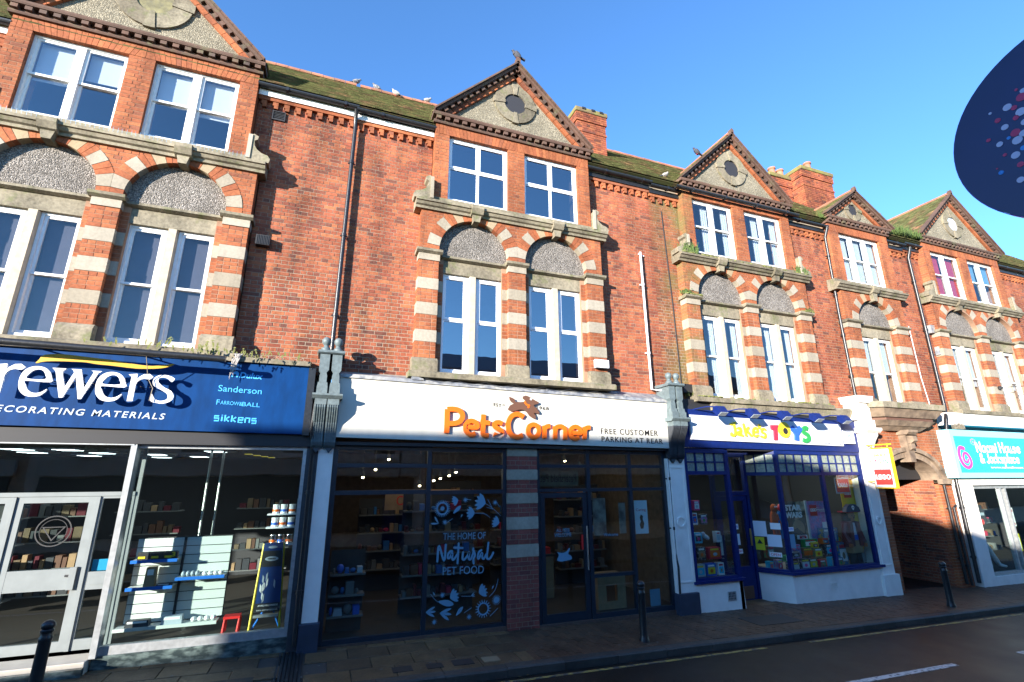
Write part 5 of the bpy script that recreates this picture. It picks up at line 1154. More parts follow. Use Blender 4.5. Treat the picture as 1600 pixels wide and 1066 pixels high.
# window vinyl
vd = thing("window_vinyl", "pale blue flower and leaf vinyl with lettering on the pet shop display window", "window decal", (2.5, .07, 1.2))
Yd = .066
def daisy(mb, c, r, rin, n, solid=False):
    for i in range(n):
        a = 2*math.pi*i/n; p = (c[0]+rin*math.cos(a), c[1]+rin*math.sin(a)); q = (c[0]+r*math.cos(a), c[1]+r*math.sin(a)); w = 2*math.pi*rin/n*.62
        nx, nz = -math.sin(a)*w/2, math.cos(a)*w/2
        mb.prism([(p[0]+nx, p[1]+nz), (q[0]+nx*.45, q[1]+nz*.45), (q[0]+math.cos(a)*w*.3, q[1]+math.sin(a)*w*.3), (q[0]-nx*.45, q[1]-nz*.45), (p[0]-nx, p[1]-nz)], Yd, Yd+.002)
    if solid: mb.prism(ring(c, rin*1.02, 20), Yd-.0006, Yd+.002)
    else: mb.prism(ring(c, rin*1.06, 28), Yd-.0006, Yd+.002, [ring(c, rin*.82, 28)[::-1]])
D = T_daisy
m_ = MB(); c0 = D[0]; r0 = D[1][0]-D[0][0]; daisy(m_, c0, r0, r0*.72, 26); m_.prism(ring(c0, r0*.26, 20), Yd, Yd+.002); m_.build("flower", M_DECAL, vd)
m_ = MB(); c0 = D[2]; r0 = D[3][0]-D[2][0]; daisy(m_, c0, r0, r0*.68, 18); m_.build("flower", M_DECAL, vd)
m_ = MB(); c0 = D[4]; r0 = D[5][0]-D[4][0]; daisy(m_, c0, r0, r0*.55, 18, True); m_.build("flower", M_DECAL, vd)
for c0 in T_burst:
    m_ = MB(); daisy(m_, c0, .048, .022, 9, True); m_.build("small_flower", M_DECAL, vd)
def petal(mb, p, q, w, k=0): 
    dx, dz = q[0]-p[0], q[1]-p[1]; l = math.hypot(dx, dz); nx, nz = -dz/l*w/2, dx/l*w/2; mid = (p[0]+dx*.6, p[1]+dz*.6)
    mb.prism(catmull([p, (mid[0]+nx, mid[1]+nz), q, (mid[0]-nx, mid[1]-nz)], 3, True), Yd-k*.0004, Yd+.002)
TL = T_tulip
for i in range(0, len(TL), 2):
    p, q = TL[i], TL[i+1]; a = math.atan2(q[1]-p[1], q[0]-p[0]); l = math.hypot(q[0]-p[0], q[1]-p[1]); m_ = MB()
    for k, da in enumerate((-.75, -.4, 0, .4, .75)): petal(m_, p, (p[0]+l*math.cos(a+da)*1.05, p[1]+l*math.sin(a+da)*1.05), l*.33, k)
    m_.build("tulip_head", M_DECAL, vd)
TL = T_sprig
for i in range(0, len(TL), 2):
    p, q = TL[i], TL[i+1]; a = math.atan2(q[1]-p[1], q[0]-p[0]); l = math.hypot(q[0]-p[0], q[1]-p[1]); m_ = MB()
    for k, da in enumerate((-.45, .0, .45) if i > 0 else (-.5, .5)): petal(m_, p, (p[0]+l*math.cos(a+da), p[1]+l*math.sin(a+da)), l*.22, k)
    m_.build("leaf_sprig", M_DECAL, vd)
TL = T_leaf
for i in range(0, len(TL), 2):
    m_ = MB(); l = math.hypot(TL[i+1][0]-TL[i][0], TL[i+1][1]-TL[i][1]); petal(m_, TL[i], TL[i+1], l*.36); m_.build("leaf", M_DECAL, vd)
m_ = MB(); strokes(m_, T_stem, .008, Yd+.0008, Yd+.002, step=.0001); m_.build("stem", M_DECAL, vd)
m_ = MB(); strokes(m_, T_nat, .036, Yd, Yd+.002, step=.0004); m_.build("script_word", M_DECAL, vd)
text(vd, "lettering", "THE HOME OF", 2.10, 2.885, 1.475, 1.59, Yd+.002, M_DECAL, ext=.002, slope=-.012)
text(vd, "lettering", "PET FOOD", 2.11, 2.857, .905, 1.035, Yd+.002, M_DECAL, ext=.002, slope=-.02)
v2 = thing("door_vinyl", "small pale blue cat emblem and lettering on the pet shop door", "window decal", (4.4, .07, 1.4))
text(v2, "lettering", "ALL PETS", 4.32, 4.60, 1.52, 1.575, .095, M_DECAL, ext=.002); text(v2, "lettering", "WELCOME", 4.28, 4.64, 1.43, 1.50, .095, M_DECAL, ext=.002)
shape("cat_emblem", [(4.32, 1.02), (4.36, 1.10), (4.33, 1.16), (4.38, 1.15), (4.44, 1.14), (4.52, 1.16), (4.58, 1.22), (4.60, 1.20), (4.56, 1.12), (4.62, 1.08), (4.63, 1.02), (4.5, 1.0), (4.4, .99)], .093, .095, M_DECAL, v2)
text(v2, "lettering", "Welcome", 5.35, 5.68, 1.40, 1.46, .075, M_DECAL, ext=.002)
# interior of pet shop
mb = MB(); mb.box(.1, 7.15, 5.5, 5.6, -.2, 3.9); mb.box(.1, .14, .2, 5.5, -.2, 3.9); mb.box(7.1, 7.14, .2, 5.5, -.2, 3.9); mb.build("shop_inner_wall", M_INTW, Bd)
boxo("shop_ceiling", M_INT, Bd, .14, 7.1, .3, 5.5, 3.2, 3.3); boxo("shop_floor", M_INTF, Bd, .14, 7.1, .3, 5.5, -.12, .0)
for k, (x_, yy, z_) in enumerate([(1.24, 1.5, 2.9), (1.0, 1.6, 2.70), (.77, 1.7, 2.55), (1.89, 1.5, 2.38), (2.18, 1.5, 2.48), (2.33, 1.55, 2.52), (2.53, 1.6, 2.58), (2.69, 1.65, 2.65), (5.23, 1.5, 2.90), (4.4, 2.2, 2.9), (6.0, 2.2, 2.8)]):
    t = thing("ceiling_spotlight", f"lit ceiling spotlight in the pet shop, "+["highest of the left window's three", "middle of the left window's three", "lowest of the left window's three", "leftmost of the row over the flower vinyl", "second of the row over the flower vinyl", "third of the row over the flower vinyl", "fourth of the row over the flower vinyl", "rightmost of the row over the flower vinyl", "above the glazed door's right side", "deep inside above the glazed door", "deep inside above the right hand panes"][k], "spotlight", (x_, yy, z_), "pet shop ceiling spotlights")
    mb = MB(); mb.tube([(x_, yy, z_+.1), (x_, yy-.05, z_)], .035, 10); mb.tube([(x_, yy, z_+.1), (x_, yy, 3.2)], .008, 5); mb.build("lamp_housing", M_BLACKM, t)
    MB().tube([(x_, yy-.05, z_), (x_, yy-.054, z_-.006)], .027, 12).build("lit_lens", M_LAMP, t)
def goods_shelf(B, x0, x1, y, zs, label, mats_, nm="stock_shelf", hh=(.08, .2), deep=.3):
    t = thing("goods_shelving", label, "shelving", ((x0+x1)/2, y, 0))
    boxo("back_panel", M_INT, t, x0, x1, y+deep, y+deep+.02, 0, max(zs)+.35)
    for z_ in zs:
        s = boxo("shelf", M_INTC, t, x0, x1, y, y+deep, z_-.03, z_); x_ = x0+.03
        while x_ < x1-.08:
            w_ = rnd.uniform(.05, .15); h = rnd.uniform(*hh); k = rnd.random(); m = rnd.choice(mats_)
            if x_+w_ > x1: break
            if k < .3: MB().ellipsoid((x_+w_/2, y+.1, z_+h*.45), (w_/2, .06, h*.45), 9, 6).build("toy" if "pet" not in label else "soft_pack", m, s, smooth=True)
            elif k < .6: MB().prism([(x_, z_), (x_+w_, z_), (x_+w_*.9, z_+h), (x_+w_*.1, z_+h)], y+.04, y+.18).build("packet", m, s)
            else: boxo("carton", m, s, x_, x_+w_, y+.03, y+.2, z_, z_+h, bevel=.004)
            x_ += w_+.012
    return t
PM = [M_COAT, M_INT, M_BROWN, M_INTW, M_CARD, M_INT, M_INTC, M_CURR, M_CORBELD, M_FUR2, M_INT]
goods_shelf(Bd, .28, .86, .55, [.62, .95, .30], "dim pet shop shelving with bowls at the far left of the window", [M_TB, M_FUR2, M_PALETXT, M_INTC])
goods_shelf(Bd, 1.6, 3.1, 1.3, [.35, .72, 1.1, 1.5, 1.9], "tall pet shop shelving of packets behind the flower vinyl", PM)
goods_shelf(Bd, .9, 2.6, 3.6, [.5, .9, 1.3, 1.7], "pet shop wall shelving deep inside left of the aisle", PM)
goods_shelf(Bd, 4.1, 5.4, 3.2, [.5, .9, 1.3, 1.7], "pet shop shelving deep inside behind the door", PM)
goods_shelf(Bd, 5.6, 6.9, 2.6, [.4, .8, 1.2, 1.6, 2.0], "pet shop shelving deep inside behind the right hand panes", PM)
goods_shelf(Bd, 2.7, 3.9, 3.4, [.5, .9, 1.3, 1.7, 2.1], "pet shop shelving deep inside behind the brick pier", PM)
ct = thing("till_counter", "low dark till counter with a red topped stand inside the pet shop door", "counter", (4.6, 2, 0)); boxo("counter_body", M_CARD, ct, 4.1, 5.0, 1.7, 2.2, 0, .85, bevel=.01); boxo("counter_top", M_BLACKM, ct, 4.06, 5.04, 1.66, 2.24, .85, .89); boxo("till", M_CORBELD, ct, 4.3, 4.55, 1.8, 2.0, .89, 1.1); boxo("red_stand", M_RED, ct, 4.7, 4.95, 1.75, 1.95, .89, 1.02)
bn = thing("aisle_banner", "pale aisle banner with red lettering hanging in the pet shop", "banner", (2.2, 2.6, 2))
boxo("banner_card", M_CARD, bn, 1.35, 3.0, 2.6, 2.62, 1.85, 2.28); text(bn, "lettering", "Cat Treats", 1.6, 2.6, 1.95, 2.15, 2.6, M_RED, ext=.005)
cth = thing("cat_box", "large plain card box with a square window cut in the pet shop's right window", "box", (5.7, .5, 0))
mb = MB(); rectframe(mb, 5.36, 6.0, -.02, .63, .42, .45, .19, .16); mb.box(5.36, 5.38, .45, .8, -.02, .63); mb.box(5.98, 6.0, .45, .8, -.02, .63); mb.box(5.38, 5.98, .45, .8, .61, .63); mb.build("card_case", M_CARD, cth)
ps = thing("poster", "tall white poster with red lettering in the pet shop's right window", "poster", (6.35, .2, 1.4))
boxo("sheet", M_PAPER, ps, 6.18, 6.50, .19, .195, 1.40, 2.06); text(ps, "lettering", "Caring", 6.22, 6.46, 1.83, 1.90, .19, M_RED, ext=.003)
MB().prism([(6.31, 1.50), (6.37, 1.50), (6.40, 1.6), (6.37, 1.68), (6.38, 1.75), (6.33, 1.78), (6.30, 1.72), (6.32, 1.64), (6.29, 1.58)], .186, .19).build("picture", M_BROWN, ps)
ps = thing("poster", "faded tall poster left of the mullion in the pet shop's right window", "poster", (5.4, .25, 1.4)); boxo("sheet", mat("faded_card", (.30, .26, .22), .8, c2=(.12, .08, .07), vs=5), ps, 5.22, 5.52, .24, .245, 1.40, 2.12)
ps = thing("poster", "narrow pale poster against the right side of the pet shop mullion", "poster", (5.9, .25, 1.4)); boxo("sheet", MATS["faded_card"], ps, 5.83, 5.99, .24, .245, 1.42, 2.02)
ps = thing("poster", "small pale blue card standing low in the pet shop's right corner", "poster", (6.6, .2, .0)); boxo("sheet", M_DECAL, ps, 6.42, 6.66, .19, .195, .03, .34)
ps = thing("reversed_notice", "dim notice seen from behind above the pet shop door", "notice", (4.4, .6, 2.4)); boxo("board", M_INTW, ps, 3.99, 4.95, .3, .31, 2.36, 2.66)
o_ = text(ps, "lettering", "Petersfield Pets", 4.05, 4.9, 2.44, 2.60, .298, mat("dark_red_print", (.08, .01, .01), .7), ext=.004)
for v in o_.data.vertices: v.co.x = 8.95-v.co.x
# ================================================================= C: toy shop
C_ = thing("brick_shop_building", "mossy red brick building over the white and blue toy shop front", "building", (10, .2, 0), "brick terrace over the shops")
brC = Bricks(); zC = -.13
shell(C_, 7.25, 13.35, zC)
wall(C_, brC, 7.25, 7.96, zo=-.13, fascia=M_BLACK, m=M_BRICKM, exr=.21); wall(C_, brC, 12.16, 13.35, zo=-.13, fascia=M_BLACK, exl=.22)
WC = bay(C_, brC, 10.05, zC, oz=11.05, moss=True, rub=M_RUBM, apex=12.15, big=False, ocentre=MATS["slate_oculus_panel"])
X, Z = WC['X'], WC['Z']
for a, b in WC['UW']: window(C_, X(a), X(b), Z(8.22), Z(9.79), .1, 2, .52, M_WPAINT, M_GLASSM, mull=.08, drape=M_NET)
lower_lights(C_, WC, M_WPAINT, M_GLASSM, True, .5, None, 1, drape=M_NET)
room_light("toy_shop_fill_light", C_, 10.2, 1.3, 3.1, 4.5, 1.6, 16, (1, .95, .85))  # unseen area light added to brighten the posters and window display
main_roof(C_, 7.25, 13.35)
brC.flush(C_, 300, 8.0)
gutter(C_, 7.9, 12.2, 9.83, -.11)
sprism(MB(), [(.2, 4.30), (-.06, 4.26), (-.10, 4.20), (-.06, 4.02), (.2, 4.02)], 8.3, 12.95).build("stone_ledge", M_OLDST, C_)
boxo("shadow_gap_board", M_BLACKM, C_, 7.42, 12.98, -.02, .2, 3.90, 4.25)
wb = thing("junction_box", "black junction box with loose cables on the wall by the toy shop bay", "junction box", (7.8, .1, 4.5))
boxo("box", M_BLACKM, wb, 7.66, 7.92, .06, .22, 4.42, 4.62); MB().tube([(7.66, .1, 4.5), (7.5, .1, 4.35), (7.6, .1, 4.2), (7.8, .1, 4.3), (8.0, .1, 4.45)], .01, 6).build("cable", M_BLACKM, wb)
MB().tube([(7.72, .2, 4.6), (7.70, .2, 6.5), (7.62, .2, 9.2)], .012, 6).build("riser_cable", M_BLACKM, wb)
# fascia
MB().prism([(7.40, 3.17), (12.98, 3.13), (12.98, 3.92), (7.40, 4.02)], -.06, .2).build("blue_fascia", M_TOYB, C_)
sgC = thing("fascia_sign", "white toy shop fascia sign with multicoloured lettering under blue lamps", "shop sign", (10, -.1, 3.3), "fascia signs over the shops")
MB().prism([(7.60, 3.335), (12.38, 3.275), (12.38, 3.82), (7.60, 3.885)], -.10, -.06).build("white_board", M_TOYW, sgC)
nj = ["letter_j", "letter_j", "letter_a", "letter_a", "letter_k", "letter_k", "letter_k", "letter_e", "apostrophe", "letter_s"]
mbJ = {}
for nm, st in zip(nj, T_toyJ): mbJ.setdefault(nm, []).append(st)
for nm, sts in mbJ.items():
    strokes(MB(), sts, .047, -.135, -.10).build(nm, M_TY, sgC)
sharp("letter_t", T_toyT, -.135, -.10, M_TR, sgC)
c = T_toyO; cx, cz = c[0]; rx = c[1][0]-cx; rz = abs(c[2][1]-cz)
MB().prism([(cx+rx*math.cos(i*math.pi/16), cz+rz*math.sin(i*math.pi/16)) for i in range(32)], -.135, -.10).build("letter_o", M_TY, sgC)
cx, cz = c[3]; rx = c[4][0]-cx; rz = abs(c[5][1]-cz)
MB().prism([(cx+rx*math.cos(i*math.pi/12), cz+rz*math.sin(i*math.pi/12)) for i in range(24)], -.142, -.135).build("letter_o_eye", M_BLACKM, sgC)
strokes(MB(), T_toyY, .13, -.135, -.10, cap=False).build("letter_y", M_TB, sgC); strokes(MB(), T_toyS, .10, -.135, -.10, cap=False).build("letter_s", M_TG, sgC)
text(sgC, "lettering", "www.jakestoys.co.uk", 11.65, 12.30, 3.315, 3.345, -.1, M_DARKTX, slope=-.02)
aw = thing("plaque", "small white plaque beside the right end of the toy shop sign", "plaque", (12.5, -.1, 3.4)); boxo("plate", M_TOYW, aw, 12.46, 12.80, -.12, -.061, 3.34, 3.68); text(aw, "lettering", "OPEN", 12.50, 12.75, 3.50, 3.56, -.12, M_TB, ext=.003); text(aw, "lettering", "7 DAYS", 12.50, 12.75, 3.42, 3.46, -.12, M_DARKTX, ext=.003)
wl = ["above the left end of the board", "above the apostrophe of the yellow word", "above the round letter o", "right of the green letter s", "above the plaque at the right end"]
for k, x_ in enumerate((8.12, 9.05, 10.02, 11.05, 12.0)):
    z_ = 3.93-.012*k
    t = thing("sign_lamp", "blue floodlight over the toy sign, "+wl[k], "sign lamp", (x_, -.4, z_), "blue lamps over the toy shop sign")
    MB().tube([(x_-.35, -.02, z_+.08), (x_-.2, -.30, z_+.12), (x_, -.52, z_+.1)], .014, 8).build("arm", M_TOYB, t)
    MB().prism([(-.62, z_-.03), (-.50, z_+.12), (-.40, z_+.10), (-.38, z_+.0), (-.50, z_-.10)], x_-.10, x_+.13, axis='X').build("lamp_head", M_TOYB, t)
    MB().obox((x_+.015, -.56, z_-.065), (.10, 0, 0), (0, .055, -.032), (0, .004, .006)).build("lamp_glass", M_PALETXT, t)
# shopfront, left window
def bars(mb, pts, w, d, z0, z1):
    pass
fz = MB(); fz.box(7.42, 7.50, .0, .1, .40, 3.15); fz.box(8.57, 8.66, .0, .1, -.16, 3.15); fz.box(7.50, 8.57, .003, .097, .44, .50); fz.box(7.50, 8.57, .003, .097, 2.58, 2.66); fz.box(7.50, 8.57, .003, .097, 3.05, 3.15)
for x_ in (7.76, 8.03, 8.30): fz.box(x_-.015, x_+.015, .02, .08, 2.66, 3.05)
fz.box(7.50, 8.57, .022, .078, 2.84, 2.87); wl_ = fz.build("display_window", M_TOYB, C_); pane(wl_, 7.50, 8.57, .50, 2.58, .05, M_GLASS)
xs_ = [7.50, 7.745, 8.015, 8.285, 8.57]
for i in range(4):
    for (c0, d0) in ((2.66, 2.84), (2.87, 3.05)): boxo("obscured_pane", M_FROST, wl_, xs_[i]+.015, xs_[i+1]-.015, .045, .055, c0, d0)
boxo("window_cill", M_TOYB, C_, 7.36, 8.72, -.06, .15, .40, .452, sl=0)
MB().prism([(7.36, -.18), (8.68, -.2), (8.66, .40), (7.36, .40)], .0, .3).build("white_stall_riser", M_WALLW, C_)
def grille(B, x0, x1, z0, z1, y, m, nm="air_grille"):
    mb = MB(); rectframe(mb, x0, x1, z0, z1, y-.012, y, .012); n = 6
    for i in range(n): mb.box(x0+(x1-x0)*(i+.3)/n, x0+(x1-x0)*(i+.6)/n, y-.010, y, z0+.012, z1-.012)
    for i in range(4): mb.box(x0+.012, x1-.012, y-.009, y, z0+(z1-z0)*(i+.4)/4, z0+(z1-z0)*(i+.55)/4)
    return mb.build(nm, m, B)
grille(C_, 8.22, 8.44, .02, .20, 0.0, M_ALU)
boxo("grille_recess", M_BLACKM, C_, 8.23, 8.43, -.003, .01, .03, .19)
# door recess
boxo("recess_return", M_GLASS, C_, 8.62, 8.64, .1, .6, .5, 3.05); boxo("return_riser", M_TOYB, C_, 8.60, 8.66, .1, .6, -.2, .5); boxo("return_rail", M_TOYB, C_, 8.60, 8.66, .1, .6, 2.58, 2.66)
dd = MB(); dd.box(8.66, 8.74, .58, .68, -.2, 3.1); dd.box(9.66, 9.74, .58, .68, -.2, 3.1); dd.box(8.74, 9.66, .583, .677, 2.1, 2.2); dd.box(8.74, 9.66, .583, .677, 3.0, 3.1); dfr = dd.build("door_frame", M_TOYB, C_)
pane(dfr, 8.74, 9.66, 2.2, 3.0, .62, M_GLASS)
dd = MB(); rectframe(dd, 8.75, 9.65, -.19, 2.09, .60, .65, .11, .72); dd = dd.build("shop_door", M_TOYB, C_); pane(dd, 8.86, 9.54, .53, 1.98, .62, M_GLASS)
MB().tube([(9.60, .55, .98), (9.60, .55, 1.35)], .02, 8).build("pull_handle", mat("brass", (.55, .42, .15), .35, metal=.8), dd); boxo("kick_plate", M_BROWN, dd, 8.86, 9.54, .594, .60, -.15, .12)
boxo("recess_ceiling", M_INT, C_, 8.6, 10.1, .0, .7, 3.12, 3.16); boxo("door_step", M_SLAB, C_, 8.66, 9.7, .1, .7, -.25, -.17)
# canted bay window
def wallseg(B, mbx, p, q, z0, z1, t):
    d = Vector((q[0]-p[0], q[1]-p[1], 0)); l = d.length; d.normalize(); n = Vector((-d.y, d.x, 0)); c = Vector(((p[0]+q[0])/2, (p[1]+q[1])/2, (z0+z1)/2))
    mbx.obox(c, d*(l/2), n*(t/2), (0, 0, (z1-z0)/2))
p0, p1, p2 = (9.74, .62), (10.12, .0), (12.95, .0)
fz = MB()
fz.box(10.07, 10.15, -.04, .05, .44, 3.15); fz.box(11.52, 11.60, -.03, .06, .44, 3.15); fz.box(12.89, 12.98, -.03, .06, .40, 3.15); 
for z0, z1 in ((.44, .50), (2.56, 2.64), (3.05, 3.15)): wallseg(C_, fz, p0, p1, z0, z1, .09); fz.box(10.15, 12.89, -.028, .058, z0, z1)
for i in range(1, 3): 
    u = i/3; c = (p0[0]+(p1[0]-p0[0])*u, p0[1]+(p1[1]-p0[1])*u); fz.box(c[0]-.014, c[0]+.014, c[1]-.014, c[1]+.014, 2.64, 3.05)
wallseg(C_, fz, p0, p1, 2.83, 2.86, .05)
fz.box(10.15, 11.52, -.01, .04, 2.83, 2.86); fz.box(11.60, 12.89, -.01, .04, 2.83, 2.86)
cells = []
for a, b in ((10.15, 11.52), (11.60, 12.89)):
    for i in range(1, 5): 
        x_ = a+(b-a)*i/5; fz.box(x_-.014, x_+.014, -.012, .042, 2.64, 3.05)
    for i in range(5): cells.append((a+(b-a)*i/5+.014, a+(b-a)*(i+1)/5-.014))
wr = fz.build("display_window", M_TOYB, C_)
for a, b in cells:
    for (c0, d0) in ((2.64, 2.83), (2.86, 3.05)): boxo("obscured_pane", M_FROST, wr, a, b, .012, .02, c0, d0)
mbg = MB(); wallseg(C_, mbg, p0, p1, 2.64, 3.05, .008); mbg.build("obscured_pane", M_FROST, wr)
mbg = MB(); wallseg(C_, mbg, p0, p1, .50, 2.56, .008); mbg.build("pane", M_GLASS, wr)
pane(wr, 10.15, 11.52, .50, 2.56, .01, M_GLASS); pane(wr, 11.60, 12.89, .50, 2.56, .01, M_GLASS)
MB().prism([(9.66, .62), (10.05, -.09), (13.08, -.09), (13.08, .2), (10.2, .2), (9.86, .7)], .40, .455, axis='Z').build("window_cill", M_TOYB, C_)
mb = MB(); pts = [(9.72, .6), (10.10, -.02), (13.0, -.02), (13.0, .3), (10.3, .3), (9.9, .7)]
vs = [(p[0], p[1], gz(p[0])-.02) for p in pts]+[(p[0], p[1], .40) for p in pts]; n_ = 6
mb.add(vs, [tuple(range(6))[::-1], tuple(range(6, 12))]+[(i, (i+1) % 6, (i+1) % 6+6, i+6) for i in range(6)]); mb.build("white_stall_riser", M_WALLW, C_)
grille(C_, 11.22, 11.42, .02, .17, -.02, M_WALLW)
# toy shop interior
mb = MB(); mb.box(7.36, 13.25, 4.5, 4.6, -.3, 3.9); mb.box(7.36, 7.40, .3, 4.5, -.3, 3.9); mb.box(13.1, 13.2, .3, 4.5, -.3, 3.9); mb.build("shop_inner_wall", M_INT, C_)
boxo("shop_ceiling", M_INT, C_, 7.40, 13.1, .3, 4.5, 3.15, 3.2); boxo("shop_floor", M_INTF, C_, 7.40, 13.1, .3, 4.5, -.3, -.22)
boxo("display_deck", M_INTC, C_, 10.2, 12.98, .08, 1.2, .42, .44); boxo("display_deck", M_INTC, C_, 7.42, 8.6, .1, .9, .42, .44)
for x_, yy in ((7.75, .8), (8.0, .8), (8.0, 1.6), (10.1, .9), (11.1, .8), (11.35, .8), (11.7, .8)):
    t = thing("ceiling_spotlight", "tiny lit ceiling spotlight in the toy shop, number %s from the left"%["one", "two", "three", "four", "five", "six", "seven"][[7.75, 8.0, 8.0, 10.1, 11.1, 11.35, 11.7].index(x_)+(1 if yy == 1.6 else 0)], "spotlight", (x_, yy, 2.95), "toy shop ceiling spotlights")
    MB().tube([(x_, yy, 3.12), (x_, yy, 2.98)], .022, 8).build("lamp_housing", M_ALU, t); MB().tube([(x_, yy, 2.979), (x_, yy, 2.97)], .012, 8).build("lit_lens", M_LAMP, t)
t = thing("ceiling_strip_light", "lit strip light on the toy shop ceiling behind the left window", "light", (8.4, 2, 2.9)); boxo("tube", M_TUBE, t, 8.35, 9.5, 2.0, 2.05, 2.93, 2.96); boxo("fitting", M_ALU, t, 8.3, 9.55, 1.99, 2.06, 2.96, 3.1)
def toybox(x0, x1, y, z0, z1, m1, m2, label, name="toy_box", d=.12):
    t = thing(name, label, "toy box", ((x0+x1)/2, y, z0)); boxo("carton", m1, t, x0, x1, y, y+d, z0, z1)
    w, h = x1-x0, z1-z0
    boxo("picture_panel", m2, t, x0+w*.12, x1-w*.12, y-.004, y, z0+h*.15, z0+h*.7); boxo("title_strip", rnd.choice([M_WHITE, M_TY, M_TR]), t, x0+w*.15, x1-w*.2, y-.005, y, z0+h*.76, z0+h*.9)
    MB().ellipsoid((x0+w*.5, y-.004, z0+h*.4), (w*.18, .006, h*.16), 9, 6).build("picture_figure", rnd.choice([M_TG, M_ORANGE, M_PINK, M_PALETXT, M_CARD]), t)
    return t
M_PK2 = mat("pink_box_print", (.45, .12, .25), .5, c2=(.15, .3, .45), vs=14, thr=(.45, .55)); M_MIX = mat("busy_box_print", (.30, .08, .05), .5, c2=(.10, .25, .12), vs=16, thr=(.45, .55)); M_MIX2 = mat("blue_box_print", (.05, .18, .38), .5, c2=(.45, .35, .1), vs=14, thr=(.5, .6))
M_MIX3 = mat("dark_box_print", (.05, .045, .06), .5, c2=(.35, .3, .3), vs=20, thr=(.52, .6))
left_rows = [(.44, [("white framed doll box", 7.52, 7.68, M_MIX3, M_PALETXT), ("pale picture box", 7.74, 8.0, M_PALETXT, M_TEAL), ("yellow and blue box", 8.04, 8.3, M_TB, M_TY), ("white upright box", 8.36, 8.52, M_WHITE, M_TEAL)]),
             (.78, [("brown picture box", 7.52, 7.76, M_CARD, M_MIX), ("grey book box", 7.84, 8.06, M_MIX3, M_CARD), ("orange red box", 8.14, 8.48, M_TR, M_ORANGE)]),
             (1.12, [("white framed figure box", 7.52, 7.74, M_WHITE, M_MIX2), ("teal low box", 7.80, 8.0, M_TEAL, M_MIX3), ("white slim packet", 8.40, 8.52, M_WHITE, M_PALETXT)]),
             (1.50, [("purple boxed doll", 7.60, 7.76, M_LILAC, M_PK2), ("white character carton", 7.78, 7.92, M_WHITE, M_TB), ("dark character carton", 8.0, 8.2, M_MIX3, M_LILAC)]),
             (1.80, [("pink topmost carton", 7.86, 8.02, M_PINK, M_WHITE)])]
for z_, row in left_rows:
    for (lb, a, b, m1, m2) in row: toybox(a, b, .35, z_+.012, z_+rnd.uniform(.2, .27), m1, m2, lb+" on the %s shelf of the toy shop's left window" % {.44: "bottom", .78: "second", 1.12: "middle", 1.50: "upper", 1.80: "top"}[z_])
for z_ in (.78, 1.12, 1.50, 1.80): boxo("glass_shelf", M_GLASSO, C_, 7.5, 8.57, .3, .55, z_, z_+.008)
ph = thing("plush_toy", "white plush animal toy lying on the middle shelf of the left toy window", "plush toy", (8.15, .4, 1.2)); MB().ellipsoid((8.15, .4, 1.24), (.10, .05, .05), 10, 8, tilt=Matrix.Rotation(R(30), 3, 'Y')).ellipsoid((8.06, .38, 1.31), (.05, .045, .045), 9, 7).build("body", M_SHIRT, ph, smooth=True)
for kx, (x_, m, lb) in enumerate([(10.34, M_FUR1, "orange furry monster plush hanging in the toy shop's corner window"), (10.56, M_FUR2, "blue furry monster plush hanging in the toy shop's corner window")]):
    t = thing("plush_toy", lb, "plush toy", (x_, .5, 1.6))
    MB().ellipsoid((x_, .5, 1.52), (.10, .08, .24), 12, 10).build("body", m, t, smooth=True); MB().ellipsoid((x_, .47, 1.80), (.085, .075, .09), 12, 10).build("head", M_FUR1 if kx == 0 else M_RED, t, smooth=True)
    for sg in (-1, 1):
        MB().tube([(x_+sg*.07, .48, 1.65), (x_+sg*.13, .46, 1.45), (x_+sg*.11, .45, 1.3)], [.035, .03, .03], 8).build("arm", m, t); MB().tube([(x_+sg*.05, .48, 1.35), (x_+sg*.06, .46, 1.1)], [.045, .04], 8).build("leg", m, t); MB().ellipsoid((x_+sg*.03, .395, 1.83), (.018, .01, .022), 8, 6).build("eye", M_WHITE, t)
# posters
def poster(x0, x1, y, z0, z1, m, label, cat="poster", name="poster"):
    t = thing(name, label, cat, ((x0+x1)/2, y, z0)); boxo("sheet", m, t, x0, x1, y, y+.01, z0, z1); return t
t = poster(10.62, 11.40, .50, .85, 1.93, M_POSTERD, "large dark space film poster with white lettering in the toy shop window")
text(t, "lettering", "STAR", 10.72, 11.28, 1.72, 1.86, .50, M_WHITE, ext=.004, bold=.05); text(t, "lettering", "WARS", 10.72, 11.28, 1.55, 1.69, .50, M_WHITE, ext=.004, bold=.05)
MB().prism([(10.8, 1.25), (11.05, 1.32), (11.3, 1.15), (11.36, 1.02), (11.2, 1.1), (11.0, 1.18), (10.78, 1.15)], .494, .50).build("picture_shape", M_INT, t); MB().prism(ring((11.1, 1.3), .2), .4965, .50).build("picture_glow", M_CARD, t)
t = poster(11.50, 12.10, .50, .90, 1.93, M_LILAC, "lilac and pink building brick poster right of the dark film poster")
boxo("logo_square", M_LRED, t, 11.56, 11.80, .492, .50, 1.58, 1.84); text(t, "logo_lettering", "LEGO", 11.575, 11.785, 1.68, 1.76, .492, M_WHITE, ext=.003, bold=.05); text(t, "lettering", "Friends", 11.80, 12.08, 1.66, 1.78, .495, M_WHITE, ext=.003)
boxo("poster_edge", M_PALETXT, t, 11.42, 11.47, .48, .52, .85, 1.95); boxo("poster_edge", M_PALETXT, t, 12.13, 12.19, .48, .52, .95, 1.95)
t = poster(12.55, 13.05, .34, .45, 2.50, M_TY, "tall amber backing panel behind the pirate figure in the toy window", "panel", "backing_panel")
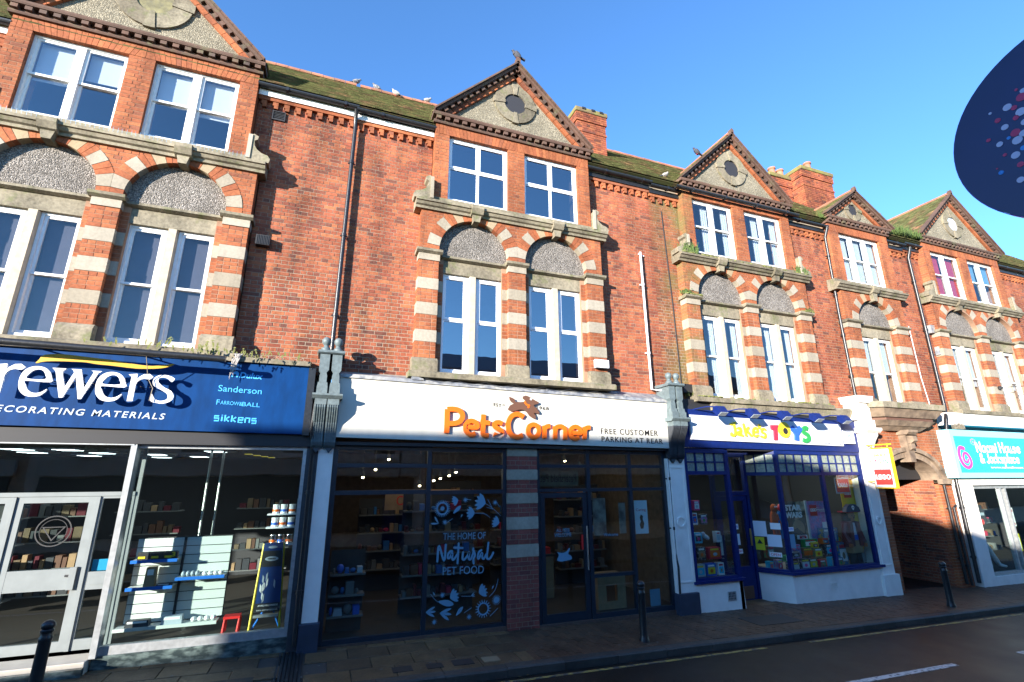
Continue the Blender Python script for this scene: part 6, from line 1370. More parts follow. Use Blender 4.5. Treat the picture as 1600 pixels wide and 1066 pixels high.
boxo("logo_square", M_LRED, t, 12.66, 12.92, .33, .34, 2.0, 2.22); text(t, "logo_lettering", "LEGO", 12.67, 12.91, 2.07, 2.16, .33, M_WHITE, ext=.004, bold=.05); boxo("plinth_panel", M_PALETXT, t, 12.6, 13.05, .33, .34, .45, .75)
t = poster(12.12, 12.62, .12, 2.12, 2.50, M_PALETXT, "hanging logo board seen reversed at the top of the toy window", "hanging board", "hanging_board")
boxo("red_panel", M_LRED, t, 12.15, 12.59, .112, .12, 2.15, 2.47); o_ = text(t, "logo_lettering", "LEGO", 12.21, 12.53, 2.27, 2.38, .112, M_WHITE, ext=.003, bold=.06)
for v in o_.data.vertices: v.co.x = 24.74-v.co.x
# stack of boxes in the right display
k = 0; desc = ["silver foil", "green and white", "orange striped", "red and yellow", "teal framed", "small pink", "purple", "blue ship", "white and blue dog", "brown", "green", "black vehicle", "pink unicorn", "blue cloud"]
lay_ = [(10.3, 10.62, .2, .44, .62, M_MIX3, M_PALETXT), (10.66, 10.95, .2, .44, .68, M_MIX3, M_SHIRT), (10.98, 11.25, .25, .44, .66, M_MIX, M_TY), (11.28, 11.5, .22, .44, .62, M_TR, M_MIX), (11.64, 11.84, .2, .44, .66, M_TEAL, M_PALETXT), (11.87, 12.05, .2, .44, .64, M_MIX2, M_CARD),
        (10.55, 10.9, .36, .66, .84, M_LILAC, M_MIX3), (10.95, 11.3, .36, .68, .88, M_MIX, M_ORANGE), (11.33, 11.6, .36, .64, .86, M_CARD, M_TY), (11.1, 11.55, .42, .88, 1.06, M_TG, M_WHITE), (11.66, 12.2, .34, .98, 1.30, M_MIX2, M_PALETXT), (11.7, 12.0, .34, .68, .94, M_MIX3, M_TEAL), (12.05, 12.35, .28, .46, .96, M_MIX2, M_WHITE), (11.0, 11.3, .46, 1.06, 1.16, M_WHITE, M_TR)]
for (a, b, y_, z0, z1, m1, m2), ds in zip(lay_, desc): toybox(a, b, y_, z0, z1-.006, m1, m2, ds+" toy box in the heap along the toy shop's main window")
for (a, b, y_, z0, z1, m1, m2, ds) in [(9.95, 10.08, .45, .44, .62, M_TEAL, M_PK2, "teal bagged toy low in the canted toy window"), (10.1, 10.25, .35, .44, .66, M_PK2, M_TR, "pink bagged toy low in the canted toy window"), (10.0, 10.2, .5, .68, .95, M_MIX, M_PALETXT, "clear boxed toy set above the bagged toys")]: toybox(a, b, y_, z0, z1, m1, m2, ds)
for i_, (a, z0, ds) in enumerate([(10.30, .62, "small green framed"), (11.62, .94, "small orange"), (11.30, .86, "flat yellow lidded"), (10.62, .84, "thin purple"), (11.86, 1.30, "small white topped"), (12.1, .96, "narrow red")]): toybox(a, a+.2, .3+.03*(i_ % 3), z0, z0+.13, [M_TG, M_ORANGE, M_TY, M_LILAC, M_WHITE, M_TR][i_], [M_WHITE, M_MIX2, M_MIX, M_PK2, M_TEAL, M_TY][i_], ds+" carton perched on the toy heap in the main window")
# pirate figure
pf = thing("pirate_figure", "large plastic pirate display figure in a dark hat and maroon coat", "display figure", (12.55, .25, .45))
x_, y_, z_ = 12.50, .20, .44
mb = MB()
for sg in (-1, 1): mb.tube([(x_+sg*.10, y_, z_+.0), (x_+sg*.10, y_, z_+.32)], [.085, .075], 12)
mb.build("boots", M_BLACKM, pf, smooth=True)
MB().prism([(x_-.2, z_+.28), (x_+.2, z_+.28), (x_+.17, z_+.58), (x_-.17, z_+.58)], y_-.09, y_+.09).build("trousers", M_CARD, pf)
MB().prism([(x_-.17, z_+.56), (x_+.17, z_+.56), (x_+.13, z_+.98), (x_-.13, z_+.98)], y_-.08, y_+.08).build("shirt", M_SHIRT, pf)
boxo("sash", M_TB, pf, x_-.165, x_+.165, y_-.095, y_+.09, z_+.58, z_+.70)
for sg in (-1, 1):
    MB().prism([(x_+sg*.09, z_+.45), (x_+sg*.24, z_+.42), (x_+sg*.17, z_+1.0), (x_+sg*.06, z_+1.02)], y_-.12, y_+.11).build("coat_panel", M_COAT, pf)
    MB().tube([(x_+sg*.17, y_, z_+.95), (x_+sg*.27, y_-.02, z_+.72), (x_+sg*.25, y_-.10, z_+.52)], [.07, .065, .055], 10).build("coat_sleeve", M_COAT, pf, smooth=True)
    MB().lathe([(.045, 0), (.05, .02), (.05, .08), (.02, .09)], x_+sg*.25, y_-.12, 10, z0=z_+.42).build("hand", M_SKIN, pf, smooth=True)
MB().lathe([(.06, 0), (.11, .03), (.125, .1), (.125, .2), (.1, .26), (.03, .28)], x_, y_, 18, z0=z_+1.0).build("head", M_SKIN, pf, smooth=True)
MB().lathe([(.128, .0), (.145, .08), (.14, .2), (.1, .27)], x_, y_+.03, 18, z0=z_+1.0).build("hair", M_BLACKM, pf, smooth=True)
for sg in (-1, 1): MB().ellipsoid((x_+sg*.045, y_-.12, z_+1.15), (.014, .01, .018), 8, 6).build("eye", M_BLACKM, pf)
MB().prism([(x_-.26, z_+1.24), (x_+.26, z_+1.24), (x_+.22, z_+1.34), (x_+.1, z_+1.42), (x_-.1, z_+1.42), (x_-.22, z_+1.34)], y_-.15, y_-.05).build("hat_brim", mat("hat_navy", (.01, .02, .08), .4), pf)
MB().prism([(x_-.24, z_+1.225), (x_+.24, z_+1.225), (x_+.24, z_+1.25), (x_-.24, z_+1.25)], y_-.14, y_+.1).build("hat_trim", M_TR, pf)
mb = MB(); mb.prism(ring((x_, z_+1.345), .045, 14), y_-.158, y_-.15); mb.box(x_-.02, x_+.02, y_-.158, y_-.15, z_+1.285, z_+1.31); mb.build("skull_badge", M_WHITE, pf)
for sg in (-1, 1): MB().prism(ring((x_+sg*.017, z_+1.345), .011, 8), y_-.161, y_-.158).build("skull_eye", M_BLACKM, pf)
MB().prism([(x_-.02, z_+1.13), (x_+.03, z_+1.13), (x_+.02, z_+1.09), (x_-.01, z_+1.085)], y_-.135, y_-.115).build("mouth", M_COAT, pf)
# notices taped to the glass of the canted pane and door
def card(c, w, h, m, label, t_=None, ang=0.0, name="notice", txt=None, tm=None):
    t = thing(name, label, "notice", c); d = Vector((math.cos(ang), math.sin(ang), 0)); n = Vector((math.sin(ang), -math.cos(ang), 0))
    MB().obox(Vector(c), d*(w/2), n*.002, (0, 0, h/2)).build("sheet", m, t)
    if txt: 
        for (s, dz_, hh, mm) in txt:
            o = text(t, "lettering", s, -w*.38, w*.38, dz_, dz_+hh, 0, mm, ext=.003)
            for v in o.data.vertices:
                p = Vector(c)+d*v.co.x+n*(.004-v.co.y*0-(v.co.y))+Vector((0, 0, v.co.z)); v.co = p
    return t
ca = math.atan2(p1[1]-p0[1], p1[0]-p0[0]); P_ = lambda u, z: (p0[0]+(p1[0]-p0[0])*u-.012, p0[1]+(p1[1]-p0[1])*u-.01, z)
card(P_(.22, 1.35), .30, .34, M_PAPER, "white sheet taped high on the canted toy shop pane", ang=ca)
card(P_(.62, 1.10), .30, .26, M_PAPER, "white sheet taped right of the yellow warning sign", ang=ca)
card(P_(.70, 1.42), .22, .14, M_WHITE, "small white and teal card taped on the canted pane", ang=ca)
card(P_(.18, 1.02), .20, .28, M_WARN, "yellow triangular hazard notice on the canted toy shop pane", ang=ca)
card(P_(.6, .80), .26, .10, M_WHITE, "small white opening hours strip low on the canted pane", ang=ca, txt=[("OPEN", -.03, .06, M_TR)])
q_ = P_(.18, 1.06); th = thing("hazard_triangle", "black triangle symbol stuck on the yellow hazard notice", "symbol", q_); d_ = Vector((math.cos(ca), math.sin(ca), 0)); 
mbq = MB(); qq = Vector(q_)+Vector((-.01, -.01, 0)); mbq.add([qq-d_*.06+Vector((0, 0, -.04)), qq+d_*.06+Vector((0, 0, -.04)), qq+Vector((0, 0, .06)), qq-d_*.06+Vector((.004, .004, -.04)), qq+d_*.06+Vector((.004, .004, -.04)), qq+Vector((.004, .004, .06))], [(0, 1, 2), (5, 4, 3), (0, 3, 4, 1), (1, 4, 5, 2), (2, 5, 3, 0)]); mbq.build("triangle", M_BLACKM, th)
card((10.26, -.0, 1.10), .17, .30, M_DECAL, "pale blue sheet taped on the main toy window by the corner post"); card((10.25, -.0, 1.36), .2, .09, M_WHITE, "small white card above the pale blue sheet", txt=[("TOYS", -.02, .045, M_TB)])
card((9.2, .61, 1.40), .22, .12, M_WHITE, "small open sign card on the toy shop door glass", txt=[("OPEN", -.03, .06, M_TB)]); card((9.2, .61, 1.12), .24, .24, M_PAPER, "white sheet in the middle of the toy shop door glass"); card((9.25, .61, .86), .22, .1, M_WHITE, "small white card low on the toy shop door glass", txt=[("PUSH", -.02, .05, M_TR)]); card((8.72, .57, 1.02), .07, .42, M_PAPER, "narrow white strip on the left post of the toy shop door")
# ================================================================= pilaster between toy shop and alley
pl = thing("white_pilaster", "tall white panelled pilaster with scrolled bracket between toy shop and alley", "pilaster", (13.2, 0, gz(13)))
MB().box(12.93, 13.50, -.10, .3, gz(13)-.1, .22).build("plinth", M_WALLW, pl)
sh = boxo("shaft", M_WALLW, pl, 12.99, 13.43, -.05, .3, .22, 2.95)
mbp = MB(); rectframe(mbp, 13.04, 13.38, .42, 2.6, -.065, -.05, .028); mbp.build("raised_panel_edge", M_WALLW, sh); MB().prism(ring((13.21, 1.46), .1), -.075, -.05, [ring((13.21, 1.46), .065)[::-1]]).build("roundel", M_WALLW, sh)
for sg in (-1, 1):
    cx = 13.21+sg*.105
    MB().prism([(.2, 2.9), (-.08, 2.9), (-.12, 2.98), (-.14, 3.2), (-.22, 3.4), (-.32, 3.55), (-.32, 3.62), (.2, 3.62)], cx-.095, cx+.095, axis='X').build("console", M_WALLW, pl)
sprism(MB(), [(.2, 3.62), (-.34, 3.62), (-.40, 3.68), (-.40, 3.74), (.2, 3.76)], 12.93, 13.49).build("console_cap", M_WALLW, pl)
MB().box(13.0, 13.42, -.30, .2, 3.76, 3.95).box(13.04, 13.38, -.26, .2, 3.95, 4.4).prism([(12.98, 4.4), (13.44, 4.4), (13.52, 4.58), (12.90, 4.58)], -.32, .2).prism([(12.86, 3.95), (13.04, 3.95), (13.04, 4.28)], -.2, .1).build("pedestal", M_WALLW, pl)
# hanging toy sign
hs = thing("hanging_sign", "white and amber projecting toy shop sign on a bracket beside the white pilaster", "hanging sign", (13.1, -.5, 2.7), "signs that project over the pavement")
MB().box(13.05, 13.16, -.74, -.24, 2.24, 3.22).build("amber_case", M_HYEL, hs); boxo("white_face", M_TOYW, hs, 13.043, 13.05, -.725, -.255, 2.27, 3.19); boxo("white_face", M_TOYW, hs, 13.16, 13.167, -.725, -.255, 2.27, 3.19)
MB().tube([(13.1, -.04, 3.30), (13.1, -.78, 3.30)], .014, 8).tube([(13.1, -.04, 2.4), (13.1, -.24, 2.4)], .014, 8).tube([(13.1, -.3, 3.3), (13.1, -.3, 3.22)], .01, 6).tube([(13.1, -.68, 3.3), (13.1, -.68, 3.22)], .01, 6).build("bracket", M_HYEL, hs)
boxo("logo_square", M_LRED, hs, 13.036, 13.043, -.69, -.29, 2.33, 2.70)
def xface(o, xx, flip=False):
    # text laid out with U along -Y direction (seen from -X)
    for v in o.data.vertices: v.co = (xx+(v.co.y), -v.co.x, v.co.z)
o_ = text(hs, "logo_lettering", "LEGO", .31, .67, 2.46, 2.57, 0, M_WHITE, ext=.004, bold=.05); xface(o_, 13.036)
for s, a, b, z0, z1, m in (("T", .33, .42, 2.84, 2.94, M_TR), ("O", .43, .51, 2.84, 2.95, M_TY), ("Y", .52, .59, 2.83, 2.93, M_TB), ("S", .60, .66, 2.83, 2.93, M_TG), ("Jake's", .34, .64, 3.0, 3.09, M_TY)):
    o_ = text(hs, "lettering", s, a, b, z0, z1, 0, m, ext=.004, bold=.03); xface(o_, 13.043)

# ================================================================= D: alley building
Dd = thing("brick_shop_building", "narrow red brick building with a single window bay above the alley arch", "building", (14.9, .2, 0), "brick terrace over the shops")
brD = Bricks(); zD = -.13
shell_mb = MB(); shell_mb.box(13.36, 13.46, .5, 6.7, -.4, 9.8); shell_mb.box(16.98, 17.08, .5, 6.7, -.4, 9.8); shell_mb.box(13.46, 16.98, 6.6, 6.7, -.4, 9.8); shell_mb.box(13.46, 16.98, .46, 6.6, 3.3, 4.2); shell_mb.box(13.46, 16.98, .53, 6.6, 7.1, 7.25); shell_mb.box(13.46, 16.98, .46, 6.6, 9.72, 9.8); shell_mb.box(13.46, 16.98, 3.6, 3.7, 4.2, 9.7); shell_mb.build("inner_walls", M_LIGHTROOM, Dd)
wall(Dd, brD, 13.35, 13.58, zo=-.13, fascia=M_BLACK); wall(Dd, brD, 16.18, 17.1, zo=-.13, fascia=M_BLACK)
WD = bay(Dd, brD, 14.86, zD, single=True, apex=11.35, half=1.55, oz=10.72, big=False, ocentre=MATS["slate_oculus_panel"])
X, Z = WD['X'], WD['Z']
window(Dd, X(-.9), X(.9), Z(8.22), Z(9.79), .1, 3, .5, M_WPAINT, M_GLASSO, bmat=M_NET, bz=.95, mull=.09, label="three light white sash window with pale curtains")
lower_lights(Dd, WD, M_WPAINT, M_GLASSO, True, .5, M_NET, .5)
main_roof(Dd, 13.35, 17.1)
# wall around the arch: brick spans below z 4.3
ax, aw_, sz, rise = 14.85, 1.10, 2.42, .60
def arch_half(z):
    if z <= sz: return aw_+.0
    t = (z-sz)/(rise); return aw_*math.sqrt(max(0, 1-t*t)) if t < 1 else 0
def arch_out(z):
    if z <= sz: return aw_
    t = (z-sz)/(rise+.25); return (aw_+.25)*math.sqrt(max(0, 1-t*t)) if t < 1 else 0
z_ = -.33; i = 0
cw = aw_+.012
core = [(13.40, -.4), (13.40, 4.25), (16.55, 4.25), (16.55, -.4), (ax+cw, -.4)]+[(ax+cw*math.cos(t*math.pi/24), sz+(rise+.012)*math.sin(t*math.pi/24)) for t in range(25)]+[(ax-cw, -.4)]
MB().prism(core, .005, .5).build("arch_wall_core", M_MORT, Dd)
while z_ < 4.2:
    w_ = arch_out(z_+CH/2); sp = sub([(13.42, 16.52)], ax-w_, ax+w_) if w_ else [(13.42, 16.52)]
    brD.course(sp, z_, i, 0.0, .1, M_RUB if z_ < 6 else M_BRICK); i += 1; z_ += CH
# alley side wall, right, facing left
z_ = -.36; i = 0
MB().box(ax+aw_+.006, ax+aw_+.2, .5, 9.0, -.4, 3.3).build("alley_wall_core", M_MORT, Dd)
while z_ < 3.25:
    brD.course([(.105, 9.0)], z_, i, ax+aw_, .09, M_BRICK, axis='X'); i += 1; z_ += CH
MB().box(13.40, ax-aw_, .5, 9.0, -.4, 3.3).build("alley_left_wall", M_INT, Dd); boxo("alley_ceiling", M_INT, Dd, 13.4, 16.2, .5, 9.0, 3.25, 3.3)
boxo("arch_shade_board", M_BLACKM, Dd, 13.76, ax+aw_-.002, .40, .6, 2.44, 3.2); boxo("shade_ceiling", M_INT, Dd, 13.76, ax+aw_-.002, .6, 9.0, 2.44, 2.5)  # dark board and lowered ceiling added to stand in for shade behind the arch
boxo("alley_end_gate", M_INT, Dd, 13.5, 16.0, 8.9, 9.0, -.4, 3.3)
MB().box(13.5, 15.96, .3, 9, -.5, -.262).build("alley_floor", M_ROAD, Dd)
brD.flush(Dd, 0)
# archivolt
for k in range(2):
    a0 = .0 if k == 0 else .16; a1 = .15 if k == 0 else .27; yv = -.06 if k == 0 else -.12
    N_ = 9
    for j in range(N_):
        P = []
        t0, t1 = math.pi*j/N_+.006, math.pi*(j+1)/N_-.006
        for q in range(5): t = t0+(t1-t0)*q/4; P.append((ax+(aw_+a1)*math.cos(t), sz+(rise+a1)*math.sin(t)))
        for q in range(5): t = t1-(t1-t0)*q/4; P.append((ax+(aw_+a0)*math.cos(t), sz+(rise+a0)*math.sin(t)))
        MB().prism(P, yv, .5 if k == 0 else .1).build("arch_stone", M_HOOD, Dd)
MB().prism([(ax-.10, 2.90), (ax+.10, 2.90), (ax+.15, 3.62), (ax-.15, 3.62)], -.18, .1).build("keystone", M_HOOD, Dd); sprism(MB(), [(.1, 3.62), (-.26, 3.62), (-.32, 3.68), (-.32, 3.74), (.1, 3.74)], ax-.20, ax+.20).build("keystone_cap", M_HOOD, Dd)
for k, (dz_, fd) in enumerate(((0, -.30), (.2, -.22))): sprism(MB(), [(.1, 3.6-dz_), (fd-.02, 3.58-dz_), (fd-.04, 3.45-dz_), (fd+.06, 3.38-dz_), (.1, 3.3-dz_)], ax-.08, ax+.08).build("keystone_scroll", M_HOOD, Dd)
boxo("arch_impost", M_HOOD, Dd, ax+aw_+.0, ax+aw_+.42, -.13, .1, sz-.10, sz+.03)
# corbelled base of the bay
def cant(z0, z1, e0, e1, f0, f1, m, nm):
    c = 14.86; vs = []
    for (e, f, z) in ((e0, f0, z0), (e1, f1, z1)): vs += [(c-e, .2, z), (c-e+.0, -f+.25, z), (c-e+.3, -f, z), (c+e-.3, -f, z), (c+e, -f+.25, z), (c+e, .2, z)]
    n = 6; MB().add(vs, [tuple(range(6))[::-1], tuple(range(6, 12))]+[(i, (i+1) % 6, (i+1) % 6+6, i+6) for i in range(6)]).build(nm, m, Dd)
cant(3.72, 3.84, .95, 1.12, .10, .22, M_HOOD, "corbel_course"); cant(3.84, 3.98, 1.14, 1.30, .24, .34, M_HOOD, "corbel_course"); cant(3.98, 4.06, 1.26, 1.26, .30, .30, M_BROWN, "corbel_course"); cant(4.06, 4.28, 1.36, 1.52, .34, .46, M_HOOD, "hood_cornice"); cant(4.285, 4.44, 1.56, 1.60, .50, .50, M_OLDST, "hood_slab")
downpipe(Dd, [(13.50, -.02, 9.8), (13.49, .08, 9.5), (13.48, .12, 7.0), (13.50, .12, 4.6)], M_BLACKP, .04) if False else downpipe(Dd, [(13.50, -.02, 9.75), (13.49, .10, 9.45), (13.48, .12, 7.0), (13.50, .12, 4.62)], M_BLACK, .04)
downpipe(Dd, [(16.1, -.05, 2.3), (16.12, -.05, -.2)], M_BLACK, .035); downpipe(Dd, [(16.42, -.05, 1.75), (16.3, -.05, 1.7), (16.32, -.05, -.25)], M_BLACK, .03)
downpipe(Dd, [(17.3, -.0, 9.75), (17.3, .12, 9.4), (17.3, .12, 4.5), (16.75, -.14, 4.1), (16.62, -.10, 3.6), (16.58, -.08, -.2)], M_BLACK, .045)
chb = chimney(Dd, 14.3, 15.3, 2.2, 2.9, 11.6, 13.15, m=M_BRICK, pots=((14.6, 2.5), (15.0, 2.55)))
chb2 = chimney(Dd, 15.35, 16.9, 1.75, 2.6, 11.35, 13.38, m=M_BRICK, pots=((15.9, 2.1),))
tg = MB().tube([(16.6, .18, 7.0), (16.62, .18, 5.4), (16.75, .18, 4.4)], .012, 6).build("white_cable", M_PIPEW, Dd)

# ================================================================= E: charity shop
E_ = thing("brick_shop_building", "red brick building with crimson curtains over the turquoise charity shop sign", "building", (20, .2, 0), "brick terrace over the shops")
brE = Bricks(); shell(E_, 17.1, 30)
wall(E_, brE, 17.1, 17.70, zo=-.05, fascia=M_BLACK, exr=.25); wall(E_, brE, 22.45, 30, zo=-.05, fascia=M_BLACK, exl=.25)
WE = bay(E_, brE, 20.05, 0.0, s=1.12, oz=11.1, apex=12.25, half=2.1, big=False, ocentre=M_PALETXT)
X, Z = WE['X'], WE['Z']
window(E_, X(-1.57), X(-.2), Z(8.22), Z(9.79), .1, 2, .5, M_WPAINT, M_GLASSO, bmat=M_CURR, bz=.98, mull=.1, label="white sash window with crimson curtains")
window(E_, X(.2), X(1.57), Z(8.22), Z(9.79), .1, 2, .5, M_WPAINT, M_GLASSO, bmat=M_DECAL, bz=.5, mull=.1)
lower_lights(E_, WE, M_WPAINT, M_GLASSO, True, .5, M_NET, .6)
main_roof(E_, 17.1, 30)
brE.flush(E_, 0)
for x_, z_ in ((17.62, 7.0), (17.75, 6.3)): 
    q_ = thing("wall_plate", "small grey fixing plate on the brickwork %s beside the charity shop's bay" % ("upper" if z_ > 6.5 else "lower"), "plate", (x_, .1, z_)); boxo("plate", M_LEADF, q_, x_-.1, x_+.1, .08, .2, z_-.13, z_+.13)
boxo("white_ledge", M_WALLW, E_, 16.98, 30, -.10, .3, 3.98, 4.33)
sgE = thing("fascia_sign", "turquoise charity shop fascia sign with a pink swirl and handwritten white name", "shop sign", (18, -.3, 2.5), "fascia signs over the shops")
MB().box(16.42, 30, -.20, .2, 2.50, 3.80).build("sign_box", M_TEAL, sgE); MB().prism([(16.40, 2.48), (16.42, 3.80), (16.56, 3.80), (16.56, 2.48)], -.30, .2).build("sign_return", M_TEALL, sgE)
boxo("top_rail", M_TEALL, sgE, 16.56, 30, -.30, -.20, 3.62, 3.80); boxo("bottom_rail", M_TEALL, sgE, 16.56, 30, -.30, -.20, 2.48, 2.62); boxo("face_panel", M_TEAL, sgE, 16.56, 30, -.28, -.20, 2.62, 3.62)
MB().prism(ribbon(T_swirl, .10, True, .05), -.295, -.28).build("swirl_emblem", M_PINK, sgE)
c0 = T_sun[0]
mb = MB(); mb.prism(ring(c0, .035, 12), -.29, -.28)
for i in range(10): a = i*.628; mb.prism(ring((c0[0]+.11*math.cos(a), c0[1]+.08*math.sin(a)), .02, 8), -.29, -.28)
mb.build("sun_emblem", M_PK2, sgE)
# handwritten name, drawn as strokes
HW = {'N': [[(0, 0), (0, 1), (.6, 0), (.62, 1)]], 'a': [[(.5, .55), (.2, .6), (0, .3), (.15, 0), (.45, .15), (.52, .6), (.5, .1), (.62, -.02)]], 'o': [[(.3, .6), (.02, .4), (.05, .08), (.3, 0), (.52, .2), (.5, .5), (.3, .6)]], 'm': [[(0, 0), (.02, .6)], [(.02, .4), (.2, .6), (.3, .4), (.3, 0)], [(.3, .4), (.48, .6), (.6, .4), (.6, 0)]], 'i': [[(.1, 0), (.1, .6)], [(.1, .82), (.11, .86)]],
      'H': [[(0, 0), (0, 1)], [(.55, 0), (.57, 1)], [(0, .5), (.55, .55)]], 'u': [[(0, .6), (.03, .15), (.2, 0), (.42, .15), (.45, .6)], [(.45, .6), (.47, 0)]], 's': [[(.42, .52), (.2, .6), (.05, .45), (.2, .32), (.4, .2), (.3, .02), (0, .04)]], 'e': [[(.05, .3), (.45, .35), (.35, .6), (.1, .5), (.03, .2), (.2, 0), (.45, .08)]],
      '&': [[(.6, 0), (.1, .7), (.2, 1), (.4, .9), (.35, .7), (.05, .3), (.1, .02), (.4, .05), (.6, .4)]], 'J': [[(.35, 1), (.37, .2), (.2, -.05), (0, .1)]], 'c': [[(.42, .5), (.2, .6), (.02, .35), (.1, .03), (.42, .08)]], 'k': [[(0, 0), (0, 1)], [(.4, .6), (.03, .3), (.42, 0)]], 'p': [[(0, .6), (0, -.4)], [(0, .5), (.3, .6), (.5, .35), (.3, .02), (0, .1)]], 'l': [[(.1, 0), (.1, 1)]], ' ': []}
def hand(mb, s, x0, z0, h, y, w=.05, sx=1.0, slope=0):
    x = x0
    for ch in s:
        for st in HW[ch]:
            P = [(x+a*h*sx, z0+b*h+slope*(x-x0)) for a, b in st]; strokes(mb, [P], w, y-.006, y)
        x += h*sx*({'N': .8, 'm': .78, 'i': .3, 'l': .3, ' ': .4, 'H': .75, '&': .75, 'J': .55}.get(ch, .66))
    return mb
hand(MB(), "Naomi House", 17.55, 3.20, .27, -.28, .05, 1.15).build("handwritten_name", M_WHITE, sgE)
hand(MB(), "& Jacksplace", 17.60, 2.90, .24, -.28, .045, 1.1).build("handwritten_name", M_WHITE, sgE)
text(sgE, "lettering", "www.naomihouse.org.uk", 18.0, 20.2, 2.72, 2.80, -.28, M_WHITE)
# shop front
boxo("white_fascia_beam", M_WALLW, E_, 16.62, 30, -.16, .2, 2.28, 2.50)
MB().box(16.70, 17.25, -.12, .3, gz(17)-.1, 2.28).build("white_jamb", M_WALLW, E_)
fz = MB(); fz.box(17.25, 30, -.05, .05, 2.18, 2.28); 
for x_ in (17.27, 18.62, 18.86, 20.8, 22.5): fz.box(x_, x_+.06, -.05, .06, -.05, 2.18)
fz.box(17.25, 30, -.06, .07, -.1, -.02); wE = fz.build("display_window", M_ALU, E_); pane(wE, 17.33, 18.62, -.02, 2.18, .0, M_GLASS); pane(wE, 18.92, 20.8, -.02, 2.18, .0, M_GLASS)
MB().box(17.25, 30, -.10, .3, -.55, -.1).build("white_stall_riser", M_WALLW, E_)
mb = MB(); mb.box(17.2, 29.8, 4.5, 4.6, -.6, 3.9); mb.box(17.15, 17.2, .3, 4.5, -.6, 3.9); mb.build("shop_inner_wall", M_INT, E_); boxo("shop_ceiling", M_INT, E_, 17.2, 29.8, .3, 4.5, 2.6, 2.7); boxo("shop_floor", M_INTF, E_, 17.2, 29.8, .3, 4.5, -.45, -.36)
t = poster(18.75, 19.3, .10, 1.10, 1.62, M_WHITE, "white poster with a red border in the charity shop window"); boxo("red_border", M_LRED, t, 18.80, 19.25, .092, .10, 1.14, 1.2); boxo("red_border", M_LRED, t, 18.80, 19.25, .092, .10, 1.5, 1.57); text(t, "lettering", "WINTER", 18.84, 19.2, 1.38, 1.46, .1, M_LRED, ext=.004); text(t, "lettering", "SALE", 18.84, 19.2, 1.24, 1.34, .1, M_LRED, ext=.004)
t = poster(18.75, 19.3, .10, .42, .90, M_WARN, "yellow and white poster below the red bordered one in the charity shop window"); boxo("white_panel", M_WHITE, t, 18.80, 19.25, .092, .10, .48, .80)
t = poster(17.9, 18.3, .3, 1.1, 1.6, M_INT, "dark notice with a red dot deep in the charity shop window"); MB().prism(ring((18.1, 1.25), .08, 16), .29, .30).build("red_dot", M_LRED, t); boxo("white_line", M_PALETXT, t, 17.95, 18.25, .29, .30, 1.42, 1.5)
mn = thing("mannequin_legs", "pale mannequin leg bent sideways in the charity shop window", "mannequin", (18, .4, .1))
MB().tube([(17.75, .35, 1.0), (17.95, .35, .72), (18.25, .32, .3), (18.42, .3, .08), (18.55, .22, .04)], [.10, .085, .07, .05, .03], 12).build("leg", M_WHITE, mn, smooth=True)
MB().tube([(17.68, .38, 1.15), (17.75, .36, .98)], [.13, .11], 12).build("dark_skirt", M_BLACKM, mn, smooth=True)
goods_shelf(E_, 18.0, 20.6, 1.2, [.3, .7, 1.1, 1.5], "shelving of books and bric-a-brac deep in the charity shop", PM)
t = thing("display_vase", "grey ball shaped ornaments on the charity shop window floor", "ornament", (17.8, .3, 0)); MB().ellipsoid((17.62, .3, .12), (.1, .1, .14), 12, 9).ellipsoid((17.9, .3, .10), (.09, .09, .12), 12, 9).build("ornament", M_ALU, t, smooth=True)
# cable to the right and ledge weeds
cb_ = thing("overhead_cable", "thin black cable running from the charity shop's middle pier out to the right", "cable", (20.2, -.05, 5.4)); MB().tube([(20.05, -.05, 5.25), (22, -.6, 5.4), (25, -1.6, 5.75)], .012, 6).build("cable", M_BLACKM, cb_); MB().lathe([(.05, 0), (.06, .05), (.03, .1)], 20.05, -.05, 10, z0=5.2).build("fixing", M_BLACKM, cb_)

# ================================================================= plants on ledges
def weed(cx, cy_, cz, n, h, label, spread=.15, m=M_GREEN):
    mb = MB()
    for i in range(n):
        a = rnd.uniform(0, 6.283); r = rnd.uniform(0, spread); bx, by = cx+r*math.cos(a), cy_+r*.4*math.sin(a); l = rnd.uniform(.5, 1)*h; lean = rnd.uniform(-.5, .5)*l; w = rnd.uniform(.008, .02)
        tx, ty, tz = bx+lean, by+rnd.uniform(-.3, .1)*l, cz+l
        mb.add([(bx-w/2, by, cz), (bx+w/2, by, cz), ((bx+tx)/2+w, (by+ty)/2, cz+l*.6), (tx, ty, tz), ((bx+tx)/2-w, (by+ty)/2, cz+l*.62)], [(0, 1, 2, 3, 4)])
        if rnd.random() < .6:
            q = Vector((tx, ty, tz)); s = rnd.uniform(.012, .03); mb.add([q+Vector((-s, 0, 0)), q+Vector((0, -s, -s*.4)), q+Vector((s, 0, .3*s)), q+Vector((0, s*.3, s))], [(0, 1, 2, 3)])
    return tag(mb.build("ledge_plant", m, None, "stuff"), label, "plant")
weed(8.15, -.05, 7.93, 170, .30, "green weeds growing on the left end of the toy building's window ledge", .28); weed(8.0, -.0, 6.86, 60, .14, "low weeds on the left impost of the toy building", .2)
weed(12.0, -.05, 7.95, 120, .26, "fern tuft on the right end of the toy building's window ledge", .22); weed(12.1, .0, 6.86, 50, .12, "small weed tuft on the toy building's right impost", .15)
weed(13.45, .0, 10.02, 110, .22, "green tuft sprouting from the gutter right of the toy building", .2); weed(17.0, .0, 10.1, 260, .34, "large fern clump in the gutter between the last two gables", .5); weed(17.7, -.05, 10.1, 120, .25, "weed tuft in the gutter left of the last gable", .3)
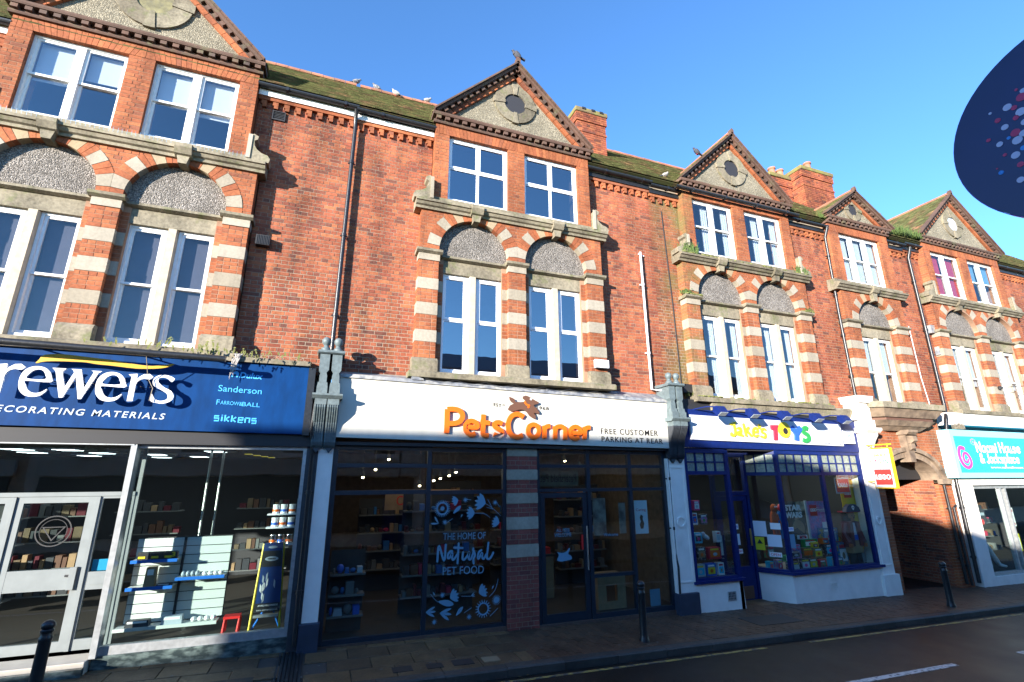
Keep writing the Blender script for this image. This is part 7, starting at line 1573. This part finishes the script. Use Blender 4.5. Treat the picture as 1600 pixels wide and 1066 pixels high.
weed(17.0, -.25, 3.82, 120, .18, "dry grassy tuft on the left corner of the turquoise sign", .25, M_TWIG); weed(-2.0, -.1, 4.46, 120, .10, "low mossy weeds on the ledge above the blue sign's right half", 1.6, M_MOSS)
weed(8.0, .1, 4.35, 60, .12, "small weeds at the foot of the toy building's bay", .3, M_MOSS)

# ================================================================= birds
def pigeon(x, y, z, face, m, label, s=1.0, bob=0):
    t = thing("pigeon", label, "bird", (x, y, z), "birds resting on the roofs"); f = face
    mb = MB(); tl = Matrix.Rotation(-f*R(25+bob), 3, 'Y')
    mb.ellipsoid((x, y, z+.11*s), (.13*s, .07*s, .075*s), 14, 10, tilt=tl); mb.tube([(x+f*.06*s, y, z+.14*s), (x+f*.10*s, y, z+.21*s)], [.055*s, .035*s], 10); mb.ellipsoid((x+f*.11*s, y, z+.225*s), (.038*s, .032*s, .034*s), 10, 8)
    mb.build("body", m, t, smooth=True)
    MB().prism([(x-f*.08*s, z+.09*s), (x-f*.24*s, z+.03*s), (x-f*.23*s, z+.0), (x-f*.09*s, z+.05*s)], y-.03*s, y+.03*s).build("tail", M_BIRDD, t)
    MB().tube([(x+f*.14*s, y, z+.22*s), (x+f*.175*s, y, z+.21*s)], [.009*s, .003*s], 6).build("beak", M_BLACKM, t)
    for sg in (-1, 1):
        MB().ellipsoid((x-f*.02*s, y+sg*.055*s, z+.115*s), (.12*s, .02*s, .05*s), 10, 7, tilt=tl).build("wing", m, t, smooth=True); MB().tube([(x, y+sg*.02*s, z+.06*s), (x+f*.01, y+sg*.02*s, z)], .006*s, 5).build("leg", M_TR, t)
    return t
rz = RIDGE_Z+.13
pigeon(-.12, RIDGE_Y, rz, 1, M_BIRD, "grey pigeon, leftmost on the mossy roof ridge", .85); pigeon(.45, RIDGE_Y, rz-.02, -1, M_BIRD, "grey pigeon, second from left on the mossy roof ridge", .85)
pigeon(1.0, RIDGE_Y-.12, rz-.15, -1, M_GULL, "pale brown and white pigeon, third from left on the mossy roof ridge", .85); pigeon(1.93, RIDGE_Y-.05, rz-.06, 1, M_GULL, "pale pigeon on the ridge close to the pet shop gable", .85)
pigeon(3.50, -.12, 12.33, -1, M_BIRDD, "dark bird perched on the point of the pet shop gable", .9, 25); pigeon(8.95, .1, 11.18, -1, M_BIRDD, "dark bird on the left slope of the toy shop gable", .8, 20)
pigeon(7.95, .3, 10.33, 1, M_GULL, "white bird at the foot of the toy shop gable", .8)
pigeon(18.2, 1.2, 11.6, 1, M_BIRD, "small grey bird on the last gable's roof slope", 1.0)

# ================================================================= houses across the road (they shade the ground and show in the glass)
M_RENDER = mat("cream_render", (.72, .66, .56), .8, var=.1); M_FARB = mat("far_buff_brick", (.50, .38, .26), .9, var=.25, vs=4); M_SLATE = mat("grey_slate", (.10, .10, .12), .7, var=.3, vs=6)
def house(name, label, x0, x1, prof, wallm, floors, wx, y0=-12.0, depth=8, roof=None):
    t = thing("house_across_road", label, "building", ((x0+x1)/2, y0, gz(x0)), "houses across the road")
    MB().prism(prof, y0-depth, y0).build("wall", wallm, t)
    for zf, hh in floors:
        n = max(1, int((x1-x0-1)/wx))
        for i in range(n):
            c = x0+(x1-x0)*(i+.5)/n; mb = MB(); rectframe(mb, c-.5, c+.5, zf, zf+hh, y0-.02, y0+.05, .07); mb.box(c-.43, c+.43, y0-.0, y0+.04, zf+hh/2-.03, zf+hh/2+.03); mb.box(c-.6, c+.6, y0, y0+.12, zf-.1, zf); w = mb.build("window", M_WPAINT, t); MB().box(c-.43, c+.43, y0+.005, y0+.012, zf+.07, zf+hh-.07).build("pane", M_GLASSD, w)
    boxo("shop_front", M_ANTH, t, x0+.4, x1-.4, y0, y0+.1, .5, 2.6); boxo("shop_fascia", M_CREAM, t, x0+.3, x1-.3, y0, y0+.18, 2.65, 3.2)
    boxo("door", M_TOYB, t, x1-1.6, x1-.7, y0+.1, y0+.14, -.1, 2.1)
    return t
M_GLASSD = mat("dark_far_window_glass", (.02, .025, .03), .06, spec=.8)
t = house("h", "low cream house across the road, left end, behind the viewer", -40, -18.7, [(-40, -.5), (-18.7, -.5), (-18.7, 4.3), (-40, 4.3)], M_RENDER, [], 3.2)
t = house("h", "tall flat topped buff brick house across the road opposite the paint shop", -18.7, -9.5, [(-18.7, -.5), (-9.5, -.5), (-9.5, 7.42), (-18.7, 7.46)], M_FARB, [(3.9, 1.4), (5.7, 1.2)], 2.3)
boxo("parapet", M_RENDER, t, -18.75, -9.45, -12.2, -11.9, 7.36, 7.47)
t = house("h", "unseen rendered house across the road, its falling top shaped to cast the shadow edge", -9.5, 4.0, [(-9.5, -.5), (4, -.5), (4, 4.65), (0, 4.75), (-2.0, 5.2), (-4.5, 6.35), (-6.8, 7.2), (-9.5, 7.4)], M_RENDER, [(3.4, 1.1)], 2.6, depth=1.6)  # profile and thin depth shaped for the shadow cast on the terrace
t = house("h", "buff brick house with a slate roof across the road on the right", 4.0, 24, [(4, -.5), (24, -.5), (24, 7.3), (4, 7.3)], M_FARB, [(3.9, 1.4), (5.7, 1.2)], 2.6)
MB().prism([(-11.7, 7.25), (-11.7, 7.35), (-14, 8.6), (-20, 7.3)], 3.9, 24.1, axis='X').build("roof", M_SLATE, t)
t = house("h", "far rendered house across the road at the right end", 24, 50, [(24, -.5), (50, -.5), (50, 6.4), (24, 6.4)], M_RENDER, [(3.6, 1.2)], 3.2)
# round projecting sign close to the viewer, fixed to the house on this side
cdir = Fv*1.0; 
def ray(px, py):
    a = (px-800)/FPX; c = -(py-533)/FPX; return (Fv+Ri*a+Ui*c)
dsc = thing("round_hanging_sign", "deep navy round sign with a swirl of coloured dots at the right edge", "hanging sign", (2.0, -8.0, 3.8), "signs that project over the pavement")
# disc stands perpendicular to the far kerb side wall: its plane contains Y and Z, seen obliquely
DX = 2.62
def hit(px, py):
    r = ray(px, py); t = DX/r.x; return (-9.0+r.y*t, ZC+r.z*t)
DX = 2.60; DC = (-8.32, 3.89)
MB().prism([(DC[0]+.42*math.cos(i*math.pi/32), DC[1]+.42*math.sin(i*math.pi/32)) for i in range(64)], DX, DX+.05, axis='X').build("disc_panel", M_DISC, dsc)
MB().prism([(DC[0]+.424*math.cos(i*math.pi/32), DC[1]+.424*math.sin(i*math.pi/32)) for i in range(64)], DX+.004, DX+.046, [[(DC[0]+.4205*math.cos(-i*math.pi/32), DC[1]+.4205*math.sin(-i*math.pi/32)) for i in range(64)]], axis='X').build("disc_rim", M_DISCR, dsc)
dots = [(318, 467, .5, 2), (353, 499, .9, 1), (397, 438, 1.3, 2), (428, 440, .9, 1), (386, 530, 1.1, 2), (437, 486, .9, 1), (460, 458, 1.5, 2), (310, 591, .7, 1), (362, 609, 1.0, 2), (404, 580, .6, 3), (435, 555, 1.4, 1), (444, 590, 1.5, 2), (472, 557, 1.2, 2), (386, 658, .6, 1), (436, 659, 1.3, 2), (369, 740, .8, 3), (459, 702, 1.0, 1), (459, 773, 1.1, 2), (472, 625, .9, 3), (438, 357, .5, 1), (470, 360, .9, 2), (462, 390, 1.5, 1), (350, 722, .3, 1), (478, 505, 1.1, 2)]
for (u, v, s, k) in dots:
    px, py = 1440+u/2.961, 20+v/2.961; yy, zz = hit(px, py); r = .0115*s
    MB().prism([(yy+r*math.cos(i*math.pi/8), zz+r*math.sin(i*math.pi/8)) for i in range(16)], DX-.002, DX, axis='X').build("coloured_dot", {1: M_D1, 2: M_D2, 3: M_D3}[k], dsc)
for i in range(26):
    a = i*.7; rr = .03+.009*i; yy, zz = DC[0]-.06-abs(rr*math.cos(a))*.8, DC[1]+rr*math.sin(a); r = .0115*rnd.choice((.6, .9, 1.3))
    if yy < -8.27 and (yy-DC[0])**2+(zz-DC[1])**2 < .16: MB().prism([(yy+r*math.cos(i*math.pi/8), zz+r*math.sin(i*math.pi/8)) for i in range(16)], DX-.002, DX, axis='X').build("coloured_dot", rnd.choice([M_D1, M_D2, M_D3]), dsc)
MB().tube([(DX+.03, -9.35, gz(2.6)), (DX+.03, -9.35, 4.6)], .045, 14).tube([(DX+.03, -9.35, 4.4), (DX+.03, -8.3, 4.4)], .018, 8).tube([(DX+.03, -8.32, 4.4), (DX+.03, -8.32, 4.3)], .01, 6).build("post_and_arm", M_BLACK, dsc)

for o in bpy.data.objects:
    if "_w" in o: del o["_w"]
